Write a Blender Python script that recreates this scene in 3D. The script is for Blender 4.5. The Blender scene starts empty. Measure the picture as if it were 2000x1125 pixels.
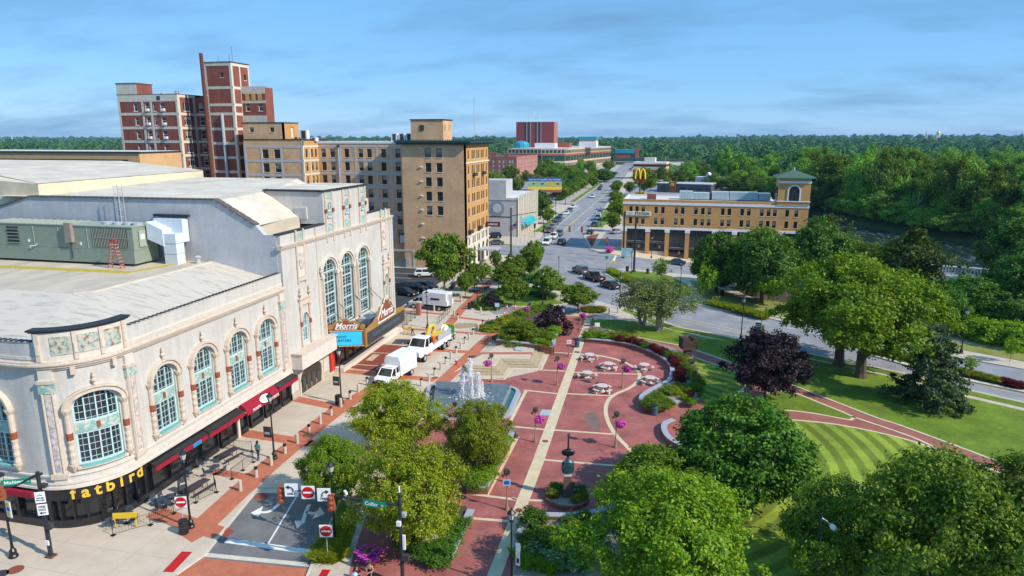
import bpy,math,random
import numpy as np
from mathutils import Vector,Matrix
random.seed(11); RNG = np.random.default_rng(11)
SC = bpy.context.scene; COL = SC.collection
R = math.radians
CAM_H = 28.0; FPX = 1333.0; PITCH = math.atan((562.5 - 266.0) / FPX); YAW = math.atan(.2344)
cd = bpy.data.cameras.new('camera'); cam = bpy.data.objects.new('camera',cd); COL.objects.link(cam)
cd.sensor_width = 36.0; cd.lens = 36.0 * FPX / 2000.0; cd.clip_start = .5; cd.clip_end = 30000
cam.location = (0,0,CAM_H); cam.rotation_euler = (math.pi / 2 - PITCH,0,YAW)
SC.camera = cam
SC.render.resolution_x = 1024; SC.render.resolution_y = 576
SUN_EL = R(38); SUN_DIR = Vector((.965,-.265,0)).normalized()
w = bpy.data.worlds.new('World'); SC.world = w; w.use_nodes = True
nt = w.node_tree; N = nt.nodes; L = nt.links
bgn = N['Background']; bgn.inputs[1].default_value = .15
sky = N.new('ShaderNodeTexSky'); sky.sky_type = 'NISHITA'; sky.sun_disc = False
sky.sun_elevation = SUN_EL; sky.sun_rotation = math.atan2(SUN_DIR.x,SUN_DIR.y)
sky.air_density = 1.0; sky.dust_density = 0.0; sky.ozone_density = 5.0; sky.altitude = 200
tc = N.new('ShaderNodeTexCoord'); sep = N.new('ShaderNodeSeparateXYZ'); L.new(tc.outputs['Generated'],sep.inputs[0])
def wmath(op,a,b=None):
    n = N.new('ShaderNodeMath'); n.operation = op
    for i,q in enumerate((a,b)):
        if q is None: continue
        if isinstance(q,(int,float)): n.inputs[i].default_value = q
        else: L.new(q,n.inputs[i])
    return n.outputs[0]
zc = wmath('ADD',wmath('MAXIMUM',sep.outputs[2],0.0),.2)
cmb = N.new('ShaderNodeCombineXYZ'); L.new(wmath('DIVIDE',sep.outputs[0],zc),cmb.inputs[0]); L.new(wmath('DIVIDE',sep.outputs[1],zc),cmb.inputs[1])
mp = N.new('ShaderNodeMapping'); mp.inputs['Scale'].default_value = (.55,.95,1); mp.inputs['Rotation'].default_value = (0,0,.35); L.new(cmb.outputs[0],mp.inputs[0])
nz = N.new('ShaderNodeTexNoise'); nz.inputs['Scale'].default_value = 1.5; nz.inputs['Detail'].default_value = 7; nz.inputs['Roughness'].default_value = .58; L.new(mp.outputs[0],nz.inputs[0])
rmp = N.new('ShaderNodeValToRGB'); rmp.color_ramp.elements[0].position = .46; rmp.color_ramp.elements[1].position = .68; L.new(nz.outputs[0],rmp.inputs[0])
mix = N.new('ShaderNodeMix'); mix.data_type = 'RGBA'
hsv = N.new('ShaderNodeHueSaturation'); hsv.inputs['Saturation'].default_value = 1.0; L.new(sky.outputs[0],hsv.inputs['Color'])
veil = N.new('ShaderNodeMix'); veil.data_type = 'RGBA'; veil.inputs[0].default_value = .78; L.new(hsv.outputs[0],veil.inputs[6]); veil.inputs[7].default_value = (.78,2.25,4.25,1)
L.new(veil.outputs[2],mix.inputs[6]); mix.inputs[7].default_value = (.8,1.75,3.0,1)
L.new(wmath('MULTIPLY',rmp.outputs[0],.75),mix.inputs[0]); L.new(mix.outputs[2],bgn.inputs[0])
sl = bpy.data.lights.new('sun','SUN'); sl.energy = 3.6; sl.angle = R(.53); sl.color = (1,.91,.77)
so = bpy.data.objects.new('sun',sl); COL.objects.link(so)
sd = Vector((SUN_DIR.x * math.cos(SUN_EL),SUN_DIR.y * math.cos(SUN_EL),math.sin(SUN_EL)))
so.rotation_euler = sd.to_track_quat('Z','Y').to_euler(); so.location = (200,-40,200)
SC.view_settings.view_transform = 'Standard'; SC.view_settings.look = 'None'; SC.view_settings.exposure = .5; SC.view_settings.gamma = 1
CP,SP,CY,SY = math.cos(PITCH),math.sin(PITCH),math.cos(YAW),math.sin(YAW)
def P(x,y,z=0.0):
    u = (x - 1000) / FPX; v = (562.5 - y) / FPX
    X,Y,Z = u,CP + v * SP,-SP + v * CP
    t = (z - CAM_H) / Z; X *= t; Y *= t
    return (X * CY - Y * SY,X * SY + Y * CY)
def PP(pts,z=0.0): return [P(a,b,z) for a,b in pts]
def SZ(e): return -max(0.0,min(3.4,(e + 10) * .1))   # the cross street falls towards the river
def PS(x,y,dz=0.0):
    z = 0.0
    for _ in range(30): e,n = P(x,y,z + dz); z = .5 * z + .5 * SZ(e)
    return (e,n)
def HT(y,e,n):                       # height at place (e, n) whose photo row is y
    Y = -e * SY + n * CY; v = (562.5 - y) / FPX
    return CAM_H + (v * Y * CP - Y * SP) / (CP + v * SP)
def DEP(e,n): return -e * SY + n * CY
MATS = {}
def mat(name,col,rough=.8,var=.12,scale=3.0,col2=None,bump=0.0,metal=0.0,spec=.3,emit=None,coat=0,stretch=None,detail=5,world=False):
    if name in MATS: return MATS[name]
    m = bpy.data.materials.new(name); m.use_nodes = True; MATS[name] = m
    t = m.node_tree; b = t.nodes['Principled BSDF']
    b.inputs['Roughness'].default_value = rough; b.inputs['Metallic'].default_value = metal
    b.inputs['Specular IOR Level'].default_value = spec; b.inputs['Coat Weight'].default_value = coat
    if emit: b.inputs['Emission Color'].default_value = (*emit[:3],1); b.inputs['Emission Strength'].default_value = emit[3]
    if var == 0 and col2 is None: b.inputs['Base Color'].default_value = (*col,1); return m
    co = t.nodes.new('ShaderNodeTexCoord'); src = co.outputs['Object']
    if world: g = t.nodes.new('ShaderNodeNewGeometry'); src = g.outputs['Position']
    if stretch:
        mm = t.nodes.new('ShaderNodeMapping'); mm.inputs['Scale'].default_value = stretch; t.links.new(src,mm.inputs[0]); src = mm.outputs[0]
    nn = t.nodes.new('ShaderNodeTexNoise'); nn.inputs['Scale'].default_value = scale; nn.inputs['Detail'].default_value = detail; nn.inputs['Roughness'].default_value = .62
    t.links.new(src,nn.inputs[0])
    rp = t.nodes.new('ShaderNodeValToRGB'); a,c = rp.color_ramp.elements; a.position = .3; c.position = .7
    lo = col2 if col2 else tuple(max(0,q * (1 - var)) for q in col); hi = col if col2 else tuple(q * (1 + var) for q in col)
    a.color = (*lo,1); c.color = (*hi,1); t.links.new(nn.outputs[0],rp.inputs[0]); t.links.new(rp.outputs[0],b.inputs['Base Color'])
    if bump:
        bp = t.nodes.new('ShaderNodeBump'); bp.inputs['Strength'].default_value = bump; bp.inputs['Distance'].default_value = .05
        t.links.new(nn.outputs[0],bp.inputs['Height']); t.links.new(bp.outputs[0],b.inputs['Normal'])
    return m
def brickmat(name,c1,c2,mortar,bw=.22,bh=.075,ms=.012,ground=False,rough=.85,patch=.25,offset=.5,world=True,streak=0.0):
    m = bpy.data.materials.new(name); m.use_nodes = True; MATS[name] = m
    t = m.node_tree; b = t.nodes['Principled BSDF']; b.inputs['Roughness'].default_value = rough; b.inputs['Specular IOR Level'].default_value = .25
    g = t.nodes.new('ShaderNodeNewGeometry'); s = t.nodes.new('ShaderNodeSeparateXYZ'); t.links.new(g.outputs['Position'],s.inputs[0])
    cb = t.nodes.new('ShaderNodeCombineXYZ')
    if ground: t.links.new(s.outputs[0],cb.inputs[0]); t.links.new(s.outputs[1],cb.inputs[1])
    else:
        ad = t.nodes.new('ShaderNodeMath'); ad.operation = 'ADD'; t.links.new(s.outputs[0],ad.inputs[0]); t.links.new(s.outputs[1],ad.inputs[1])
        t.links.new(ad.outputs[0],cb.inputs[0]); t.links.new(s.outputs[2],cb.inputs[1])
    br = t.nodes.new('ShaderNodeTexBrick'); br.inputs['Scale'].default_value = 1; br.inputs['Brick Width'].default_value = bw; br.inputs['Row Height'].default_value = bh
    br.inputs['Mortar Size'].default_value = ms; br.inputs['Color1'].default_value = (*c1,1); br.inputs['Color2'].default_value = (*c2,1); br.inputs['Mortar'].default_value = (*mortar,1); br.offset = offset
    t.links.new(cb.outputs[0],br.inputs[0])
    nn = t.nodes.new('ShaderNodeTexNoise'); nn.inputs['Scale'].default_value = .35; nn.inputs['Detail'].default_value = 8; nn.inputs['Roughness'].default_value = .7; t.links.new(g.outputs['Position'],nn.inputs[0])
    mr = t.nodes.new('ShaderNodeMapRange'); mr.inputs[1].default_value = .3; mr.inputs[2].default_value = .7; mr.inputs[3].default_value = 1 - patch; mr.inputs[4].default_value = 1 + patch * .6; t.links.new(nn.outputs[0],mr.inputs[0])
    mx = t.nodes.new('ShaderNodeMix'); mx.data_type = 'RGBA'; mx.blend_type = 'MULTIPLY'; mx.inputs[0].default_value = 1; t.links.new(br.outputs[0],mx.inputs[6]); t.links.new(mr.outputs[0],mx.inputs[7])
    res = mx.outputs[2]
    if streak:                          # rain streaks and grime running down the wall
        mm = t.nodes.new('ShaderNodeMapping'); mm.inputs['Scale'].default_value = (1.6,1.6,.14); t.links.new(g.outputs['Position'],mm.inputs[0]); n2 = t.nodes.new('ShaderNodeTexNoise'); n2.inputs['Scale'].default_value = 1.1; n2.inputs['Detail'].default_value = 9; n2.inputs['Roughness'].default_value = .68; t.links.new(mm.outputs[0],n2.inputs[0])
        r2 = t.nodes.new('ShaderNodeMapRange'); r2.inputs[1].default_value = .42; r2.inputs[2].default_value = .75; r2.inputs[3].default_value = 0; r2.inputs[4].default_value = streak; t.links.new(n2.outputs[0],r2.inputs[0]); m3 = t.nodes.new('ShaderNodeMix'); m3.data_type = 'RGBA'; t.links.new(r2.outputs[0],m3.inputs[0]); t.links.new(res,m3.inputs[6]); m3.inputs[7].default_value = (.33,.29,.24,1); res = m3.outputs[2]
    t.links.new(res,b.inputs['Base Color'])
    bp = t.nodes.new('ShaderNodeBump'); bp.inputs['Strength'].default_value = .25; bp.inputs['Distance'].default_value = .01; bp.invert = True; t.links.new(br.outputs['Fac'],bp.inputs['Height']); t.links.new(bp.outputs[0],b.inputs['Normal'])
    return m
def leafmat(name,c1,c2,c3,transl=.35,objvar=.12):
    m = bpy.data.materials.new(name); m.use_nodes = True; MATS[name] = m
    t = m.node_tree; t.nodes.remove(t.nodes['Principled BSDF']); out = t.nodes['Material Output']
    g = t.nodes.new('ShaderNodeNewGeometry'); oi = t.nodes.new('ShaderNodeObjectInfo')
    rp = t.nodes.new('ShaderNodeValToRGB'); e = rp.color_ramp.elements; e[0].position = 0; e[0].color = (*c1,1); e[1].position = 1; e[1].color = (*c3,1)
    q = e.new(.55); q.color = (*c2,1); t.links.new(g.outputs['Random Per Island'],rp.inputs[0])
    h = t.nodes.new('ShaderNodeHueSaturation'); t.links.new(rp.outputs[0],h.inputs['Color'])
    r1 = t.nodes.new('ShaderNodeMapRange'); r1.inputs[3].default_value = 1 - objvar * 1.6; r1.inputs[4].default_value = 1 + objvar * 1.6; t.links.new(oi.outputs['Random'],r1.inputs[0]); t.links.new(r1.outputs[0],h.inputs['Value'])
    r2 = t.nodes.new('ShaderNodeMapRange'); r2.inputs[3].default_value = .5 - objvar * .035; r2.inputs[4].default_value = .5 + objvar * .05; t.links.new(oi.outputs['Random'],r2.inputs[0]); t.links.new(r2.outputs[0],h.inputs['Hue'])
    d = t.nodes.new('ShaderNodeBsdfDiffuse'); tr = t.nodes.new('ShaderNodeBsdfTranslucent'); gl = t.nodes.new('ShaderNodeBsdfGlossy'); gl.inputs['Roughness'].default_value = .55
    t.links.new(h.outputs[0],d.inputs[0]); t.links.new(h.outputs[0],tr.inputs[0])
    m1 = t.nodes.new('ShaderNodeMixShader'); m1.inputs[0].default_value = transl; t.links.new(d.outputs[0],m1.inputs[1]); t.links.new(tr.outputs[0],m1.inputs[2])
    m2 = t.nodes.new('ShaderNodeMixShader'); m2.inputs[0].default_value = .02; t.links.new(m1.outputs[0],m2.inputs[1]); t.links.new(gl.outputs[0],m2.inputs[2]); t.links.new(m2.outputs[0],out.inputs[0])
    return m
def glass(name,col,rough=.08): return mat(name,col,rough,0,spec=.8)
mat('concrete',(.53,.45,.36),.9,.13,1.2,bump=.1,world=True); mat('concrete_dark',(.42,.38,.33),.9,.15,1.5,world=True); mat('kerb',(.6,.54,.46),.9,.1,2,world=True)
mat('slab',(.56,.465,.365),.9,.1,.55,bump=.08,world=True,detail=8)
mat('tan_walk',(.62,.51,.34),.9,.12,1.1,world=True); mat('asphalt',(.27,.27,.29),.92,.2,.3,bump=.12,world=True,detail=9); mat('asphalt_dark',(.165,.167,.17),.92,.2,.6,bump=.15,world=True,detail=9)
mat('asphalt_lot',(.05,.052,.058),.92,.2,.6,world=True)
mat('paint_white',(.75,.74,.7),.8,.12,4,world=True); mat('paint_yellow',(.7,.48,.1),.8,.15,4,world=True)
brickmat('paver',(.43,.13,.115),(.35,.098,.088),(.34,.15,.13),.21,.105,.012,True,patch=.42)
brickmat('paver_path',(.4,.135,.105),(.33,.11,.09),(.34,.17,.13),.21,.105,.01,True,patch=.25)
mat('red_strip',(.46,.15,.085),.9,.16,1.4,world=True,detail=8); mat('red_dark',(.26,.07,.045),.9,.2,2,world=True)
mat('mulch',(.09,.06,.045),.95,.35,9,bump=.5,world=True); mat('gravel_bed',(.3,.25,.2),.95,.3,14,bump=.4,world=True); mat('dirt',(.36,.27,.17),.95,.25,2,world=True)
brickmat('brick_wall',(.3,.1,.065),(.24,.08,.05),(.3,.2,.16),.22,.08,.01)
mat('granite_cap',(.36,.37,.42),.6,.15,12); mat('granite',(.27,.29,.31),.35,.2,8,spec=.5); mat('stone',(.5,.46,.38),.85,.12,4)
mat('black_metal',(.012,.012,.014),.4,0,spec=.5); mat('bronze',(.1,.075,.05),.35,.2,8,metal=.7); mat('steel',(.45,.46,.47),.35,.1,4,metal=.7); mat('galv',(.5,.53,.56),.5,.08,5,metal=.3)
mat('white_paint',(.8,.8,.78),.4,.03,3,spec=.5); mat('dark_grey',(.05,.05,.055),.6,.1,5); mat('rubber',(.02,.02,.022),.85,0); mat('rim',(.55,.56,.58),.35,0,metal=.6)
glass('window_glass',(.025,.035,.045)); glass('dark_glass',(.012,.014,.017)); glass('green_glass',(.02,.09,.075)); glass('car_glass',(.015,.018,.022),.05)
mat('yellow',(.75,.48,.02),.5,.04,3); mat('orange',(.8,.12,.015),.55,.05,3); mat('reflect_white',(.85,.85,.85),.5,0); mat('red',(.5,.012,.016),.5,.06,3); mat('teal',(.17,.47,.46),.6,.12,2)
class MB:
    def __init__(s): s.v = []; s.f = []; s.m = []
    def add(s,vs,fs,mi=0):
        o = len(s.v); s.v += [tuple(q) for q in vs]; s.f += [tuple(i + o for i in f) for f in fs]; s.m += [mi] * len(fs); return s
    def poly(s,pts,mi=0): return s.add(pts,[tuple(range(len(pts)))],mi)
    def box(s,x0,x1,y0,y1,z0,z1,mi=0):
        return s.add([(x0,y0,z0),(x1,y0,z0),(x1,y1,z0),(x0,y1,z0),(x0,y0,z1),(x1,y0,z1),(x1,y1,z1),(x0,y1,z1)],
                     [(3,2,1,0),(4,5,6,7),(0,1,5,4),(1,2,6,5),(2,3,7,6),(3,0,4,7)],mi)
    def hexa(s,p,mi=0): return s.add(p,[(3,2,1,0),(4,5,6,7),(0,1,5,4),(1,2,6,5),(2,3,7,6),(3,0,4,7)],mi)
    def prism(s,poly,z0,z1,mi=0,ztop=None,mside=None):
        a = sum(poly[i - 1][0] * poly[i][1] - poly[i][0] * poly[i - 1][1] for i in range(len(poly)))
        if a < 0: poly = poly[::-1]; ztop = ztop[::-1] if ztop else None
        n = len(poly); zt = ztop or [z1] * n
        o = len(s.v); s.v += [(p[0],p[1],z0) for p in poly] + [(p[0],p[1],zt[i]) for i,p in enumerate(poly)]
        s.f += [tuple(o + n + i for i in range(n)),tuple(o + n - 1 - i for i in range(n))]; s.m += [mi,mi]
        for i in range(n): j = (i + 1) % n; s.f.append((o + i,o + j,o + n + j,o + n + i)); s.m.append(mi if mside is None else mside)
        return s
    def tube(s,pts,r,n=8,mi=0,cap=True):
        pts = [Vector(p) for p in pts]; rs = r if isinstance(r,(list,tuple)) else [r] * len(pts); o = len(s.v); up = None
        for i,p in enumerate(pts):
            d = (pts[min(i + 1,len(pts) - 1)] - pts[max(i - 1,0)]).normalized()
            if up is None: up = Vector((1,0,0)) if abs(d.x) < .8 else Vector((0,1,0))
            a = d.cross(up).normalized(); b = d.cross(a).normalized(); up = a.cross(d) if a.length else up
            for k in range(n): t = 2 * math.pi * k / n; s.v.append(tuple(p + (a * math.cos(t) + b * math.sin(t)) * rs[i]))
        for i in range(len(pts) - 1):
            for k in range(n): j = (k + 1) % n; s.f.append((o + i * n + k,o + i * n + j,o + (i + 1) * n + j,o + (i + 1) * n + k)); s.m.append(mi)
        if cap: s.f += [tuple(o + n - 1 - k for k in range(n)),tuple(o + (len(pts) - 1) * n + k for k in range(n))]; s.m += [mi,mi]
        return s
    def lathe(s,prof,n=12,c=(0,0),mi=0,sx=1,sy=1,a0=0):
        o = len(s.v)
        for r,z in prof:
            for k in range(n): t = 2 * math.pi * k / n + a0; s.v.append((c[0] + r * sx * math.cos(t),c[1] + r * sy * math.sin(t),z))
        for i in range(len(prof) - 1):
            for k in range(n): j = (k + 1) % n; s.f.append((o + i * n + k,o + i * n + j,o + (i + 1) * n + j,o + (i + 1) * n + k)); s.m.append(mi)
        s.f += [tuple(o + n - 1 - k for k in range(n)),tuple(o + (len(prof) - 1) * n + k for k in range(n))]; s.m += [mi,mi]
        return s
    def loft(s,secs,mi=0,cap=True):
        o = len(s.v); n = len(secs[0])
        for q in secs: s.v += [tuple(p) for p in q]
        for i in range(len(secs) - 1):
            for k in range(n): j = (k + 1) % n; s.f.append((o + i * n + k,o + i * n + j,o + (i + 1) * n + j,o + (i + 1) * n + k)); s.m.append(mi)
        if cap: s.f += [tuple(o + n - 1 - k for k in range(n)),tuple(o + (len(secs) - 1) * n + k for k in range(n))]; s.m += [mi,mi]
        return s
    def tf(s,M):
        s.v = [tuple(M @ Vector(p)) for p in s.v]; return s
    def obj(s,name,mt,parent=None,loc=None,rz=0,smooth=False):
        me = bpy.data.meshes.new(name); me.from_pydata(s.v,[],s.f)
        for q in (mt if isinstance(mt,(list,tuple)) else [mt]): me.materials.append(MATS[q] if isinstance(q,str) else q)
        if any(s.m): me.polygons.foreach_set('material_index',s.m)
        if smooth: me.polygons.foreach_set('use_smooth',[True] * len(s.f))
        me.update(); o = bpy.data.objects.new(name,me); COL.objects.link(o)
        if parent: o.parent = parent
        if loc: o.location = loc
        if rz: o.rotation_euler = (0,0,rz)
        return o
def tag(o,label=None,cat=None,group=None,kind=None):
    if label: o['label'] = label
    if cat: o['category'] = cat
    if group: o['group'] = group
    if kind: o['kind'] = kind
    return o
def thing(name,label,cat,loc=(0,0,0),rz=0,group=None):
    o = bpy.data.objects.new(name,None); COL.objects.link(o); o.location = loc; o.rotation_euler = (0,0,rz); o.empty_display_size = .2
    return tag(o,label,cat,group)
def dup(root,loc,rz=0,label=None,group=None,scale=None,swap=None):
    """a copy of a thing with copies of its parts and sub-parts"""
    r = root.copy(); COL.objects.link(r); r.location = loc; r.rotation_euler = (0,0,rz)
    if scale: r.scale = scale if isinstance(scale,(tuple,list)) else (scale,) * 3
    if label: r['label'] = label
    if group: r['group'] = group
    def rec(src,dst):
        for ch in list(src.children):
            c = ch.copy(); COL.objects.link(c); c.parent = dst
            if swap and c.type == 'MESH':
                for si,sl_ in enumerate(c.data.materials):
                    if sl_ and sl_.name in swap: c.material_slots[si].link = 'OBJECT'; c.material_slots[si].material = MATS[swap[sl_.name]]
            rec(ch,c)
    rec(root,r)
    return r
def band_poly(pts,wd):
    lft,rgt = [],[]
    for i,p in enumerate(pts):
        a = pts[max(i - 1,0)]; b = pts[min(i + 1,len(pts) - 1)]; dx,dy = b[0] - a[0],b[1] - a[1]; l = math.hypot(dx,dy) or 1
        nx,ny = -dy / l * wd / 2,dx / l * wd / 2; lft.append((p[0] + nx,p[1] + ny)); rgt.append((p[0] - nx,p[1] - ny))
    return lft,rgt
def band(mb,pts,wd,z0,z1,mi=0):
    l,r = band_poly(pts,wd)
    for i in range(len(pts) - 1): mb.prism([r[i],r[i + 1],l[i + 1],l[i]],z0,z1,mi)
    return mb
def smooth_line(pts,k=4):
    out = []
    for i in range(len(pts) - 1):
        p0 = pts[max(i - 1,0)]; p1 = pts[i]; p2 = pts[i + 1]; p3 = pts[min(i + 2,len(pts) - 1)]
        for j in range(k):
            t = j / k; out.append(tuple(.5 * (2 * p1[d] + (p2[d] - p0[d]) * t + (2 * p0[d] - 5 * p1[d] + 4 * p2[d] - p3[d]) * t * t + (3 * p1[d] - p0[d] - 3 * p2[d] + p3[d]) * t ** 3) for d in range(len(p1))))
    return out + [pts[-1]]
def clip(poly,a,b,c):                # keep a*x + b*y <= c
    out = []
    for i in range(len(poly)):
        p,q = poly[i - 1],poly[i]; dp = a * p[0] + b * p[1] - c; dq = a * q[0] + b * q[1] - c
        if (dp <= 0) != (dq <= 0): t = dp / (dp - dq); out.append((p[0] + (q[0] - p[0]) * t,p[1] + (q[1] - p[1]) * t))
        if dq <= 0: out.append(q)
    return out
def area(p): return abs(sum(p[i - 1][0] * p[i][1] - p[i][0] * p[i - 1][1] for i in range(len(p)))) / 2
def text_mesh(txt,size,font_bold=.0,depth=.01,shear=0.0,spacing=1.0):
    cu = bpy.data.curves.new('t','FONT'); cu.body = txt; cu.size = size; cu.extrude = depth; cu.align_x = 'CENTER'; cu.align_y = 'CENTER'; cu.offset = font_bold; cu.shear = shear; cu.resolution_u = 3; cu.space_character = spacing
    o = bpy.data.objects.new('t',cu); COL.objects.link(o); dg = bpy.context.evaluated_depsgraph_get(); me = bpy.data.meshes.new_from_object(o.evaluated_get(dg)); bpy.data.objects.remove(o); bpy.data.curves.remove(cu)
    return me
def text_obj(name,txt,size,mt,parent,M,bold=0.0,depth=.01,shear=0.0,spacing=1.0):
    me = text_mesh(txt,size,bold,depth,shear,spacing); me.materials.clear(); me.materials.append(MATS[mt] if isinstance(mt,str) else mt); me.transform(M); o = bpy.data.objects.new(name,me); COL.objects.link(o)
    if parent: o.parent = parent
    return o
def facing(loc,right,up=(0,0,1)):   # matrix that lays text/panels: local x -> right, y -> up
    r = Vector(right).normalized(); u = Vector(up).normalized(); n = r.cross(u)
    return Matrix(((r.x,u.x,n.x,loc[0]),(r.y,u.y,n.y,loc[1]),(r.z,u.z,n.z,loc[2]),(0,0,0,1)))
# ================================================================ THE GROUND
def struct(name,mb,mt,parent=None,**k):
    o = mb.obj(name,mt,parent,**k)
    if not parent: o['kind'] = 'structure'
    return o
def lawnmat(name,c1,c2,stripe=None):
    m = mat(name,c1,.95,0,2.2,col2=c2,bump=.6,world=True,detail=10)
    t = m.node_tree; b = t.nodes['Principled BSDF']; rp = [q for q in t.nodes if q.type == 'VALTORGB'][0]
    g0 = t.nodes.new('ShaderNodeNewGeometry'); n0 = t.nodes.new('ShaderNodeTexNoise'); n0.inputs['Scale'].default_value = .22; n0.inputs['Detail'].default_value = 8; n0.inputs['Roughness'].default_value = .7; t.links.new(g0.outputs['Position'],n0.inputs[0]); r0 = t.nodes.new('ShaderNodeMapRange'); r0.inputs[1].default_value = .35; r0.inputs[2].default_value = .68; r0.inputs[3].default_value = .68; r0.inputs[4].default_value = 1.32; t.links.new(n0.outputs[0],r0.inputs[0]); mz = t.nodes.new('ShaderNodeMix'); mz.data_type = 'RGBA'; mz.blend_type = 'MULTIPLY'; mz.inputs[0].default_value = 1; t.links.new(rp.outputs[0],mz.inputs[6]); t.links.new(r0.outputs[0],mz.inputs[7]); t.links.new(mz.outputs[2],b.inputs['Base Color'])
    if stripe:
        g = t.nodes.new('ShaderNodeNewGeometry'); mpn = t.nodes.new('ShaderNodeMapping'); mpn.inputs['Location'].default_value = stripe; t.links.new(g.outputs['Position'],mpn.inputs[0])
        wv = t.nodes.new('ShaderNodeTexWave'); wv.wave_type = 'RINGS'; wv.rings_direction = 'Z'; wv.inputs['Scale'].default_value = .2; wv.inputs['Distortion'].default_value = .35; wv.inputs['Detail'].default_value = 2; t.links.new(mpn.outputs[0],wv.inputs[0])
        mr = t.nodes.new('ShaderNodeMapRange'); mr.interpolation_type = 'SMOOTHSTEP'; mr.inputs[1].default_value = .3; mr.inputs[2].default_value = .7; mr.inputs[3].default_value = .74; mr.inputs[4].default_value = 1.3; t.links.new(wv.outputs[0],mr.inputs[0])
        mx = t.nodes.new('ShaderNodeMix'); mx.data_type = 'RGBA'; mx.blend_type = 'MULTIPLY'; mx.inputs[0].default_value = 1; t.links.new(mz.outputs[2],mx.inputs[6]); t.links.new(mr.outputs[0],mx.inputs[7]); t.links.new(mx.outputs[2],b.inputs['Base Color'])
    return m
lawnmat('lawn',(.16,.24,.019),(.105,.175,.013)); lawnmat('lawn_striped',(.225,.29,.032),(.165,.225,.022),(6.5,-59.8,0)); lawnmat('dry_lawn',(.29,.28,.08),(.17,.21,.04)); lawnmat('land',(.05,.085,.02),(.03,.05,.012))
RIV = [(20,330),(38,268),(52,236),(66,212),(80,192),(110,150),(150,110),(220,60),(420,-40)]
def riv_d(x,y):
    best = 1e9
    for (ax,ay),(bx,by) in zip(RIV,RIV[1:]):
        t = max(0,min(1,((x - ax) * (bx - ax) + (y - ay) * (by - ay)) / ((bx - ax) ** 2 + (by - ay) ** 2))); best = min(best,math.hypot(x - ax - t * (bx - ax),y - ay - t * (by - ay)))
    return best
gx = sorted(set([-9000,-6000,-4000,-2500,-1500,-900,-500,-250,-120,-60,-20] + [i * 6 for i in range(0,42)] + [280,340,440,600,900,1500,2500,4000,6000,9000]))
gy = sorted(set([-600,-200,-60,0,40,70] + [84 + i * 6 for i in range(0,46)] + [380,420,500,650,900,1300,1800,2500,3500,5000,7000,10000]))
def land_z(x,y):
    d = riv_d(x,y) if -30 < x < 500 and -100 < y < 420 else 999
    far = max(0,math.hypot(x,y) - 900)
    z = -.35 + min(9,far * .0042 * max(0,min(1,(x + 250) / 700))) + min(8,far * .002) + 3.0 * math.sin(x * .0021 + y * .0013) * min(1,far / 800)
    z = -5.0 if -9 < x < 64 and 136 < y < 176 else z
    t = max(0,min(1,(d - 20) / 8)); return z * t + (-5.0) * (1 - t) if d < 28 else z
vs = [(x,y,land_z(x,y)) for y in gy for x in gx]; nx_ = len(gx)
struct('ground',MB().add(vs,[(j * nx_ + i,j * nx_ + i + 1,(j + 1) * nx_ + i + 1,(j + 1) * nx_ + i) for j in range(len(gy) - 1) for i in range(nx_ - 1)]),'land',smooth=True)
def watermat():
    m = bpy.data.materials.new('river_water'); m.use_nodes = True; MATS['river_water'] = m; t = m.node_tree; b = t.nodes['Principled BSDF']
    b.inputs['Base Color'].default_value = (.012,.025,.022,1); b.inputs['Roughness'].default_value = .06; b.inputs['Specular IOR Level'].default_value = .5
    g = t.nodes.new('ShaderNodeNewGeometry'); nn = t.nodes.new('ShaderNodeTexNoise'); nn.inputs['Scale'].default_value = .6; nn.inputs['Detail'].default_value = 9; t.links.new(g.outputs['Position'],nn.inputs[0])
    bp = t.nodes.new('ShaderNodeBump'); bp.inputs['Strength'].default_value = .9; bp.inputs['Distance'].default_value = .5; t.links.new(nn.outputs[0],bp.inputs['Height']); t.links.new(bp.outputs[0],b.inputs['Normal'])
    mm = t.nodes.new('ShaderNodeMapping'); mm.inputs['Rotation'].default_value = (0,0,-.9); mm.inputs['Scale'].default_value = (.7,.2,1); t.links.new(g.outputs['Position'],mm.inputs[0]); n2 = t.nodes.new('ShaderNodeTexNoise'); n2.inputs['Scale'].default_value = 1.1; n2.inputs['Detail'].default_value = 8; n2.inputs['Roughness'].default_value = .7; t.links.new(mm.outputs[0],n2.inputs[0]); rp = t.nodes.new('ShaderNodeValToRGB'); e = rp.color_ramp.elements; e[0].position = .52; e[0].color = (.014,.03,.026,1); e[1].position = .78; e[1].color = (.4,.47,.5,1); t.links.new(n2.outputs[0],rp.inputs[0]); t.links.new(rp.outputs[0],b.inputs['Base Color'])   # white riffles, with the water's glints painted into the colour
watermat()
l_,r_ = band_poly(RIV,52); struct('river',MB().add([(*p,-3.0) for p in l_ + r_],[(i,i + 1,len(RIV) + i + 1,len(RIV) + i) for i in range(len(RIV) - 1)]),'river_water')
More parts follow.
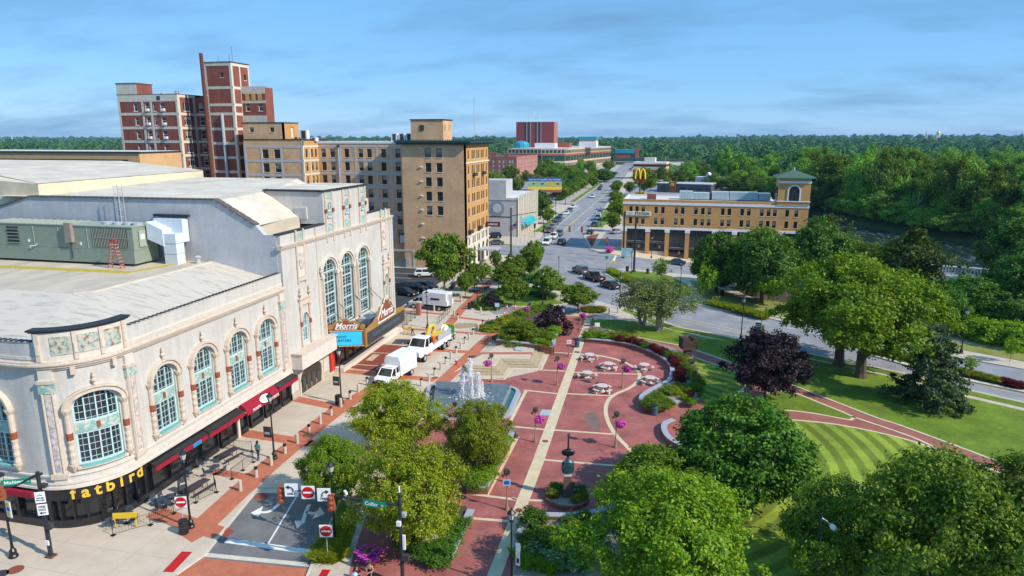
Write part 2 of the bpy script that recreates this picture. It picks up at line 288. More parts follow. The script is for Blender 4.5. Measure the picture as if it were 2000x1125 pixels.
# asphalt under all streets (blocks stand 12 cm proud of it)
ROADZ = -.12
rd = MB(); rd.prism([(-75,20),(150,20),(120,70)] + PP([(2300,772),(2000,720),(1868,697),(1640,650),(1487,618),(1389,601),(1331,585),(1240,558)]) + [(-8.0,140),(-10.2,146),(-10.2,163),(-12.5,171),(-12,176),(-20,195),(-20,300),(-26,420),(-30,560),(-36,800),(-50,800),(-55,560),(-50,420),(-62,300),(-62,200),(-110,178),(-110,140),(-62,150),(-45,130),(-75,60)],-.3,ROADZ)
struct('road',rd,'asphalt')
def block(name,pts,mt='concrete',z1=0.0): return struct(name,MB().prism(pts,-.6,z1),mt)
CURV_N = PP([(1180,534),(1200,545),(1240,558),(1331,585),(1389,601),(1487,618),(1640,650),(1868,697),(2000,720),(2300,772)])
CURV_S = PP([(1038,506),(1046,524),(1081,549),(1109,561),(1150,583),(1200,598),(1233,603),(1269,617),(1300,629),(1333,640),(1378,648),(1447,662),(1482,670),(1586,691),(1760,727),(1880,758),(2000,785),(2300,850)])
LANE_L = PP([(343,1121),(401,1081),(432,1041),(476,987),(503,955)]); LANE_R = PP([(672,958),(665,976),(640,1035),(612,1095),(600,1125)])
B1 = [(-110,27),(-44,27)] + [P(300,1160)] + LANE_L + [P(503,948),P(672,950)] + LANE_R + [P(610,1200),P(660,1300),P(2400,1300)] + CURV_S[::-1] + [P(1030,499),(-42.7,157.5),(-110,157.5)]
block('pavement',B1)
block('pavement',[(-110,171),(-46,171),P(1040,479),P(1052,473),(-36.9,197.8),(-37.6,282),(-44,284),(-110,284)])
block('pavement',[(-110,292),(-46,292),(-41,295),(-41.2,337),(-42.5,436),(-45.8,527),(-52,700),(-110,700)],'concrete_dark')
block('pavement',PP([(1154,486),(1140,462),(1150,447),(1162,431)]) + [(-26.5,270),(-27.9,311),(-30,373),(-32.7,454),(-36,560),(-42,800),(20,800),(14,330),(30,240),(46,200),(40,180),(34,171),(-11.6,171)] + PP([(1212,498),(1176,494)]))
block('pavement',CURV_N + [(58,108),(44,122),(30,130),(14,135),(5,138)] + PP([(1312,538),(1275,532),(1218,528),(1189,524)]))
# the falling cross street with its two pavements
NC = [P(1176,494),P(1212,498.5),PS(1255,503),PS(1300,507),PS(1344,511),(14,PS(1344,511)[1] + .3),(34,PS(1344,511)[1] + .6),(60,PS(1344,511)[1] + 1)]; NF = [(-13.5,171.0),(-11.6,171.0),(-5.5,171.0),(0,171.0),(5,171.0),(14,171.0),(34,171.0),(60,171)]
SC_ = [P(1189,525),P(1225,523.5),PS(1262,528),PS(1300,532),PS(1350,537),(14,145.5),(34,145.5),(60,145.5)]; SI = [P(1189,527),P(1222,529),P(1262,531.5),P(1290,535),(5.5,137.5),(14,134.5),(34,128),(60,108)]
def strip(name,A,B,za,zb,mt):
    n = len(A); struct(name,MB().add([(*p,za(p[0])) for p in A] + [(*p,zb(p[0])) for p in B],[(i,i + 1,n + i + 1,n + i) for i in range(n - 1)]),mt)
strip('cross_street',[(-11.2,p[1]) if i < 2 else p for i,p in enumerate(NC)],[(-11.2,p[1]) if i < 2 else p for i,p in enumerate(SC_)],lambda e: SZ(e) - .115,lambda e: SZ(e) - .115,'asphalt')
strip('station_pavement',NC,NF,lambda e: SZ(e) + .006,lambda e: SZ(e) + .006,'tan_walk'); strip('station_kerb',NC,[(p[0],p[1] - .12) for p in NC],lambda e: SZ(e) + .006,lambda e: SZ(e) - .2,'kerb'); strip('island_walk',SC_,SI,lambda e: SZ(e),lambda e: .004,'concrete'); strip('island_kerb',SC_,[(p[0],p[1] + .1) for p in SC_],lambda e: SZ(e),lambda e: SZ(e) - .2,'kerb')
# ramp from the closed street down to the lane
a,b = P(503,948),P(672,950); c_,d_ = P(672,962),P(500,960)
struct('street_ramp',MB().hexa([(*d_,-.3),(*c_,-.3),(*b,-.3),(*a,-.3),(*d_,-.113),(*c_,-.113),(*b,.006),(*a,.006)]),'slab')
lane = [P(503,957),P(672,959)] + LANE_R[1:] + LANE_L[:-1]
struct('lane',MB().prism(lane,-.3,ROADZ + .006),'asphalt_dark')
struct('crosswalk',MB().prism(PP([(345,1124),(398,1090),(605,1112),(598,1135),(560,1190),(300,1170)],ROADZ),-.3,ROADZ + .012),'red_strip')
mk = MB(); band(mk,PP([(403,1084),(610,1104)],ROADZ),.42,-.2,ROADZ + .018); struct('crosswalk_edge',mk,'kerb')
mk = MB(); mk.prism(PP([(447,1052),(612,1074),(608,1083),(437,1060)],ROADZ),-.2,ROADZ + .02); struct('stop_line',mk,'paint_white')
mk = MB(); band(mk,PP([(585,960),(524,1062)],ROADZ),.12,-.2,ROADZ + .019); struct('lane_line',mk,'paint_white')
def arrow_left(pts_shaft,head,nm):
    m = MB(); band(m,smooth_line(PP(pts_shaft,ROADZ),4),.28,-.2,ROADZ + .021); m.prism(PP(head,ROADZ),-.2,ROADZ + .0215); struct(nm,m,'paint_white')
arrow_left([(546,983),(536,993),(523,1000),(508,1001)],[(490,1002),(514,989),(505,1011)],'turn_arrow')
arrow_left([(604,986),(597,1002),(591,1022)],[(575,1017),(597,1018),(580,1033)],'turn_arrow')
arrow_left([(598,1000),(610,1003),(622,1000)],[(625,990),(634,1004),(610,1014)],'turn_arrow')
struct('manhole_cover',MB().lathe([(.55,-.16),(.55,ROADZ + .02)],20,P(510,970,ROADZ)),'red_dark')
struct('tactile_strip',MB().prism(PP([(355,1077),(376,1078),(338,1118),(317,1117)]),-.1,.008),'red')
struct('tactile_strip',MB().prism(PP([(630,1112),(646,1113),(637,1128),(621,1127)]),-.1,.008),'red')
for q in ([(432,1041),(445,1030),(458,1038),(440,1052)],[(610,1090),(622,1084),(616,1104),(600,1102)]): struct('gutter_plate',MB().prism(PP(q,ROADZ),-.2,ROADZ + .024),'red_dark')
# kerb stones along the lane
kb = MB(); band(kb,LANE_L,.18,-.2,.014); band(kb,LANE_R,.18,-.2,.014); band(kb,CURV_S,.2,-.2,.012); band(kb,CURV_N,.2,-.2,.012); struct('kerb',kb,'kerb')
# road markings
def line(nm,pts,wd,mt,z=ROADZ + .006,dash=None):
    m = MB(); q = PP(pts,ROADZ) if isinstance(pts[0][0],int) else pts; band(m,q,wd,-.2,z); return struct(nm,m,mt)
for off in (0,3): line('centre_line',[(1093 + off * 1.2,534),(1130 + off,554),(1185 + off,575),(1260 + off,600)],.13,'paint_yellow')
for off in (0,5): line('centre_line',[(1333,621 + off),(1400,636 + off),(1500,656 + off),(1600,676 + off)],.13,'paint_yellow')
line('median_kerb_line',[(1870,741),(2000,771),(2200,815)],.13,'paint_yellow'); line('lane_line',[(1105,524),(1160,549),(1215,571)],.14,'paint_white')
for t in range(6): line('lane_dash',[(1320 + t * 52,594 + t * 11),(1345 + t * 52,599 + t * 11)],.13,'paint_white')
for e0 in (-31.4,-31.1): line('centre_line',[(e0 - .3,178),(e0 - .8,216),(e0 - 1.4,330),(e0 - 3.6,420),(e0 - 7,560)],.14,'paint_yellow')
line('lane_line',[(-34.5,172),(-34.6,186)],.14,'paint_white'); line('lane_line',[(-28.2,205),(-28.6,240)],.12,'paint_white'); line('lane_line',[(-35.2,200),(-36.4,275)],.12,'paint_white')
line('crosswalk_line',[(1203,499),(1198,510)],.5,'paint_white'); line('crosswalk_line',[(1052,478),(1062,486)],.3,'paint_white')
for i,q in enumerate([[(1110,500),(1134,505),(1150,520)],[(1126,498),(1160,508)],[(1105,507),(1125,511)],[(1290,610),(1340,612)]]): line('tar_patch',q,.3 if i else .18,'asphalt_dark',ROADZ + .004)
# the lane between the hotel lawn and the hedges
struct('driveway',MB().prism(PP([(1160,590),(1104,595),(1065,600),(1018,599),(956,596),(935,606),(968,614),(1030,611),(1105,612),(1165,602)]),-.1,.006),'asphalt')
struct('dropped_kerb',MB().prism(PP([(1135,596),(1182,598),(1170,606),(1128,604)]),-.1,.01),'red_strip')
# brick plaza and its bands
BR = PP([(690,1084),(640,1300),(990,1300),(1004,1090),(1032,1040),(1062,1017),(1116,1016),(1188,1000),(1300,960),(1420,870),(1450,800),(1400,780),(1321,780),(1330,730),(1300,695),(1200,662),(1160,660),(1165,640),(1158,618),(1088,617),(1072,690),(1050,725),(990,738),(905,742),(850,790),(780,880),(720,990)])
struct('brick_plaza',MB().prism(BR,-.2,.004),'paver')
bn = MB()
arc = smooth_line(PP([(1133,692),(1173,695),(1213,705),(1237,717),(1249,731),(1245,745),(1227,759),(1200,771),(1187,784),(1183,803),(1189,827),(1205,852),(1227,875),(1240,893),(1252,920),(1235,945),(1190,957),(1154,967)]),4)
band(bn,arc,.42,-.1,.0125)
for q in ([(1121,727),(1245,731)],[(1001,720),(1105,725)],[(1069,687),(1120,691)],[(1023,762),(1089,769)],[(1107,769),(1197,773)],[(1001,833),(1064,839)],[(1083,840),(1197,848)],[(1062,898),(1219,911)],[(1032,977),(1062,978)],[(1000,973),(1010,975)],[(914,964),(1008,976)],[(919,1012),(993,1018)]): band(bn,PP(q),.3,-.1,.0105)
for q in ([(950,968),(1011,853),(1001,851)],[(1027,764),(995,827)],[(1072,688),(1057,721),(1003,719),(985,741),(915,738)]): band(bn,PP(q),.36,-.1,.0115)
struct('plaza_banding',bn,'tan_walk')
rw = random.Random(8)
for px,w_,h_ in (((1150,882),1.6,.9),((1040,745),2.2,1.6),((1160,920),1.3,.7),((930,1060),1.6,2.4),((1100,800),1.0,.6),((1250,820),1.8,.9)):
    c = P(*px); struct('worn_patch',MB().prism([(c[0] + w_ * rw.uniform(.6,1.1) * math.cos(a * .52),c[1] + h_ * rw.uniform(.6,1.1) * math.sin(a * .52)) for a in range(12)],-.05,.0062),mat('faded_paver',(.33,.12,.105),.9,.2,2,world=True))
# long tan walk, in slabs
wk = struct('tan_walkway',MB().prism(PP([(925,1200),(951,1125),(1040,900),(1144,621),(1157,621),(1063,900),(979,1125),(957,1200)]),-.1,.012),'concrete_dark')
def slabs(parent,poly,du,ang,z0,z1,mt,gap=.012,limit=300,dv=None,minarea=.05):
    dv = dv or du; ca,sa = math.cos(ang),math.sin(ang); q = [(x * ca + y * sa,-x * sa + y * ca) for x,y in poly]
    u0,u1,v0,v1 = min(p[0] for p in q),max(p[0] for p in q),min(p[1] for p in q),max(p[1] for p in q); out = []
    for i in range(int(math.floor(u0 / du)),int(math.ceil(u1 / du))):
        for j in range(int(math.floor(v0 / dv)),int(math.ceil(v1 / dv))):
            c = clip(clip(clip(clip(q,1,0,(i + 1) * du - gap),-1,0,-i * du - gap),0,1,(j + 1) * dv - gap),0,-1,-j * dv - gap)
            if len(c) > 2 and area(c) > minarea: out.append([(x * ca - y * sa,x * sa + y * ca) for x,y in c])
    out.sort(key=lambda c: sum(p[1] for p in c) / len(c))
    for c in out[:limit]: MB().prism(c,z0,z1).obj('slab',mt,parent)
    if len(out) > limit:
        m = MB()
        for c in out[limit:]: m.prism(c,z0,z1)
        tag(m.obj('far_slabs',mt,parent),kind='stuff')
slabs(wk,PP([(935,1170),(951,1125),(1040,900),(1144,621),(1157,621),(1063,900),(979,1125),(966,1170)]),3.0,-.02,-.05,.022,'tan_walk',dv=2.4)
for p in ((1065,862),(1013,997)): struct('drain_cover',MB().lathe([(.3,0),(.3,.03)],16,P(*p)),'red_dark')
for p in ((1127,688),(1145,636)): struct('drain_cover',MB().box(-.35,.35,-.3,.3,0,.03),'dark_grey',loc=(*P(*p),0))
struct('metal_plate',MB().prism(PP([(1058,800),(1078,801),(1072,812),(1053,811)]),0,.03),'galv')
mat('stain',(.2,.13,.115),.9,.2,1.3,world=True)
struct('worn_patch',MB().prism(smooth_line(PP([(1140,810),(1160,804),(1172,818),(1172,838),(1160,840),(1148,832),(1140,810)]),3)[:-1],-.05,.0075),'stain')
# pavement along the theatre: slabs and red strips
SW = [(-72,27.2),(-44,27.2)] + PP([(300,1155),(340,1122),(398,1080),(430,1040),(474,985),(500,953),(690,950),(740,940),(835,800),(850,760),(905,722),(985,655),(1000,640),(940,596),(905,560),(930,540),(955,505)]) + [(-41.6,150),(-41.6,100),(-38.9,96),(-38.9,40.6),(-40.2,37.4),(-43.6,35.9),(-72,35.9)]
pv = struct('theatre_pavement',MB().prism(SW,-.1,.002),'concrete_dark')
slabs(pv,SW,2.9,0,-.05,.007,'slab',.028)
rs = MB()
band(rs,smooth_line(PP([(360,1050)] + [(392,1030),(470,958),(545,893),(660,800),(730,760)]),3),2.0,-.05,.0145)
band(rs,PP([(730,760),(770,735)]),2.0,-.05,.0142); band(rs,PP([(800,800),(858,752),(945,668),(990,634)]),1.7,-.05,.0145); band(rs,PP([(838,678),(905,600),(957,550),(990,520)]),1.5,-.05,.0145)
for q,wd in (([(300,1000),(430,1042)],1.5),([(415,920),(500,935)],1.0),([(478,846),(606,866)],1.5),([(600,866),(735,880)],1.2),([(573,778),(664,797)],1.4),([(664,797),(700,803)],1.3),([(667,724),(850,742)],1.3),([(735,676),(935,689)],1.2),([(760,640),(985,655)],1.0),([(775,606),(868,614)],1.0),([(880,618),(960,628)],.9),([(905,588),(838,585)],.9),([(900,557),(938,563)],.8)): band(rs,PP(q),wd,-.05,.011)
struct('red_paving',rs,'red_strip')
en = MB()
for q in ([(676,718),(735,672),(795,676),(748,727)],): en.prism(PP(q),-.05,.016)
struct('entrance_paving',en,'red_dark')
en = MB()
for q in ([(690,715),(745,673)],[(697,712),(770,717)],[(718,688),(785,692)],[(735,722),(778,690)]): band(en,PP(q),.25,-.05,.0195)
en.prism(PP([(714,704),(729,692),(742,693),(727,705)]),-.05,.021); struct('entrance_bands',en,'slab')
struct('sand_pile',MB().prism(PP([(875,640),(895,631),(930,632),(938,638),(900,642)]),0,.06),'dirt')
for p in ((850,738),(690,798)): struct('manhole_cover',MB().lathe([(.4,0),(.4,.026)],18,P(*p)),'red_dark')
for p in ((0,1122),(30,1113)): struct('manhole_cover',MB().lathe([(.5,0),(.5,.02)],18,P(*p)),'red_dark' if p[0] else 'dark_grey')
# tree pits on the hotel walk
for p in ((909,581),(925,569),(943,555),(957,544)): struct('tree_pit',MB().box(-1.0,1.0,-.9,.9,-.05,.02),'mulch',loc=(*P(*p),0))
# park lawns and paths
LA = PP([(1153,627),(1173,624),(1207,625),(1242,629),(1300,642),(1367,658),(1433,668),(1475,677),(1586,703),(1751,739),(1880,775),(2000,803),(2300,880),(2400,1090),(2100,960),(1922,892),(1760,832),(1700,812),(1547,752),(1445,715),(1373,689),(1322,674),(1255,661),(1200,648),(1155,637)])
struct('lawn',MB().prism(LA,-.1,.05),'lawn')
LD = PP([(1200,1000),(1300,950),(1400,845),(1440,826),(1515,820),(1595,824),(1658,833),(1730,848),(1796,866),(1892,900),(2000,940),(2200,1010),(2500,1300),(1010,1300),(1030,1120),(1080,1060)])
struct('striped_lawn',MB().prism(LD,-.1,.045),'lawn_striped')
struct('lawn',MB().prism(PP([(1470,786),(1500,768),(1541,765),(1600,787),(1663,814),(1661,818),(1600,809),(1550,803),(1480,798)]),-.1,.05),'lawn')
struct('lawn',MB().prism(PP([(1240,665),(1284,678),(1333,689),(1367,702),(1420,721),(1445,733),(1458,746),(1446,764),(1418,778),(1384,789),(1360,775),(1358,730),(1340,702),(1300,684)]),-.1,.05),'lawn_striped')
PATH = PP([(1145,645),(1155,636),(1200,648),(1255,661),(1322,674),(1373,689),(1445,715),(1547,752),(1700,812),(1760,832),(1922,892),(2050,945),(2300,1050),(2300,1100),(2000,944),(1892,902),(1796,868),(1730,850),(1658,835),(1595,826),(1515,821),(1440,829),(1380,850),(1320,800),(1384,790),(1418,779),(1446,765),(1460,746),(1440,731),(1420,722),(1367,703),(1333,690),(1284,679),(1240,667),(1150,660)])
struct('brick_path',MB().prism(PATH,-.15,.006),'paver_path')
pe = MB()
for q in ([(1153,637),(1200,648),(1255,661),(1322,674),(1373,689),(1445,715),(1547,752),(1700,812),(1760,832),(1922,892),(2100,962)],[(1240,666),(1284,678),(1333,689),(1367,702),(1420,721),(1445,733),(1459,747),(1446,765),(1418,779),(1384,790)],[(1470,787),(1500,768),(1541,765),(1600,787),(1663,813),(1664,818),(1655,820),(1600,810),(1550,803),(1480,799)],[(1440,828),(1515,820),(1595,825),(1658,834),(1730,849),(1796,867),(1892,901),(2000,943)],[(1663,814),(1775,852),(1820,872)],[(1470,787),(1440,800)]): band(pe,smooth_line(PP(q),3),.3,-.1,.058)
struct('path_edging',pe,'tan_walk')
# verge between road and pavement, island greens
VG = CURV_S[6:]; l2,r2 = band_poly([(p[0] - .9,p[1] - .9) for p in VG],1.5)
vm = MB()
for i in range(len(l2) - 1): vm.prism([r2[i],r2[i + 1],l2[i + 1],l2[i]],-.1,.04 + i * .0004)
struct('grass_verge',vm,'lawn')
struct('island_lawn',MB().prism(PP([(1183,532),(1188,527),(1205,536),(1240,551),(1232,557),(1205,548)]),-.1,.06),'lawn')
struct('island_lawn',MB().prism(PP([(1218,532),(1235,529),(1275,533),(1312,540),(1340,556),(1360,575),(1340,577),(1300,562),(1255,552),(1230,542)]),-.1,.06),'lawn')
struct('island_lawn',MB().prism(PP([(1347,548),(1380,552),(1440,580),(1600,600),(1640,615),(1560,625),(1480,608),(1420,600),(1370,580)]),-.1,.055),'dry_lawn')
struct('island_lawn',MB().prism(PP([(1330,587),(1380,590),(1400,598),(1470,610),(1520,620),(1640,640),(1640,647),(1490,615),(1390,598)]),-.1,.05),'lawn')
struct('island_lawn',MB().prism(PP([(1640,625),(1860,680),(2000,706),(2300,760),(2300,745),(2000,690),(1860,668),(1650,610)]),-.1,.05),'dry_lawn')
struct('riverside_path',MB().prism(PP([(1850,664),(2000,690),(2300,745),(2300,728),(2000,678),(1860,656)]),-.1,.012),'tan_walk')
struct('road_median',MB().prism(PP([(1690,684),(1868,722),(2000,752),(2200,795),(2200,808),(2000,766),(1860,738),(1690,691)]),-.2,.05),'kerb')
struct('median_bed',MB().prism(PP([(1700,688),(1868,725),(2000,755),(2200,799),(2200,804),(2000,762),(1862,734),(1700,690)]),0,.12),'mulch')
struct('brick_island',MB().prism(PP([(1144,462),(1170,456),(1156,484)]),-.1,.012),'red_dark')
# hotel forecourt lawn circle
struct('hotel_lawn',MB().prism(PP([(952,593),(962,578),(985,572),(1020,570),(1060,576),(1095,590),(1100,593),(1060,597),(1015,597)]),-.1,.05),'lawn')
struct('hotel_lawn',MB().prism(PP([(1030,535),(1046,520),(1080,548),(1110,562),(1108,568),(1075,560),(1040,548)]),-.1,.05),'lawn')
struct('hotel_lawn',MB().prism(PP([(960,588),(985,585),(1000,590),(970,597)]),-.1,.04),'mulch')
# grass strips on the far side of the crossing
for q in ([(-46,172.5),(-40.5,172.5),(-40.5,174.2),(-46,174.2)],[(-40.3,200),(-37.8,200),(-38.3,275),(-40.4,275)],[(-43.6,297),(-41.6,297),(-43,436),(-45,436)],[(-24.2,214),(-21,214),(-21,300),(-26,300)]): struct('grass_strip',MB().prism(q,-.1,.04),'lawn')
struct('grass_lot',MB().prism([(-58,222),(-46.5,222),(-46.5,280),(-75,280),(-75,240)],-.1,.03),'dry_lawn')
struct('car_park',MB().prism([(-90,300),(-51,300),(-53,420),(-90,420)],-.1,.01),'asphalt')
struct('hedge_strip',MB().prism([(-50.5,300),(-48.5,300),(-50.5,420),(-52.5,420)],-.1,.04),'lawn')
struct('hotel_car_park',MB().prism([(-90,97),(-43.6,97),(-43.6,136.8),(-90,136.8)],-.1,.012),'asphalt_lot')
cp = MB()
for n0 in (104,108.5,113,117.5,122,126.5,131): cp.box(-56,-50.5,n0,n0 + .12,0,.017)
struct('bay_lines',cp,'paint_white')
struct('mc_lot',MB().prism([(-22,285),(40,270),(50,400),(-26,420)],-.1,.012),'asphalt')
struct('far_lot',MB().prism([(-40,560),(30,560),(40,720),(-40,720)],-.1,.01),'asphalt')
struct('station_side_lot',MB().prism([(-18.8,178),(-13,177),(-4,205),(-19,210)],-.1,.01),'asphalt')
struct('overlook',MB().prism(PP([(1420,560),(1560,560),(1640,590),(1600,600),(1480,585)]),-.1,.02),'mulch')
# ================================================================ THE THEATRE
brickmat('glazed',(.66,.635,.6),(.61,.585,.555),(.5,.475,.445),.3,.1,.012,patch=.1,rough=.55,streak=.38); mat('terra',(.62,.52,.43),.7,.14,3,bump=.25); mat('terra_light',(.66,.6,.53),.7,.1,2)
mat('rust_tile',(.3,.085,.04),.6,.2,5); mat('coping',(.03,.035,.045),.6,.2,3); mat('teal_frame',(.5,.67,.68),.6,.08,3); mat('roof_white',(.62,.555,.46),.9,.2,.3,world=True,detail=9,bump=.15)
mat('roof_membrane',(.64,.55,.42),.9,0,.8,col2=(.42,.37,.3),world=True,detail=10,stretch=(.6,.25,1)); mat('roof_skirt',(.58,.525,.445),.9,0,1.3,col2=(.27,.25,.22),world=True,detail=11,stretch=(.35,1.6,1)); MATS['roof_skirt'].node_tree.nodes['Color Ramp'].color_ramp.elements[0].position = .22; MATS['roof_skirt'].node_tree.nodes['Color Ramp'].color_ramp.elements[1].position = .5; mat('roof_yellow',(.5,.37,.05),.9,.2,2,world=True)
mat('store_black',(.014,.015,.018),.3,.2,3,spec=.6); mat('awning_red',(.3,.012,.03),.8,.15,4); mat('gold',(.8,.5,.06),.4,.05,2); mat('door_bronze',(.06,.045,.035),.45,.2,3); mat('marquee_gold',(.36,.2,.06),.5,.2,3); mat('marquee_red',(.25,.075,.045),.6,.15,3); mat('poster',(.5,.04,.025),.5,.5,1.5)
mat('screen_blue',(.02,.3,.5),.4,.15,2,emit=(.03,.42,.62,.55)); mat('marquee_dark',(.05,.055,.065),.4,.2,3)
def reliefmat(name,base,hi,acc):
    m = mat(name,base,.6,0,3.2,col2=hi,bump=1.0,detail=3); t = m.node_tree; rp = [q for q in t.nodes if q.type == 'VALTORGB'][0]; e = rp.color_ramp.elements
    e[0].position = .4; e[1].position = .56; q = e.new(.6); q.color = (*acc,1); rp.color_ramp.elements[1].color = (*base,1)
reliefmat('relief_teal',(.2,.42,.38),(.62,.57,.5),(.24,.46,.42)); reliefmat('relief_red',(.24,.44,.4),(.6,.5,.42),(.4,.14,.08)); reliefmat('relief_multi',(.55,.42,.36),(.66,.62,.58),(.3,.34,.5))
EX = -39.1; AC = (-43.4,40.4); AR = 4.3; AL = AR * math.pi / 2
def FP(s,d=0.0):
    if s >= 0: return (EX + d,AC[1] + s)
    if s > -AL: t = s / AR; return (AC[0] + (AR + d) * math.cos(t),AC[1] + (AR + d) * math.sin(t))
    return (AC[0] + s + AL,AC[1] - AR - d)
def fsegs(s0,s1):
    out = [s0]; k = [q for q in (-AL,0.0) if s0 < q < s1]
    pts = [s0] + k + [s1]; out = []
    for a,b in zip(pts,pts[1:]):
        n = max(1,int(math.ceil((b - a) / .45))) if -AL - 1e-6 <= a and b <= 1e-6 else 1
        out += [a + (b - a) * i / n for i in range(n)]
    return out + [s1]
def fbox(mb,s0,s1,z0,z1,d0,d1,mi=0):
    q = fsegs(s0,s1)
    for a,b in zip(q,q[1:]):
        A0,B0,A1,B1_ = FP(a,d0),FP(b,d0),FP(a,d1),FP(b,d1)
        mb.hexa([(*A0,z0),(*A1,z0),(*B1_,z0),(*B0,z0),(*A0,z1),(*A1,z1),(*B1_,z1),(*B0,z1)],mi)
    return mb
def archz(s,c,hw,zs,rise):
    t = max(-1,min(1,(s - c) / hw)); return zs + rise * math.sqrt(max(0,1 - t * t))
def farch_wall(mb,c,hw,zs,rise,ztop,d0,d1,n=12,mi=0):
    for i in range(n):
        a = c - hw * math.cos(math.pi * i / n); b = c - hw * math.cos(math.pi * (i + 1) / n); za,zb = archz(a,c,hw,zs,rise),archz(b,c,hw,zs,rise)
        A0,A1,B0,B1_ = FP(a,d0),FP(a,d1),FP(b,d0),FP(b,d1)
        mb.hexa([(*A0,za),(*A1,za),(*B1_,zb),(*B0,zb),(*A0,ztop),(*A1,ztop),(*B1_,ztop),(*B0,ztop)],mi)
def farch_band(mb,c,hw,zs,rise,th,d0,d1,n=14,mi=0):
    for i in range(n):
        t0,t1 = math.pi * i / n,math.pi * (i + 1) / n
        pts = []
        for t in (t0,t1):
            for k in (0,th): pts.append((c - (hw + k) * math.cos(t),zs + (rise + k) * math.sin(t)))
        (sa,za),(sb,zb),(sc,zc_),(sd_,zd) = pts
        mb.hexa([(*FP(sa,d0),za),(*FP(sa,d1),za),(*FP(sc,d1),zc_),(*FP(sc,d0),zc_),(*FP(sb,d0),zb),(*FP(sb,d1),zb),(*FP(sd_,d1),zd),(*FP(sd_,d0),zd)],mi)
TH = thing('theatre','cream terracotta theatre with arched teal windows and rounded corner storefront','theatre',(0,0,0))
def window(c,hw,z0,z1,zs,rise,lights,rows,panel=None,d=-.28):
    """arched window: frame part with a pane under it; panel = (z0, z1) of the relief band between the two sashes"""
    fr = MB(); pn = MB(); zt = zs + rise; fw = .13
    for k in range(12):
        a = c - hw + 2 * hw * k / 12; b = a + 2 * hw / 12; za,zb = archz(a,c,hw,zs,rise) if rise else zs,archz(b,c,hw,zs,rise) if rise else zs
        pn.poly([(*FP(a,d),z0),(*FP(b,d),z0),(*FP(b,d),zb),(*FP(a,d),za)])
    fbox(fr,c - hw,c + hw,z0,z0 + .16,d,d + .14); fbox(fr,c - hw,c - hw + fw,z0,zs,d,d + .12); fbox(fr,c + hw - fw,c + hw,z0,zs,d,d + .12)
    farch_band(fr,c,hw - fw,zs,rise - fw,fw,d,d + .13) if rise else fbox(fr,c - hw,c + hw,zs - .14,zs,d,d + .13)
    for i in range(1,lights): s = c - hw + 2 * hw * i / lights; fbox(fr,s - .05,s + .05,z0,archz(s,c,hw,zs,rise) if rise else zs,d,d + .11)
    for zz in rows: fbox(fr,c - hw,c + hw,zz - .07,zz + .07,d,d + .1)
    mn = MB()                            # thin glazing bars
    for i in range(lights):
        s = c - hw + 2 * hw * (i + .5) / lights; fbox(mn,s - .013,s + .013,z0,(archz(s,c,hw,zs,rise) if rise else zs),d,d + .05)
    zz = z0 + .45
    while zz < zt - .1:
        h = hw if zz < zs else hw * math.sqrt(max(0,1 - ((zz - zs) / max(rise,.01)) ** 2)); fbox(mn,c - h + .05,c + h - .05,zz - .013,zz + .013,d,d + .045); zz += .5
    w = fr.obj('window','teal_frame',TH); pn.obj('pane','window_glass',w); mn.obj('glazing_bars','teal_frame',w)
    if panel: m = MB(); fbox(m,c - hw + .02,c + hw - .02,panel[0],panel[1],d,d + .17); m.obj('relief_panel','relief_teal',w); m = MB(); fbox(m,c - .12,c + .12,panel[0] + .15,panel[1] - .1,d + .1,d + .24); m.obj('shield','rust_tile',w)
    return w
def column(s,z0,z1,r=.2,d=.12):
    x,y = FP(s,d); m = MB(); n = 26; h = z1 - z0; prof = []
    for i in range(n + 1):
        t = i / n; k = 1 + (.13 * math.sin(t * 44) if t < .48 else .02)
        prof.append((r * k,z0 + h * t))
    m.lathe([(r * .5,z0 - .55),(r * .9,z0 - .35),(r * 1.5,z0 - .12),(r * 1.6,z0)] + prof,10,(x,y)); m.lathe([(r * 1.05,z1),(r * 1.7,z1 + .28),(r * 1.8,z1 + .42)],8,(x,y))
    c = m.obj('column','terra',TH,smooth=False); MB().lathe([(r * 1.14,z0 + h * .5),(r * 1.16,z0 + h * .64)],10,(x,y)).obj('brown_band','rust_tile',c)
def finial(s,z,d=.1,k=1.0,name='finial'):
    x,y = FP(s,d); MB().lathe([(.1 * k,z),(.07 * k,z + .2 * k),(.2 * k,z + .32 * k),(.2 * k,z + .45 * k),(.08 * k,z + .55 * k),(.13 * k,z + .72 * k),(.03,z + 1.1 * k)],8,(x,y)).obj(name,'terra',TH)
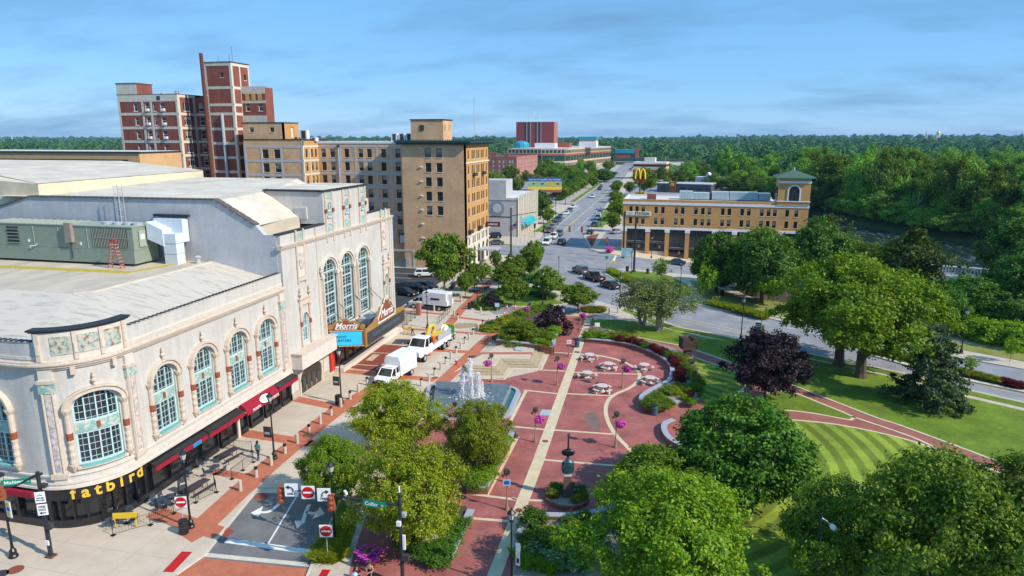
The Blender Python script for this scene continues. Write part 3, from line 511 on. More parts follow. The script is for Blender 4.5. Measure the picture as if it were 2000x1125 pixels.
# ---- low wing: wall with its openings
WALL_D = -.45; Z_ST = 3.2; Z_SILL = 4.75; Z_CORN = 12.2
wins = [(-10.0,1.35),(-2.35,1.55),(3.75,1.3),(8.5,1.3),(13.3,1.3),(18.0,1.3)]
wl = MB(); cur = -36.0
for c,hw in wins:
    fbox(wl,cur,c - hw,Z_ST,Z_CORN,WALL_D,0); fbox(wl,c - hw,c + hw,Z_ST,Z_SILL,WALL_D,0); rise = 1.0 if hw > 1.4 else 1.1
    farch_wall(wl,c,hw,10.2 - rise,rise,Z_CORN,WALL_D,0); cur = c + hw
fbox(wl,cur,21.9,Z_ST,Z_CORN,WALL_D,0); wl.obj('wing_wall','glazed',TH)
for c,hw in wins:
    rise = 1.0 if hw > 1.4 else 1.1; window(c,hw,4.75,10.2,10.2 - rise,rise,4 if hw > 1.4 else 3,(7.15,8.0),(7.22,7.95))
    m = MB(); farch_band(m,c,hw + .08,10.15 - rise,rise + .08,.3,-.02,.3); farch_band(m,c,hw + .38,10.15 - rise,rise + .38,.13,-.02,.42); m.obj('arch_moulding','terra',TH)
    column(c - hw - .3,5.0,8.75); column(c + hw + .3,5.0,8.75); finial(c,10.2 + .5,.2,.9)
    m = MB(); fbox(m,c - hw - .1,c + hw + .1,4.55,4.75,-.2,.22); m.obj('sill','terra',TH); m = MB(); fbox(m,c - hw + .2,c + hw - .2,4.68,4.8,.0,.26); m.obj('sill_cap','teal',TH)
cn = MB()
for z0,z1,d in ((12.15,12.32,.16),(12.32,12.5,.3),(12.5,12.62,.42),(12.62,12.75,.28)): fbox(cn,-36,21.7,z0,z1,-.3,d)
cn.obj('cornice','terra',TH)
m = MB(); fbox(m,-36,-5.6,12.75,14.15,-.5,-.08); fbox(m,.6,21.7,12.75,14.15,-.5,-.08); m.obj('parapet','glazed',TH)
m = MB(); fbox(m,-36,21.7,12.9,13.1,-.1,-.02); m.obj('parapet_course','terra_light',TH)
for sa_,sb_ in ((-36.0,-6.0),(.5,21.4)):
    cp = MB(); s = sa_
    while s < sb_: fbox(cp,s,s + .26,14.2,14.25,-.42,.0); s += .46
    tag(cp.obj('coping_tiles','coping',TH),kind='stuff'); m = MB(); fbox(m,sa_,sb_,14.15,14.2,-.55,-.02); m.obj('coping_bed','terra_light',TH)
lg = MB()
for z0,z1,d in ((3.2,3.36,.3),(3.36,3.55,.16),(3.55,3.7,.24),(4.1,4.22,.12)): fbox(lg,-36,21.7,z0,z1,-.2,d)
lg.obj('ledge','terra_light',TH)
# corner pavilion
m = MB(); fbox(m,-5.6,.6,12.75,14.85,-.55,.12); m.obj('corner_parapet','terra_light',TH)
m = MB(); fbox(m,-5.75,.75,14.85,14.95,-.5,.22); fbox(m,-5.85,.85,14.95,15.08,-.5,.32); m.obj('corner_cap','coping',TH)
for s0 in (-4.55,-2.95,-1.35):
    m = MB(); fbox(m,s0,s0 + 1.25,13.2,14.5,.1,.17); m.obj('relief_panel','relief_red',TH)
for s0 in (-5.45,-3.25,-1.65,.05):
    m = MB(); fbox(m,s0,s0 + .28,12.8,14.8,.1,.24); m.obj('parapet_post','terra',TH); m = MB(); fbox(m,s0 + .05,s0 + .23,13.3,14.0,.24,.3); m.obj('niche','terra_light',TH)
for s0 in (-5.55,-.05,20.7):
    m = MB(); fbox(m,s0,s0 + .85,3.7,12.15,-.05,.22); p = m.obj('pilaster','terra_light',TH); m = MB(); fbox(m,s0 + .26,s0 + .6,4.6,10.4,.2,.27); m.obj('relief_strip','relief_multi',p)
    m = MB(); fbox(m,s0 - .06,s0 + .91,10.5,11.2,-.02,.3); m.obj('capital','relief_teal',p); m = MB(); fbox(m,s0 - .12,s0 + .97,11.2,11.45,-.02,.36); m.obj('pilaster_ring','terra',p); m = MB(); fbox(m,s0 - .1,s0 + .95,4.0,4.4,-.02,.34); m.obj('pilaster_base','terra',p)
    for q in (.1,.74): m = MB(); m.tube([(*FP(s0 + q,.24),4.4),(*FP(s0 + q,.24),10.5)],.07,6); m.obj('rope_moulding','terra',p)
for s0 in (-3.6,-1.1): m = MB(); fbox(m,s0,s0 + .3,11.75,12.3,0,.4); m.obj('bracket','terra',TH)
# ---- shopfronts at street level
m = MB(); fbox(m,-36,.6,0,.62,-.35,.04); m.obj('stall_riser','store_black',TH)
m = MB(); fbox(m,-36,.6,.62,2.2,-.3,-.25); m.obj('shop_glass','dark_glass',TH)
m = MB(); fbox(m,-36,.6,2.2,3.2,-.4,.06); m.obj('shop_fascia','store_black',TH)
s = -35.5
while s < .6:
    m = MB(); wd = .34 if s < -6 else .12; fbox(m,s,s + wd,.62,2.2,-.25,.02); m.obj('shop_post','store_black',TH); s += 2.9 if s < -8.5 else .88
m = MB(); fbox(m,-36,-7.2,2.55,2.95,.06,.5); m.obj('red_valance','awning_red',TH)
for i,ch in enumerate('fatbird'):
    s = -4.55 + i * .78; x,y = FP(s,.075); t = s / AR if s < 0 else 0; right = (-math.sin(t),math.cos(t),0)
    text_obj('letter',ch,1.22,'gold',TH,facing((x,y,2.68),right),.034,.02)
def awning(s0,s1,z0,z1,d,red=True):
    m = MB(); A = [FP(s0,.02),FP(s0,d),FP(s1,d),FP(s1,.02)]; m.hexa([(*A[0],z1 - .05),(*A[1],z0),(*A[2],z0),(*A[3],z1 - .05),(*A[0],z1),(*A[1],z0 + .06),(*A[2],z0 + .06),(*A[3],z1)]); o = m.obj('awning','store_black',TH)
    m = MB(); fbox(m,s0,s1,z0 - .42,z0,d - .06,d - .02); m.obj('valance','awning_red',o)
awning(1.0,7.2,2.75,3.1,.8); awning(7.3,12.3,2.75,3.15,.95); awning(18.3,22.0,2.85,3.2,.9)
m = MB(); q = [(0,3.25),(.35,3.22),(.75,3.0),(1.0,2.6),(1.05,2.2),(.0,2.2)]
m.loft([[(*FP(12.6,a),b) for a,b in q],[(*FP(18.1,a),b) for a,b in q]]); o = m.obj('barrel_awning','awning_red',TH)
text_obj('awning_lettering','TICKETS',.36,'reflect_white',o,facing((FP(14.1,1.065)[0],FP(14.1,1.065)[1],2.4),(0,1,0)),.008,.004); text_obj('awning_lettering','TICKETS',.36,'reflect_white',o,facing((FP(17.2,1.065)[0],FP(17.2,1.065)[1],2.4),(0,1,0)),.008,.004)
text_obj('awning_lettering','TICKETS',.2,'reflect_white',o,facing((FP(12.58,.55)[0],FP(12.58,.55)[1],2.5),(1,0,0)),.006,.004)
MB().lathe([(.55,0),(.55,.03)],20,sx=1.5,sy=.75).tf(facing((FP(15.7,.93)[0],FP(15.7,.93)[1],2.78),(0,1,0),(-.6,0,.8))).obj('round_emblem','reflect_white',o)
for a,b in ((.6,1.3),(1.3,3.3),(3.3,5.2),(5.2,7.2),(7.2,9.5),(9.9,12.2),(12.7,14.0),(14.5,16.6),(17.0,18.2),(18.4,19.8),(20.1,21.6)):
    m = MB(); fbox(m,a + .08,b - .08,.55,2.7,-.22,-.18); g = m.obj('shop_window','dark_glass',TH); m = MB(); fbox(m,a,b,0,.55,-.3,.05); fbox(m,a - .05,a + .08,.55,3.2,-.3,.04); fbox(m,b - .08,b + .05,.55,3.2,-.3,.04); fbox(m,a,b,2.7,3.2,-.3,.03); m.obj('shop_frame','store_black',g)
    m = MB(); fbox(m,a + .2,b - .3,.5,1.2,-.9,-.5); m.obj('shop_display','terra',g)
m = MB(); fbox(m,.4,21.8,0,3.2,-1.2,-1.0); m.obj('shop_back_wall','dark_grey',TH)
for a in (12.35,21.9): m = MB(); fbox(m,a,a + .3,0,3.2,-.35,.1); m.obj('white_pier','terra_light',TH)
m = MB(); fbox(m,5.25,6.3,2.35,2.68,.82,.86); m.obj('blue_sign',mat('sign_blue',(.02,.25,.5),.5,.1,3),TH)
# ---- main block
S0,S1 = 21.9,50.3                      # n = 62.3 .. 90.7
bw = [(31.7,1.62),(36.15,1.62),(40.75,1.62)]; sw = [(25.7,.62),(48.0,.6)]
mw = MB(); ops = sorted([(c,hw,5.2,12.25,hw) for c,hw in bw] + [(c,hw,5.6,8.3,hw) for c,hw in sw]); cur = S0
ZM = 16.6
for c,hw,z0,zs,rise in ops:
    fbox(mw,cur,c - hw,0,ZM,-.6,0); fbox(mw,c - hw,c + hw,0,z0,-.6,0); farch_wall(mw,c,hw,zs,rise,ZM,-.6,0); cur = c + hw
fbox(mw,cur,S1,0,ZM,-.6,0); fbox(mw,S0,S1,ZM,18.05,-.5,-.03)
mw.obj('main_wall','glazed',TH)
for c,hw in bw:
    window(c,hw,5.2,13.9,12.25,hw,2,(6.9,8.3,9.7,11.1,12.35),None,-.35)
    m = MB(); farch_band(m,c,hw + .02,12.25,hw + .02,.22,-.1,.1); farch_band(m,c,hw + .24,12.25,hw + .24,.3,-.1,.26)
    for q in (c - hw - .2,c + hw + .2): fbox(m,q - .2,q + .2,4.6,12.25,-.1,.16); fbox(m,q - .3,q + .3,11.9,12.3,-.1,.3)
    m.obj('arch_moulding','terra_light',TH)
    for q in (c - hw - .22,c + hw + .22): m = MB(); m.tube([(*FP(q,.24),4.8),(*FP(q,.24),11.9)],.13,8); m.obj('colonette','terra',TH)
    m = MB(); fbox(m,c - hw - .4,c + hw + .4,4.7,5.2,-.4,.35); m.obj('sill','terra_light',TH)
for q in (33.95,38.45,29.5,42.9): finial(q,12.4,.2,1.0)
for c,hw in sw:
    window(c,hw,5.6,8.9,8.3,hw,2,(7.3,),None,-.25)
    m = MB(); fbox(m,c - 1.15,c + 1.15,9.9,10.6,-.02,.2); fbox(m,c - 1.3,c + 1.3,10.6,10.75,-.02,.35); farch_band(m,c,hw + .03,8.3,hw + .03,.16,-.1,.12); m.obj('window_head','terra',TH)
    for q in (c - .95,c + .95): column(q,5.6,9.5,.13,.12); finial(q,10.75,.2,1.1)
for c in (25.5,47.6):                   # coats of arms and their frames
    m = MB(); fbox(m,c - .65,c + .65,13.0,16.3,0,.1); p = m.obj('crest_panel','terra_light',TH); m = MB(); m.lathe([(.62,0),(.55,.12),(.2,.16)],16,sx=.9,sy=1.75).tf(facing((FP(c,.1)[0],FP(c,0)[1],14.9),(0,1,0))); m.obj('crest','relief_multi',p)
    m = MB()
    for q in (c - .75,c + .75): m.tube([(*FP(q,.12),12.4),(*FP(q,.12),18.2)],.12,6)
    fbox(m,c - .85,c + .85,12.6,12.95,0,.22); m.obj('crest_frame','terra',p); m = MB(); fbox(m,c - .6,c + .6,17.0,18.0,-.05,.08); m.obj('relief_panel','relief_teal',p)
cn = MB()
for z0,z1,d in ((16.5,16.68,.14),(16.68,16.85,.26),(16.85,16.97,.34)): fbox(cn,S0 - .3,S1 + .4,z0,z1,-.3,d)
cn.obj('main_cornice','terra',TH)
for qa,qb in ((S0 - .1,31.3),(42.7,S1 + .1)): m = MB(); fbox(m,qa,qb,18.05,18.18,-.7,.06); m.obj('main_coping','coping',TH)
for q in (29.05,49.9 - .2): m = MB(); m.tube([(*FP(q,.05),0.3),(*FP(q,.05),18.0)],.07,6); m.obj('downpipe','terra',TH)
# attic
m = MB(); fbox(m,31.3,42.7,18.05,21.75,-7.4,-.05); m.obj('attic','glazed',TH)
m = MB(); fbox(m,31.1,42.9,21.75,21.95,-7.6,.12); m.obj('attic_coping','coping',TH); m = MB(); fbox(m,31.5,42.5,21.95,22.0,-7.2,-.2); m.obj('attic_roof','roof_white',TH)
for c in (32.5,36.9,41.4):
    window(c,.48,18.7,20.7,20.2,.5,2,(19.5,),None,.0); m = MB(); farch_band(m,c,.5,20.2,.52,.14,-.06,.16); m.obj('arch_moulding','terra',TH)
    for q in (c - .82,c + .82):
        m = MB(); m.tube([(*FP(q,.06),15.9),(*FP(q,.06),21.7)],.13,6); p = m.obj('attic_shaft','terra',TH); m = MB(); fbox(m,q - .18,q + .18,19.3,19.75,0,.22); m.obj('brown_band','rust_tile',p)
    m = MB(); fbox(m,c - .6,c + .6,16.98,18.0,-.03,.1); m.obj('relief_panel','relief_teal',TH); m = MB(); fbox(m,c - .6,c + .6,20.95,21.6,-.05,.06); m.obj('relief_panel','relief_teal',TH)
m = MB(); fbox(m,42.7,44.6,18.05,19.9,-5,-.6); m.obj('attic_step','roof_white',TH)
# side of the attic: louvre
x0 = EX - 3.6; m = MB(); m.box(x0,x0 + 1.5,71.55,71.72,18.6,20.0); p = m.obj('louvre_frame','terra_light',TH)
for i in range(6): MB().box(x0 + .12,x0 + 1.38,71.5,71.56,18.7 + i * .21,18.84 + i * .21).obj('louvre_slat','galv',p)
gm = [(-75,12.2),(-39.55,12.2),(-39.55,18.05),(-40.9,18.05),(-41.8,19.0),(-46.3,21.5),(-69.9,21.4),(-75,20.0)]
m = MB(); m.loft([[(x,62.25,z) for x,z in gm],[(x,62.9,z) for x,z in gm]]); brickmat('grey_brick',(.56,.57,.6),(.5,.51,.54),(.46,.46,.48),.3,.1,.012,patch=.14,streak=.3); m.obj('gable_wall','grey_brick',TH)
cp = MB()
for (xa,za),(xb,zb) in zip(gm[4:],gm[5:]):
    n = max(1,int(abs(xa - xb) / .7))
    for i in range(n):
        a = i / n; b = (i + .82) / n; cp.hexa([(xb * b + xa * (1 - b),62.1,zb * b + za * (1 - b)),(xa * (1 - a) + xb * a,62.1,za * (1 - a) + zb * a),(xa * (1 - a) + xb * a,63.0,za * (1 - a) + zb * a),(xb * b + xa * (1 - b),63.0,zb * b + za * (1 - b))] + [(q[0],q[1],q[2] + .14) for q in [(xb * b + xa * (1 - b),62.1,zb * b + za * (1 - b)),(xa * (1 - a) + xb * a,62.1,za * (1 - a) + zb * a),(xa * (1 - a) + xb * a,63.0,za * (1 - a) + zb * a),(xb * b + xa * (1 - b),63.0,zb * b + za * (1 - b))]])
cp.obj('gable_coping',mat('coping_brown',(.12,.1,.09),.7,.2,3),TH)
m = MB(); m.add([(-41.9,62.9,18.9),(-46.3,62.9,21.45),(-75,62.9,21.35),(-46.8,74,21.7),(-53,90,22.0),(-75,90,22.0),(-46.5,90,19.0),(-42.4,71.5,18.9),(-46.5,84,19.6)],[(0,7,3,1),(1,3,4,5,2),(3,7,8,4),(8,6,4)]); m.obj('auditorium_roof','roof_white',TH)
m = MB(); m.box(-42.3,-39.6,62.9,71.6,17.2,17.55); m.box(-46.6,-39.6,82.7,90.2,17.2,17.6); m.obj('gutter_roof',mat('roof_grey',(.36,.34,.29),.9,.2,1,world=True),TH)
m = MB(); m.box(-42.6,-42.2,62.9,71.6,17.5,18.9); m.obj('roof_kerb','roof_membrane',TH)
m = MB(); m.box(-75,-39.6,62.9,90.5,0,17.2); m.obj('main_core','glazed',TH)
m = MB(); m.loft([[(-140,63.6,19),(-70,63.6,19),(-70,63.6,22.75),(-88,63.6,23.6),(-140,63.6,23.6)],[(-140,98,19),(-70,92,19),(-70,92,22.9),(-92,100,23.85),(-140,100,23.85)]]); m.obj('stage_house',mat('stage_cream',(.66,.57,.42),.9,.12,.6,world=True),TH)
m = MB(); m.add([(-69.9,63.5,22.78),(-69.9,92.1,22.93),(-92,100.1,23.9),(-140,100.1,23.9),(-140,71,23.75),(-88,71,23.75)],[(0,1,2,5),(5,2,3,4)]); m.obj('stage_roof','roof_white',TH)
m = MB(); m.box(-140,-91,100.1,100.6,23.0,24.1); m.obj('stage_coping','coping',TH)
# wing roof: flat deck with sloped skirts
dk = [(-75,46.3),(-49.2,46.3),(-48.0,47.4),(-47.2,62.3),(-75,62.3)]; ed = [(-75,36.7),(-43.4,36.7),(-40.0,40.4),(-39.75,62.2)]
m = MB(); m.prism(dk,10,14.95); m.obj('roof_deck','roof_membrane',TH)
m = MB(); m.add([(-75,36.6,13.3),(-43.5,36.6,13.3),(-40.6,38.6,13.3),(-39.62,40.6,13.3),(-39.62,62.25,13.3),(-75,46.3,15.02),(-49.2,46.3,15.02),(-48.0,47.4,15.02),(-47.2,62.25,15.02)],[(0,1,6,5),(1,2,6),(2,3,7,6),(3,4,8,7)]); m.obj('roof_skirt','roof_skirt',TH)
m = MB(); band(m,[(-49.0,46.4),(-47.9,47.5),(-47.2,62)],.35,14.9,15.06); m.obj('deck_kerb','roof_white',TH)
m = MB(); band(m,[(-75,54.9),(-51.6,55.4),(-49.9,61.5)],1.15,14.9,14.965); m.obj('walk_stripe','roof_yellow',TH)
# entrance: canopy box, arched doors, posters
m = MB(); fbox(m,22.4,30.2,3.4,5.05,0,1.25); m.obj('entrance_canopy','terra_light',TH); m = MB(); fbox(m,22.3,30.3,5.05,5.2,0,1.35); m.obj('canopy_coping','terra',TH)
m = MB(); c,hw = 26.0,2.3
for k in range(12):
    a = c - hw + 2 * hw * k / 12; b = a + 2 * hw / 12; m.poly([(*FP(a,.06),0),(*FP(b,.06),0),(*FP(b,.06),archz(b,c,hw,1.9,1.1)),(*FP(a,.06),archz(a,c,hw,1.9,1.1))])
dr = m.obj('doorway','door_bronze',TH); m = MB(); farch_band(m,c,hw,1.9,1.1,.25,0,.2); fbox(m,c - hw - .25,c - hw,0,1.9,0,.2); fbox(m,c + hw,c + hw + .25,0,1.9,0,.2); m.obj('door_surround','terra',dr)
for i in range(4):
    a = c - hw + .15 + i * 1.1; m = MB(); fbox(m,a,a + 1.0,.1,1.95,.07,.13); d = m.obj('door_leaf','door_bronze',dr)
for i in range(4):
    a = c - hw + .35 + i * 1.1; m = MB(); fbox(m,a,a + .6,.7,1.7,.13,.15); m.obj('door_glass','window_glass',dr)
m = MB(); fbox(m,S0,30.2,0,.75,0,.12); m.obj('plinth','concrete_dark',TH)
for a in (30.4,): m = MB(); fbox(m,a,a + .9,.4,2.9,.05,.3); m.obj('poster_case','poster',TH)
m = MB(); fbox(m,31.6,45.5,0,3.3,.03,.06); m.obj('lobby_front','store_black',TH)
for i in range(6):
    a = 32.2 + i * 2.2; m = MB(); fbox(m,a,a + .7,.1,3.0,.06,.2); m.obj('lobby_pillar','marquee_red',TH); m = MB(); fbox(m,a + .8,a + 1.9,.3,2.6,.07,.1); m.obj('lobby_door','window_glass',TH)
m = MB(); fbox(m,31.5,50.2,0,.5,.06,1.3); m.obj('lobby_step','terra_light',TH)
m = MB(); m.box(-39.6,-39.0,90.7,91.2,0,17); m.obj('north_return','glazed',TH)
# ---- marquee
MQ = thing('marquee','projecting theatre marquee with blue message board and scrolled gold crest','marquee',(0,0,0))
A_,B_,C_,D_ = (-38.9,70.7),(-35.0,72.1),(-35.0,84.6),(-38.9,86.0)
m = MB(); m.prism([A_,B_,C_,D_],3.5,4.0); m.obj('soffit','marquee_gold',MQ); m = MB(); m.prism([(-38.9,71.2),(-35.3,72.4),(-35.3,84.3),(-38.9,85.4)],4.0,4.4); m.obj('canopy_roof','coping',MQ)
m = MB(); m.box(-38.4,-36.6,77.5,81.0,4.4,5.3); m.obj('roof_hatch','galv',MQ)
def sign_wall(a,b,z0,z1,t,name,mt):
    dx,dy = b[0] - a[0],b[1] - a[1]; l = math.hypot(dx,dy); nx,ny = dy / l,-dx / l
    m = MB(); m.prism([a,b,(b[0] + nx * t,b[1] + ny * t),(a[0] + nx * t,a[1] + ny * t)],z0,z1); return m.obj(name,mt,MQ),(dx / l,dy / l),(nx,ny),l
o,dr_,nr,l = sign_wall(A_,B_,3.5,5.6,.16,'front_cabinet','marquee_red')
def on(a,d,n,u,off,z): return (a[0] + d[0] * u + n[0] * off,a[1] + d[1] * u + n[1] * off,z)
def panel(parent,a,d,n,u0,u1,z0,z1,o0,o1,nm,mt):
    m = MB(); m.hexa([on(a,d,n,u0,o0,z0),on(a,d,n,u1,o0,z0),on(a,d,n,u1,o1,z0),on(a,d,n,u0,o1,z0),on(a,d,n,u0,o0,z1),on(a,d,n,u1,o0,z1),on(a,d,n,u1,o1,z1),on(a,d,n,u0,o1,z1)]); return m.obj(nm,mt,parent)
panel(o,A_,dr_,nr,.3,l - .25,3.75,5.35,.16,.19,'message_screen','screen_blue')
text_obj('message','FRIDAYS:',.42,'store_black',o,facing(on(A_,dr_,nr,1.3,.2,4.75),(*dr_,0)),.006,.004); text_obj('message','FOUNTAIN',.46,'store_black',o,facing(on(A_,dr_,nr,1.45,.2,4.3),(*dr_,0)),.006,.004)
mat('bulb',(.9,.8,.6),.4,0)
bl = MB()
for i in range(26):
    u = .12 + i * (l - .24) / 25
    for z in (3.62,5.48): x,y,zz = on(A_,dr_,nr,u,.18,z); bl.lathe([(.045,zz - .045),(.045,zz + .045)],6,(x,y))
bl.obj('bulbs','bulb',o)
def crest(a,d,n,prof,t,nm,mt):
    k = len(prof); m = MB(); m.loft([[on(a,d,n,u,0,z) for u,z in prof],[on(a,d,n,u,t,z) for u,z in prof]]); return m.obj(nm,mt,MQ)
def arcp(c,r,z,a0,a1,n=8): return [(c + r * math.cos(R(a0 + (a1 - a0) * i / n)),z + r * math.sin(R(a0 + (a1 - a0) * i / n))) for i in range(n + 1)]
cr = crest(A_,dr_,nr,[(-.1,5.6)] + arcp(.25,.32,5.85,200,60) + arcp(1.25,.8,5.9,150,55) + arcp(2.1,.45,6.55,170,10) + arcp(3.0,.8,5.9,125,30) + arcp(3.95,.32,5.85,120,-20) + [(l + .1,5.6)],.14,'front_crest','marquee_gold')
crest(A_,dr_,[nr[0],nr[1]],[(.5,5.65)] + arcp(1.3,.6,5.85,150,60) + arcp(2.1,.3,6.45,150,30) + arcp(2.9,.6,5.85,120,30) + [(3.7,5.65)],.2,'crest_field','marquee_red')
text_obj('theatre_name','Morris',.95,'reflect_white',cr,facing(on(A_,dr_,nr,2.1,.22,6.1),(*dr_,0)),.018,.01,.35); text_obj('theatre_name','PERFORMING ARTS CENTER',.2,'reflect_white',cr,facing(on(A_,dr_,nr,2.1,.22,5.7),(*dr_,0)),.006,.004)
for u in (.2,4.0):
    x,y,z = on(A_,dr_,nr,u,.12,5.95); MB().lathe([(.3,-.12),(.34,0),(.3,.12)],12).tf(facing((x,y,z),(*dr_,0))).obj('scroll','marquee_gold',cr)
o,dr_,nr,l = sign_wall(B_,C_,3.3,5.15,.16,'side_cabinet','marquee_gold')
panel(o,B_,dr_,nr,.45,l - .3,3.45,5.0,.16,.19,'letter_board','marquee_dark')
text_obj('board_lettering','TICKETS: MORRISCENTER.ORG',.62,mat('board_letter',(.12,.17,.22),.4,0),o,facing(on(B_,dr_,nr,l / 2,.2,4.25),(*dr_,0)),.004,.004)
cr = crest(B_,dr_,nr,[(0,5.15),(.1,5.5),(2.2,5.75),(3.6,6.3),(4.2,6.9)] + arcp(4.6,.35,6.9,200,60) + [(5.2,7.2)] + arcp(6.3,.95,7.1,150,30) + [(7.4,7.2)] + arcp(8.0,.35,6.9,120,-20) + [(8.4,6.3),(9.8,5.75),(12.0,5.5),(12.4,5.15)],.16,'side_crest','marquee_gold')
crest(B_,dr_,nr,[(3.9,5.3),(4.3,6.3),(5.2,6.9)] + arcp(6.3,.75,6.9,150,30) + [(7.4,6.9),(8.3,6.3),(8.7,5.3)],.22,'crest_field','marquee_red')
text_obj('theatre_name','Morris',1.35,'reflect_white',cr,facing(on(B_,dr_,nr,6.3,.24,6.2),(*dr_,0)),.02,.01,.35)
m = MB(); band(m,[on(B_,dr_,nr,3.6,.2,0)[:2],on(B_,dr_,nr,9.0,.2,0)[:2]],.06,5.25,5.42); m.obj('white_strip','reflect_white',cr)
for pts in ([(3.8,5.45),(3.65,5.9),(4.3,6.5),(4.7,7.05),(5.2,7.35)],[(8.8,5.45),(8.95,5.9),(8.3,6.5),(7.9,7.05),(7.4,7.35)],[(5.4,7.5),(5.9,8.05),(6.3,7.75),(6.7,8.05),(7.2,7.5)]):
    m = MB(); m.tube(smooth_line([on(B_,dr_,nr,u,.22,z) for u,z in pts],4),.1,6); m.obj('white_scroll','terra_light',cr)
for n0 in (72.0,74.4,78.8,83.2):
    MB().tube([(-39.0,n0 - .6,8.2),(-35.6,n0 + .4,4.4)],.035,5).obj('stay_rod','black_metal',MQ)
# ---- rooftop plant
HV = thing('rooftop_unit','long sage green air handling unit on the theatre roof','air handler',(-53.2,58.3,14.95))
mat('sage',(.24,.29,.235),.55,.08,2); mat('sage_light',(.33,.38,.32),.55,.06,2); mat('duct_white',(.62,.68,.74),.4,.06,2)
MB().box(-20,0,-.2,3.2,.25,1.6).obj('plinth','sage',HV); MB().box(-18.6,0,-.1,3.1,1.62,4.0).obj('casing','sage',HV); MB().box(-18.7,.08,-.18,3.18,4.0,4.08).obj('lid','sage_light',HV); MB().box(-24,-18.7,.2,2.8,1.4,3.5).obj('return_section','sage',HV)
for i in range(11): MB().box(-18.2 + i * 1.0,-18.14 + i * 1.0,-.16,3.1,4.08,4.16).obj('lid_seam','sage_light',HV)
g = MB().box(-4.9,-.7,-.14,-.1,1.9,3.8).obj('coil_grille','dark_grey',HV)
for i in range(22): MB().box(-4.86 + i * .19,-4.82 + i * .19,-.17,-.14,1.9,3.8).obj('grille_bar','sage_light',g)
MB().box(-4.9,-.7,-.18,-.13,2.8,2.9).obj('grille_rail','sage',g)
lv = MB().box(-15.8,-14.3,-.13,-.1,1.9,3.7).obj('louvre','dark_grey',HV)
for i in range(5): MB().box(-15.8,-14.3,-.2,-.12,1.95 + i * .36,2.02 + i * .36).obj('louvre_slat','sage',lv)
for x in (-17.2,-12.4,-9.2,-5.6): MB().box(x,x + .05,-.14,-.1,1.7,3.9).obj('door_seam','sage_light',HV)
for x,z in ((-17.6,2.6),(-13.2,2.1),(-8.4,2.2),(-6.6,2.0),(-18,1.9)): MB().box(x,x + .22,-.13,-.1,z,z + .3).obj('notice_plate','reflect_white',HV)
for x in (-4.4,-3.1,-1.8,-.7): MB().lathe([(.52,4.08),(.55,4.3),(.4,4.34)],14,(x,1.5)).obj('fan_cowl','galv',HV)
MB().box(.08,.12,.6,1.5,1.9,3.6).obj('access_door','sage_light',HV); MB().box(.12,.14,.8,1.3,2.7,3.2).obj('door_notice','reflect_white',HV)
MB().box(-8.0,-7.2,-.5,-.1,2.3,4.3).obj('flue_box',mat('flue',(.3,.24,.22),.5,.2,3),HV); MB().tube([(-7.6,-.25,.6),(-7.6,-.25,2.3)],.06,6).obj('gas_pipe','dark_grey',HV)
MB().tube([(-12.8,-.25,1.45),(-12.8,-.35,1.7),(-12.2,-.3,1.75),(-11.9,-.3,1.95)],.05,6).obj('white_pipe','reflect_white',HV)
DU = thing('air_duct','white insulated duct dropping beside the rooftop unit','duct',(-50.6,60.2,14.95))
MB().box(-.6,.9,-.2,1.0,0,3.2).obj('drop','duct_white',DU); MB().hexa([(-2.4,-.3,2.6),(-.5,-.3,1.9),(-.5,1.4,1.9),(-2.4,1.4,2.6),(-2.4,-.3,4.4),(-.5,-.3,3.6),(-.5,1.4,3.6),(-2.4,1.4,4.4)]).obj('elbow','duct_white',DU); MB().box(-2.6,.9,1.0,1.9,2.2,4.6).obj('wall_box','duct_white',DU)
for z in (1.1,2.2): MB().box(-.63,.93,-.23,1.03,z,z + .05).obj('duct_joint','galv',DU)
MB().box(-3.0,1.2,1.55,1.95,4.75,5.0).obj('duct_hood','coping',DU)
LD_ = thing('step_ladder','red step ladder standing beside the green rooftop unit','ladder',(-54.5,57.0,14.965))
mat('ladder_red',(.5,.02,.02),.5,.1,4)
for sx in (-1,1):
    for y0 in (-.25,.25): MB().tube([(sx * .75,y0,0),(sx * .12,y0 * .8,2.9)],.04,5).obj('rail','ladder_red',LD_)
    for i in range(1,8): t = i / 8.5; MB().box(sx * (.75 - .63 * t) - .04,sx * (.75 - .63 * t) + .04,-.24,.24,2.9 * t,2.9 * t + .04).obj('rung','galv',LD_)
MB().box(-.2,.2,-.25,.25,2.86,2.95).obj('top_cap','ladder_red',LD_)
CL = thing('caged_ladder','galvanised caged ladder fixed to the grey brick gable','ladder',(-57.6,62.0,15.0))
for x in (-.3,.3): MB().tube([(x,0,1.0),(x,0,8.0)],.04,5).obj('stringer','galv',CL)
for i in range(20): MB().tube([(-.3,0,1.2 + i * .33),(.3,0,1.2 + i * .33)],.02,4).obj('rung','galv',CL)
for i in range(7): MB().tube([(.35 * math.cos(a) * 1.1,-.35 - .35 * math.sin(a),3 + i * .8) for a in [math.pi * k / 8 for k in range(9)]],.025,4).obj('cage_hoop','galv',CL)
for a in (.6,1.57,2.5): MB().tube([(.385 * math.cos(a),-.35 - .35 * math.sin(a),3),(.385 * math.cos(a),-.35 - .35 * math.sin(a),7.9)],.02,4).obj('cage_bar','galv',CL)
RV = thing('roof_vent','small round metal roof vent near the gable foot','vent',(-48.2,61.2,14.95)); MB().lathe([(.3,0),(.3,.2),(.25,.2),(.25,.6)],12).obj('pipe','galv',RV); MB().lathe([(.34,.6),(.36,.7),(.1,.85)],12).obj('cowl','galv',RV)
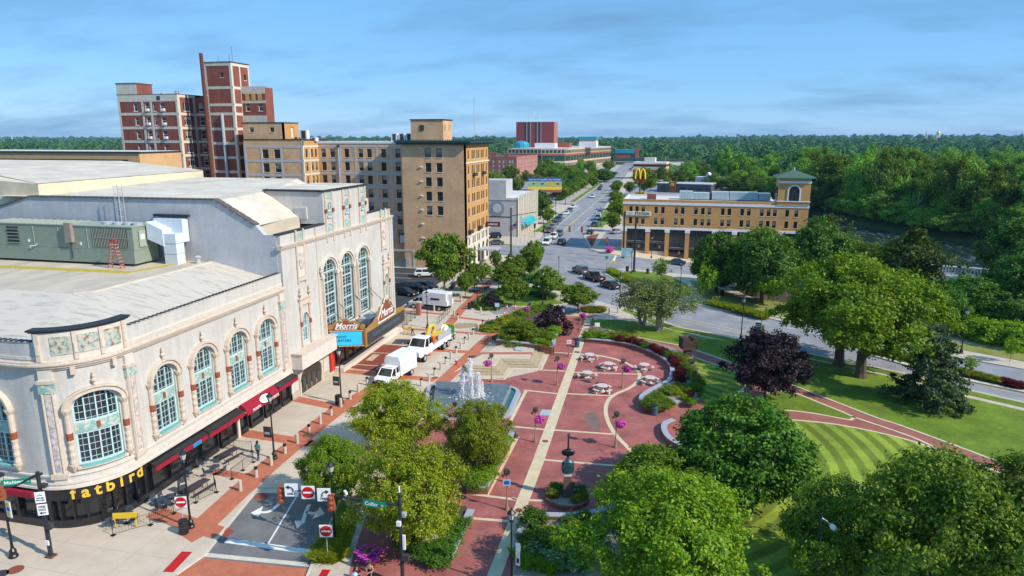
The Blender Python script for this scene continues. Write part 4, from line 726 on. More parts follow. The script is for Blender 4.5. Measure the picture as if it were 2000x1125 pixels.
# ================================================================ OTHER BUILDINGS
brickmat('red_brick',(.27,.062,.04),(.22,.05,.034),(.25,.12,.09),.25,.09,.012,patch=.25,streak=.18); brickmat('tan_brick',(.78,.47,.245),(.62,.345,.165),(.62,.45,.3),.26,.09,.012,patch=.22,streak=.18); brickmat('gold_brick',(.62,.32,.095),(.53,.265,.075),(.53,.34,.17),.26,.09,.012,patch=.15,streak=.18); brickmat('plum_brick',(.21,.07,.065),(.18,.06,.055),(.25,.15,.14),.25,.09,.012); brickmat('pink_brick',(.42,.15,.12),(.37,.13,.1),(.4,.22,.19),.25,.09,.012)
mat('pale_frame',(.55,.52,.45),.9,.12,1.2,world=True); mat('grey_frame',(.46,.47,.49),.9,.1,1.2,world=True); mat('cream_trim',(.66,.6,.5),.8,.08,2,world=True); mat('grey_wall',(.46,.46,.48),.9,.12,.5,world=True,detail=8); mat('white_wall',(.72,.72,.74),.8,.05,1); mat('green_cornice',(.02,.055,.05),.5,.2,3); mat('tan_stucco',(.6,.38,.2),.9,.1,.5,world=True)
mat('roof_flat',(.62,.6,.58),.9,.1,.4,world=True); mat('copper_green',(.06,.36,.32),.6,.15,3); mat('roof_tile',(.07,.13,.1),.8,.25,6); mat('blue_roof',(.03,.3,.42),.4,.1,2); mat('teal_awning',(.02,.36,.42),.7,.1,3); mat('window_dark',(.03,.035,.04),.12,.3,1.5,spec=.6,world=True); mat('rust_pipe',(.14,.05,.035),.8,.4,5); mat('charcoal',(.09,.095,.105),.7,.1,2)
PROTO = {}; BLR = random.Random(3); mat('blind_cloth',(.3,.29,.26),.7,.2,2)
def win_meshes(w,h,cols,rows,fr,pane,sill,fw=.07):
    k = (w,h,cols,rows,fr,pane,sill,fw)
    if k not in PROTO:
        m = MB()
        m.box(-w / 2,-w / 2 + fw,-.02,.1,0,h); m.box(w / 2 - fw,w / 2,-.02,.1,0,h); m.box(-w / 2 + fw,w / 2 - fw,-.02,.1,0,fw); m.box(-w / 2 + fw,w / 2 - fw,-.02,.1,h - fw,h)
        for i in range(1,cols): x = -w / 2 + w * i / cols; m.box(x - fw / 2,x + fw / 2,-.01,.09,fw,h - fw)
        for i in range(1,rows): z = h * i / rows; m.box(-w / 2 + fw,w / 2 - fw,-.005,.085,z - fw / 2,z + fw / 2)
        me = m.obj('window',fr).data; q = MB().poly([(-w / 2,.06,0),(w / 2,.06,0),(w / 2,.06,h),(-w / 2,.06,h)]).obj('pane',pane).data; s = MB().box(-w / 2 - .08,w / 2 + .08,-.26,0,-.14,0).obj('sill',sill).data if sill else None
        for o in [o for o in bpy.data.objects if o.data in (me,q,s) and o.data]: bpy.data.objects.remove(o)
        PROTO[k] = (me,q,s)
    return PROTO[k]
def link(name,me,parent,loc=(0,0,0),rz=0):
    o = bpy.data.objects.new(name,me); COL.objects.link(o); o.parent = parent; o.location = loc; o.rotation_euler = (0,0,rz); return o
def facade(root,ox,oy,ang,Lf,z0,z1,rows,wall,frame='white_paint',pane='window_dark',cols=1,wr=2,sill='cream_trim',dep=.28,th=.4,fw=.07,name='wall'):
    """wall with real openings; rows = [(za, zb, [(ua, ub), ...])]; outside is -y of the wall's own frame"""
    m = MB(); zc = z0
    for za,zb,ws in sorted(rows,key=lambda r: r[0]):
        if za > zc: m.box(0,Lf,0,th,zc,za)
        u = 0
        for a,b in sorted(ws):
            if a > u: m.box(u,a,0,th,za,zb)
            u = b
        if u < Lf: m.box(u,Lf,0,th,za,zb)
        zc = zb
    if zc < z1: m.box(0,Lf,0,th,zc,z1)
    m.obj(name,wall,root,(ox,oy,0),ang); ca,sa = math.cos(ang),math.sin(ang)
    for za,zb,ws in rows:
        for a,b in ws:
            me,q,s = win_meshes(round(b - a,2),round(zb - za,2),cols,wr,frame,pane,sill,fw); u = (a + b) / 2; d = dep - .1
            wo = link('window',me,root,(ox + u * ca - d * sa,oy + u * sa + d * ca,za),ang); link('pane',q,wo)
            if s: link('sill',s,wo)
            if pane == 'window_dark' and BLR.random() < .4:
                hb = round((zb - za) * BLR.choice((.3,.45,.6)),2); kb = ('blind',round(b - a,2),hb)
                if kb not in PROTO: ob = MB().box(-(b - a) / 2 + .06,(b - a) / 2 - .06,.045,.055,-hb,0).obj('blind','blind_cloth'); PROTO[kb] = ob.data; bpy.data.objects.remove(ob)
                link('blind',PROTO[kb],wo,(0,0,zb - za - .06))
def trim(root,ox,oy,ang,boxes,mt,name):
    for (u0,u1,d0,d1,z0,z1) in boxes: MB().box(u0,u1,-d1,-d0,z0,z1).obj(name,mt,root,(ox,oy,0),ang)
def cen(xs,w): return [(x - w / 2,x + w / 2) for x in xs]
H90 = math.pi / 2
# ---- hotel
HO = thing('hotel','tall tan brick hotel with dark green cornice and pale arched base','hotel',(-56.1,137.3,0))
rowz = [24.6 - 3.0 * i for i in range(5)]
facade(HO,0,0,0,14.1,0,26.3,[(z - .95,z + .95,cen([5.9,8.35],1.3)) for z in rowz],'tan_brick','dark_grey')
er = [(z - .9,z + .9,cen([1.9,4.8,6.2,8.4,9.8,12.0,13.4,16.2],.95)) for z in (24.2,21.1,18.1,15.1,12.1,9.0)]
facade(HO,14.1,0,H90,18.2,7.2,26.3,er,'gold_brick','dark_grey',sill='cream_trim')
facade(HO,14.1,0,H90,18.2,0,7.2,[(5.2,6.7,cen([1.9,4.8,6.2,8.4,9.8,12.0,13.4,16.2],.9)),(.4,3.6,cen([2.0,5.5,9.1,12.7,16.2],1.9))],'cream_trim','dark_grey',cols=2,name='stone_base')
for u in (2.0,5.5,9.1,12.7,16.2):
    m = MB(); n = 10
    for i in range(n): t0,t1 = math.pi * i / n,math.pi * (i + 1) / n; m.hexa([(-.95 * math.cos(t),y,.95 * math.sin(t)) for t,y in ((t0,-.06),(t1,-.06),(t1,.05),(t0,.05))] + [(-1.15 * math.cos(t),y,1.15 * math.sin(t)) for t,y in ((t0,-.06),(t1,-.06),(t1,.05),(t0,.05))])
    a = m.obj('arch_head','cream_trim',HO,(14.1,u,3.6),H90); MB().poly([(-.95 * math.cos(math.pi * i / 10),-.02,.95 * math.sin(math.pi * i / 10)) for i in range(11)]).obj('fanlight','window_dark',a)
trim(HO,14.1,0,H90,[(-.1,18.3,0,.3,7.0,7.35),(-.05,18.3,0,.15,22.4,22.7),(-.1,18.3,0,.2,4.85,5.05)],'cream_trim','stone_band')
for u,z in ((5.5,19.8),(12.7,19.8),(1.9,7.9),(9.1,7.9),(16.2,7.9)): MB().box(u - 1.0,u + 1.0,-.75,0,z - .15,z + .5).obj('balcony','dark_grey',HO,(14.1,0,0),H90)
facade(HO,14.1,18.2,math.pi,14.1,0,26.3,[],'tan_brick'); MB().box(0.3,13.8,.3,17.9,0,26.2).obj('core','tan_brick',HO)
MB().box(-.9,15.0,-.7,19.1,26.3,26.65).obj('cornice','green_cornice',HO); MB().box(-1.2,15.4,-1.0,19.4,26.65,27.1).obj('cornice_cap','green_cornice',HO)
tn = MB()
for i in range(34): tn.box(-1.1 + i * .48,-.9 + i * .48,-1.0,-.9,27.1,27.35)
for i in range(42): tn.box(15.25,15.35,-.9 + i * .48,-.7 + i * .48,27.1,27.35)
tag(tn.obj('cresting','green_cornice',HO),kind='stuff')
MB().box(1.4,8.6,2.2,8.2,27.0,31.3).obj('lift_house','tan_brick',HO); MB().box(1.25,8.75,2.05,8.35,31.3,31.5).obj('lift_house_coping','coping',HO)
for x,y,r in ((3.9,2.19,0),(8.61,3.4,H90),(8.61,6.2,H90)): wq = link('window',win_meshes(.9,1.1,1,2,'dark_grey','window_dark',None)[0],HO,(x,y - .1 if r == 0 else y,29.2),r); link('pane',win_meshes(.9,1.1,1,2,'dark_grey','window_dark',None)[1],wq)
MB().tube([(12.5,12,27),(12.5,12,36.2)],.06,5).obj('flagpole','galv',HO)
MB().box(14.4,18.5,8.2,12.2,3.0,3.35).obj('entrance_canopy','galv',HO)
for y in (8.5,11.9): MB().tube([(18.2,y,0),(18.2,y,3.0)],.07,6).obj('canopy_post','dark_grey',HO)
sg = MB().box(14.3,17.6,14.6,14.9,7.6,8.7).obj('hotel_sign',mat('sign_maroon',(.12,.015,.025),.5,.1,3),HO); text_obj('sign_lettering','LASALLE',.62,'reflect_white',sg,facing((15.95,14.58,8.15),(1,0,0)),.008,.006)
for z in (23.0,20.0,17.0,14.0,11.0,8.0): MB().box(4.0,4.6,-.25,0,z - 1.4,z - 1.2).obj('wall_light','reflect_white',HO)
# wing and western block
facade(HO,-22.9,6.7,0,22.9,0,26.4,[(z - .95,z + .95,cen([1.3,3.5,7.0,10.4,12.5,15.9,19.3],1.15)) for z in (24.3,21.35,18.4,15.4,12.4,9.4,6.4)],'tan_brick','dark_grey',name='wing_wall')
trim(HO,-22.9,6.7,0,[(0,22.9,0,.04,z,z + .45) for z in (25.6,22.55,19.55,16.6,13.6,10.6)],'grey_frame','floor_band'); trim(HO,-22.9,6.7,0,[(u,u + .4,0,.045,5,25.6) for u in (5.2,8.9,14.0,17.6)],'grey_frame','frame_post')
for u in (5.1,21.3): MB().tube([(-22.9 + u,6.5,4),(-22.9 + u,6.5,25.8)],.12,6).obj('downpipe','grey_frame',HO); MB().box(-22.9 + u - .25,-22.9 + u + .25,6.3,6.7,25.6,26.1).obj('hopper','dark_grey',HO)
MB().box(-22.9,0,7.1,20,0,26.2).obj('wing_core','tan_brick',HO); MB().box(-23,-.2,6.6,20,26.4,26.85).obj('wing_parapet','white_wall',HO)
facade(HO,-22.9,0,H90,6.7,0,27.0,[(z - .9,z + .9,cen([1.5,3.9,5.6],.8)) for z in (24.3,21.35,18.4,15.4)],'gold_brick','dark_grey',name='side_wall'); trim(HO,-22.9,0,H90,[(0,6.7,0,.05,z,z + .4) for z in (25.6,22.55,19.55,16.6)] + [(0,.3,0,.06,10,25.6),(2.6,2.9,0,.2,10,25.8)],'cream_trim','floor_band')
facade(HO,-37.4,0,0,14.5,0,27.2,[(z - 1.0,z + .95,cen([5.3,8.2],1.5)) for z in (24.2,21.2,18.2)],'tan_brick','dark_grey',name='west_wall'); MB().box(-37.4,-23.2,.4,14,0,27.0).obj('west_core','tan_brick',HO); MB().box(-37.5,-22.8,-.1,14,27.2,27.4).obj('west_coping','coping',HO)
trim(HO,-37.4,0,0,[(0,14.5,0,.05,z,z + .5) for z in (25.5,22.4,19.3)] + [(0,.5,0,.06,14,25.5),(4.1,4.5,0,.06,14,25.5),(9.0,9.4,0,.06,14,25.5),(14.1,14.5,0,.06,14,27)],'grey_frame','frame_band')
facade(HO,-37.4,.3,0,10.0,27.2,30.8,[(28.9,29.9,cen([2.2,7.2],1.0))],'tan_brick','dark_grey',name='penthouse_wall'); MB().box(-37.3,-27.8,.7,6.5,27.2,30.7).obj('penthouse','gold_brick',HO); MB().box(-37.5,-27.3,.2,6.6,30.8,31.0).obj('penthouse_coping','coping',HO)
facade(HO,-27.4,.3,H90,6.2,27.2,30.8,[(27.8,30.0,[(3.0,4.2)])],'gold_brick','cream_trim','cream_trim',name='penthouse_side')
for x,y,z,a,b,c in ((-25.6,4,27.4,1.6,1.2,1.9),(-23.6,5,26.9,1.2,1.2,.8),(-6,9,26.9,1.4,1.2,1.7),(-4.2,9,26.9,1.4,1.2,1.7),(-2.5,9,26.9,1.4,1.2,1.7)):
    u = MB().box(x,x + a,y,y + b,z,z + c).obj('roof_unit','white_wall',HO); MB().box(x + .3,x + a - .3,y - .03,y,z + .1,z + c - .1).obj('unit_grille','dark_grey',u)
MB().box(-3.2,1.0,4.6,6.6,4.4,6.6).obj('link_roof','charcoal',HO); MB().box(-2.9,.4,4.5,4.62,4.6,6.4).obj('link_panel','duct_white',HO)
trim(HO,0,0,0,[(-4,2.2,0,.06,3.6,4.0),(1.8,2.2,0,.07,0,3.6)],'grey_frame','service_frame'); MB().box(.2,1.1,-.08,0,0,2.1).obj('service_door','galv',HO)
# ---- red brick tower block
RB = thing('red_tower_block','red brick tower block with pale concrete floor bands and rusty stack','tower block',(-125.8,138,0))
fl = [34.6 - 3.1 * i for i in range(9)]
facade(RB,0,0,0,15.9,0,37.2,[(z - 1.0,z + .9,cen([4.6],.95) + cen([7.7],1.1) + ([(9.35,10.05)] if i < 3 else []) + cen([11.8],1.25)) for i,z in enumerate(fl)],'red_brick','white_paint',sill='white_paint')
trim(RB,0,0,0,[(0,15.9,0,.06,z + 1.15,z + 1.75) for z in fl[1:]] + [(0,15.9,0,.07,35.7,37.2)] + [(u,u + w_,0,.075,0,36) for u,w_ in ((0,.45),(6.3,.5),(8.6,.5),(15.4,.5))],'pale_frame','concrete_band')
MB().box(10.6,11.5,-.12,-.05,36.0,36.9).obj('attic_window','window_dark',RB)
facade(RB,15.9,0,H90,6.0,0,37.2,[(z - 1.0,z + .9,cen([2.9],2.3)) for z in fl],'red_brick','white_paint',cols=3,wr=1,sill='cream_trim',name='side_wall'); trim(RB,15.9,0,H90,[(0,6.0,0,.06,z + 1.15,z + 1.75) for z in fl[1:]] + [(0,6,0,.07,36.6,37.2),(0,.7,0,.075,0,37.1),(5.2,6.0,0,.075,0,37.1)],'cream_trim','concrete_band')
facade(RB,15.9,6.0,0,8.5,0,36.8,[(z - 1.0,z + .9,cen([1.4,2.9,5.2],1.2)) for z in fl],'red_brick','white_paint',sill='pale_frame',name='recess_wall'); trim(RB,15.9,6.0,0,[(0,8.5,0,.06,z + 1.15,z + 1.7) for z in fl[1:]],'pale_frame','concrete_band')
MB().box(0.4,15.5,.4,14,0,37.0).obj('core','red_brick',RB); MB().box(15.5,28.4,6.4,12,0,36.6).obj('rear_core','red_brick',RB); MB().box(0,5.4,.02,5,37.2,39.7).obj('stair_head','pale_frame',RB); MB().box(5.4,5.5,.1,4.9,37.3,39.6).obj('stair_head_side','red_brick',RB); MB().box(-.1,5.6,-.08,5.1,39.7,39.9).obj('stair_head_coping','coping_brown',RB); MB().box(-.1,16.0,-.09,14,37.2,37.35).obj('coping','coping_brown',RB)
for x,h in ((9.2,.5),(13.0,.9),(20.5,1.0)): MB().box(x,x + .6,3,3.6,37.3,37.3 + h).obj('chimney','pale_frame',RB)
MB().box(8.4,12.0,6,8,37.3,37.8).obj('roof_box','pale_frame',RB)
TX = 22.3                                # stair tower
facade(RB,TX,2.0,0,6.6,0,44.0,[(40.8,41.9,cen([4.2],.8))],'red_brick','dark_grey',sill='pale_frame',name='tower_wall'); facade(RB,TX + 6.6,2.0,H90,6.6,0,43.9,[(40.5,41.7,cen([5.0],.9)),(36.6,37.8,cen([5.0],.9))],'red_brick','dark_grey',name='tower_side'); MB().box(TX + .3,TX + 6.3,2.3,8.4,0,43.8).obj('tower_core','red_brick',RB)
bz = (38.3,34.6,32.6,29.3,26.1,22.9,19.7,16.5)
trim(RB,TX,2.0,0,[(0,6.6,0,.06,z,z + .6) for z in bz] + [(0,6.6,0,.07,43.3,44.0),(6.1,6.6,0,.075,0,43.3),(0,.3,0,.075,0,43.3)],'pale_frame','concrete_band'); trim(RB,TX + 6.6,2.0,H90,[(0,6.6,0,.06,z,z + .6) for z in bz] + [(0,6.6,0,.07,43.3,43.9),(0,.5,0,.075,0,43.3),(2.9,3.3,0,.075,0,43.3),(6.2,6.6,0,.075,0,43.3)],'cream_trim','concrete_band')
MB().box(TX - .1,TX + 6.8,1.85,8.8,44.0,44.2).obj('tower_coping','coping_brown',RB)
MB().tube([(TX - .2,1.4,0),(TX - .2,1.4,30),(TX - .2,1.4,46.0)],[.46,.44,.42],10).obj('rusty_stack','rust_pipe',RB); MB().tube([(TX + 3.6,1.6,0),(TX + 3.6,1.6,33)],.35,8).obj('steel_flue','galv',RB)
for x,h in ((TX + 2.2,1.6),(TX + 5.0,1.9),(TX + 5.8,3.4)): MB().tube([(x,4,44.1),(x,4,44.1 + h)],.05,4).obj('aerial','dark_grey',RB)
facade(RB,TX + 6.7,5.0,0,6.0,0,39.0,[(z - 1.0,z + .9,cen([1.3,4.6],1.0)) for z in fl[:3]],'red_brick','white_paint',name='east_wall'); trim(RB,TX + 6.7,5.0,0,[(0,6,0,.06,37.4,39.0),(0,6,0,.06,35.3,35.9),(0,6,0,.06,30.2,32.6)],'pale_frame','concrete_band'); MB().box(TX + 6.9,TX + 12.5,5.4,8.5,0,38.8).obj('east_core','red_brick',RB)
for i in range(3): MB().box(TX + 7.6 + i * 1.6,TX + 8.6 + i * 1.6,4.9,4.98,35.9,37.4).obj('boarded_window','gold_brick',RB)
for i in range(5):
    for u in (7.7,11.9): MB().box(u - .15,u + .6,-.5,0,fl[i] - .95,fl[i] - .45).obj('window_unit','white_paint',RB)
# ---- tan annex roof beyond the stage
TA = thing('tan_annex','low peach stucco building edge behind the theatre stage house','building',(-150,118,0)); MB().box(0,46,0,12,0,24.7).obj('wall','tan_stucco',TA); MB().box(-.2,46.2,-.2,12,24.7,24.95).obj('coping','coping',TA); MB().box(0,46,0.5,11.5,24.9,25.0).obj('roof','roof_flat',TA)
# ---- grey building with round emblem
GB = thing('grey_shop_building','grey stucco building with round emblem and turquoise awning','building',(-62,188,0))
MB().box(0,19.6,0,27,0,10.9).obj('wall','grey_wall',GB); MB().box(-.15,19.75,-.15,27.1,10.4,10.6).obj('string_course','grey_frame',GB); MB().box(.3,19.3,.3,26.7,10.9,11.0).obj('roof','roof_flat',GB); MB().box(0,16.2,0,8,10.9,15.9).obj('upper_block','grey_wall',GB)
em = MB().lathe([(2.3,0),(2.3,.1),(1.7,.12)],16).tf(facing((13.5,-.0,8.0),(1,0,0))).obj('round_emblem',mat('emblem_blue',(.22,.27,.33),.7,.2,3),GB); MB().lathe([(1.3,0),(1.2,.1)],16).tf(facing((13.5,-.1,8.0),(1,0,0))).obj('emblem_centre','grey_frame',em)
MB().box(9.0,17.6,-.05,0,5.45,5.75).obj('lettering_line','dark_grey',GB)
facade(GB,19.65,0,H90,27,0,11.2,[(6.2,9.2,cen([3 + 3.5 * i for i in range(7)],1.6)),(.5,3.2,cen([3 + 3.5 * i for i in range(7)],2.6))],'cream_trim','grey_frame',cols=2,name='front_wall')
for i in range(8): MB().box(0,.5,-.35,0,0,11.9).obj('front_pier','cream_trim',GB,(19.9,1.0 + 3.55 * i,0),H90)
m = MB(); m.loft([[(20.0,3.0,3.3),(20.0,3.0,4.6),(22.0,3.0,3.0)],[(20.0,17.0,3.3),(20.0,17.0,4.6),(22.0,17.0,3.0)]]); m.obj('awning','teal_awning',GB)
# ---- far west: apartment house, clinic, offices
AP = thing('apartment_house','dark plum brick apartment house with white sash windows','apartment house',(-130,464,0),R(9))
facade(AP,0,0,0,24,0,14.3,[(z,z + 1.9,cen([2.5,4.3,8.0,12.2,15.0,19.5,21.3],1.15)) for z in (1.2,4.1,7.0,9.9)],'plum_brick','white_paint',cols=2,sill=None,fw=.14); facade(AP,24,0,H90 - R(14),52,0,14.3,[(z,z + 1.9,cen([2 + 3.6 * i for i in range(14)],1.3)) for z in (1.2,4.1,7.0,9.9)],'pink_brick','white_paint',cols=2,sill=None,name='side_wall',fw=.14); MB().prism([(.5,.5),(23.6,.5),(36,50),(.5,50)],0,14.1).obj('core','plum_brick',AP); MB().box(5,9,6,10,14,17).obj('stair_head','red_brick',AP); MB().box(15,18,4,8,14,16).obj('stair_head','red_brick',AP)
HS = thing('clinic','long curved medical building with red bands and green glass','clinic',(0,0,0))
pa = [(-142,590),(-112,588),(-92,592),(-89,604),(-84,640),(-76,690),(-66,740),(-120,760),(-145,700)]
mat('red_band',(.34,.1,.06),.85,.12,1,world=True); mat('tan_band',(.52,.4,.28),.85,.1,1,world=True)
for z0,z1,mt,nm,off in ((0,6.2,'tan_band','base_storey',0),(6.2,7.0,'tan_band','stone_band',.3),(11.6,13.2,'red_band','red_band',.25),(13.2,13.7,'tan_band','stone_band',.4),(16.4,17.6,'tan_band','parapet',.35)):
    m = MB(); m.prism(pa,z0,z1); m.obj(nm,mt,HS)
MB().prism([(p[0] * .985 - 1.4,p[1] + 1.2) for p in pa[:1]] + [(p[0] - .8,p[1] + 1) for p in pa[1:7]] + pa[7:],7.0,16.4).obj('core','charcoal',HS)
for a,b in zip(pa[:6],pa[1:7]):
    dx,dy = b[0] - a[0],b[1] - a[1]; l = math.hypot(dx,dy); an = math.atan2(dy,dx); n = max(1,int(l / 9)); k = l / n
    for i in range(n):
        u = k * i; q = (a[0] + dx / l * u,a[1] + dy / l * u)
        MB().box(.9,k - .1,.25,.35,7.0,11.6).obj('window','green_glass',HS,(*q,0),an); MB().box(-.1,.9,0,.9,7.0,11.6).obj('pier','red_band',HS,(*q,0),an)
        for j in range(3): MB().box(.35 + j * k / 3,k / 3 - .35 + j * k / 3,.25,.35,13.7,16.4).obj('window','green_glass',HS,(*q,0),an); MB().box(-.35 + j * k / 3,.35 + j * k / 3,0,.8,13.7,16.4).obj('pier','tan_band',HS,(*q,0),an)
        for j in range(4): MB().box(.8 + j * k / 4,k / 4 - .1 + j * k / 4,-.04,0,1.6,5.4).obj('window','window_dark',HS,(*q,0),an)
m = MB(); m.prism([(p[0] + 1.2,p[1]) if i < 3 else p for i,p in enumerate(pa)],17.6,17.7); m.obj('roof','roof_flat',HS)
MB().box(-121,-103,604,618,17.7,22).obj('roof_plant','white_wall',HS); MB().box(-88,-72,650,668,17.7,23).obj('roof_plant','white_wall',HS); MB().box(-93,-77,690,712,0,25.0).obj('east_block','tan_band',HS); MB().box(-94,-76,688,714,25.0,27.6).obj('blue_roof','blue_roof',HS)
MB().lathe([(7,17.7),(7,21),(6,22.6),(3,23.6),(.2,24)],12,(-134,610)).obj('blue_dome','blue_roof',HS)
RT = thing('red_office_tower','red brick office tower with vertical dark window strips','tower',(-146,640,0))
MB().box(0,36,0,20,0,41).obj('wall',mat('tower_red',(.24,.055,.06),.85,.1,.6,world=True),RT); MB().box(35.9,36.06,-.02,20.02,0,40.98).obj('side_wall','pink_brick',RT)
for x in (9,12.5,19,22.5): w_ = MB().box(x - .9,x + .9,-.12,0,4,40.9).obj('window_strip','window_dark',RT); MB().box(x + .95,x + 1.25,-.3,0,4,40.9).obj('mullion','grey_frame',w_)
for x,h in ((10,8),(17,5),(19,11),(24,4)): MB().tube([(x,8,41),(x,8,41 + h)],.18,4).obj('aerial','grey_frame',RT)
MB().box(36,50,4,20,0,22).obj('low_wing','red_band',RT)
NB = thing('navy_building','small red and turquoise roofed building beyond the clinic','building',(-62,760,0)); MB().box(0,14,0,12,0,10).obj('wall','red_band',NB); MB().box(-1,20,-.6,12,10,14).obj('roof','blue_roof',NB); MB().box(14,22,0,12,0,13).obj('end_wall','charcoal',NB); MB().box(20,24,-1,2,0,16).obj('pillar','red_band',NB)
FB = thing('footbridge','dark green covered bridge spanning the far street','bridge',(-58,705,0)); m = MB(); m.loft([[(x,0,5.5 + 1.4 * math.sin(math.pi * (x + 2) / 46)) for x in range(-2,46,4)] + [(44,0,3.2),(-2,0,3.2)],[(x,5,5.5 + 1.4 * math.sin(math.pi * (x + 2) / 46)) for x in range(-2,46,4)] + [(44,5,3.2),(-2,5,3.2)]]); m.obj('span',mat('bridge_green',(.03,.09,.08),.5,.2,2),FB); MB().box(-2,44,-.1,0,2.6,3.2).obj('girder','grey_frame',FB)
for x in (-1,43): MB().box(x - 1,x + 1,0,5,0,3).obj('abutment','concrete_dark',FB)
ex,ey = P(1262,352); OB = thing('bank_office','pale three storey office with red stripe among the trees','office',(-27,470,0),R(-6))
for z0,z1,mt,nm in ((0,6.2,'red_band','base_storey'),(6.2,8.2,'pale_frame','concrete_band'),(8.2,9.4,'window_dark','window_strip'),(9.4,10.0,'red_band','red_stripe'),(10.0,11.0,'white_wall','parapet')): MB().box(0 if nm != 'window_strip' else .4,22 if nm != 'window_strip' else 21.6,0 if nm != 'window_strip' else .4,16,z0,z1).obj(nm,mt,OB)
MB().box(7,14,3,10,11,14).obj('roof_house','cream_trim',OB); MB().box(0,22,0,16,11,11.1).obj('roof','roof_flat',OB); MB().tube([(21,2,11),(21,2,15)],.12,5).obj('flue','galv',OB)
# ---- burger restaurant
ex,ey = P(1283,375); MD = thing('burger_restaurant','low charcoal restaurant with brown sign panel and white roof','restaurant',(ex,ey,0),R(-13))
MB().box(0,27,0,14,0,4.4).obj('wall','charcoal',MD); MB().box(-.2,27.2,-.2,14,4.4,4.7).obj('roof_edge','grey_frame',MD); MB().box(6,9.6,-.4,3,0,5.3).obj('brand_wall',mat('brown_panel',(.26,.1,.04),.7,.15,2),MD)
def arches(parent,M,k,mt='gold_arch'):
    m = MB()
    for sx in (-.5,.5):
        pts = [(sx + .5 * math.cos(t),2.2 * math.sin(t)) for t in [math.pi * i / 14 for i in range(15)]]
        for (a,b),(c,d) in zip(pts,pts[1:]):
            m.tube([M @ Vector((a * k,b * k * .9,0)),M @ Vector((c * k,d * k * .9,0))],.15 * k,6)
    return m.obj('golden_arches',mat('gold_arch',(.9,.55,.01),.5,0,emit=(.9,.5,.0,.15)),parent)
arches(MD,facing((7.8,-.5,3.3),(1,0,0)),.75)
for x in (2,12,16,20,24): MB().box(x,x + 2.4,-.06,0,.8,2.8).obj('window','window_dark',MD)
ex,ey = P(1249,392); MS = thing('arches_sign','tall roadside sign with yellow double arches on red panel','sign',(ex,ey,0),R(-8)); MB().tube([(0,0,0),(0,0,8.8)],.3,8).obj('post','dark_grey',MS); MB().box(-2.4,2.4,-.3,.3,8.8,9.6).obj('red_panel','red',MS); arches(MS,facing((0,-.1,9.6),(1,0,0)),2.2); MB().box(-2.2,2.2,-.25,.25,2.4,4.0).obj('message_panel','yellow',MS); MB().box(-1.8,1.8,-.27,-.25,2.8,3.6).obj('message_line','marquee_gold',MS)
ex,ey = P(1358,372); WC = thing('white_chapel','long white low building with small pointed gable','building',(ex,ey + 10,0),R(-13)); MB().box(0,15,0,9,0,6.4).obj('wall','white_wall',WC); m = MB(); m.loft([[(4.5,-.3,6.4),(8.5,-.3,6.4),(6.5,-.3,9.0)],[(4.5,6,6.4),(8.5,6,6.4),(6.5,6,9.0)]]); m.obj('gable','white_wall',WC); MB().box(-.2,15.2,-.2,9.2,6.3,6.5).obj('eaves','grey_frame',WC)
# ---- station building
ST = thing('station_building','golden brick three storey office with corner tower and green tiled roof','office building',(-11.8,170.6,0),R(-1.2))
wx = [1.9,3.4,4.9,8.0,9.6,12.8,14.3,17.4,19.0,20.5,23.6,25.1,28.0,29.5,32.4,33.9,35.3,38.0,40.0]
facade(ST,0,0,0,42.6,6.2,11.7,[(9.6,11.2,cen(wx,.8)),(6.9,8.5,cen(wx,.8))],'gold_brick','dark_grey',wr=1,sill='cream_trim')
MB().box(0.4,42.2,.5,15,-5,11.6).obj('core','gold_brick',ST); trim(ST,0,0,0,[(-.1,42.7,0,.12,11.7,12.3)],'white_wall','cornice'); trim(ST,0,0,0,[(-.1,35.5,-.3,.05,12.3,12.95)],'gold_brick','parapet'); MB().box(.3,36,.35,15,11.6,12.5).obj('roof','roof_flat',ST); MB().box(-.1,.3,.35,15,11.6,12.9).obj('west_parapet','cream_trim',ST); MB().box(0,36,15,15.4,11.5,12.9).obj('rear_parapet','cream_trim',ST)
trim(ST,0,0,0,[(-.1,42.7,0,.25,5.7,6.2)],'white_wall','string_course'); MB().box(-.02,.4,.4,15,-1,11.6).obj('west_wall','gold_brick',ST)
bx = [0,5.7,10.4,15.2,21.5,26.1,31.1,36.2,41.6]
for i,u in enumerate(bx):
    p = MB().box(u,u + 1.0,-.35,.4,-5,5.0).obj('pier','gold_brick',ST); MB().box(u - .1,u + 1.1,-.45,.4,5.0,5.7).obj('pier_capital','white_wall',p)
for a,b in zip(bx,bx[1:]):
    a += 1.0; zb = -.1 if b < 11 else -1.45 if b < 22 else -2.6
    g = MB().box(a,b,.25,.3,zb + 2.9,5.7).obj('clerestory','window_dark',ST); MB().box(a + .1,b - .1,-.1,.2,zb + 2.3,zb + 2.95).obj('sign_band','dark_grey',g); MB().box(a + .25,b - .25,-.13,-.1,zb + 2.4,zb + 2.85).obj('sign_face','grey_frame',g); MB().box(a + .32,b - .32,-.15,-.13,zb + 2.46,zb + 2.79).obj('sign_inset','dark_grey',g)
    s_ = MB().box(a,b,.2,.25,zb + .3,zb + 2.3).obj('shop_window','dark_glass',ST); MB().box(a + (b - a) * .6,a + (b - a) * .74,.14,.2,zb + 1.1,zb + 1.8).obj('window_poster',mat('poster_pale',(.5,.2,.18),.6,.3,3),s_); MB().box(a,b,.05,.4,-5,zb + .3).obj('stall_riser','concrete',ST)
    for k in (1,2): MB().box(a + (b - a) * k / 3 - .05,a + (b - a) * k / 3 + .05,.15,.3,zb + .3,5.7).obj('shop_mullion','dark_grey',s_)
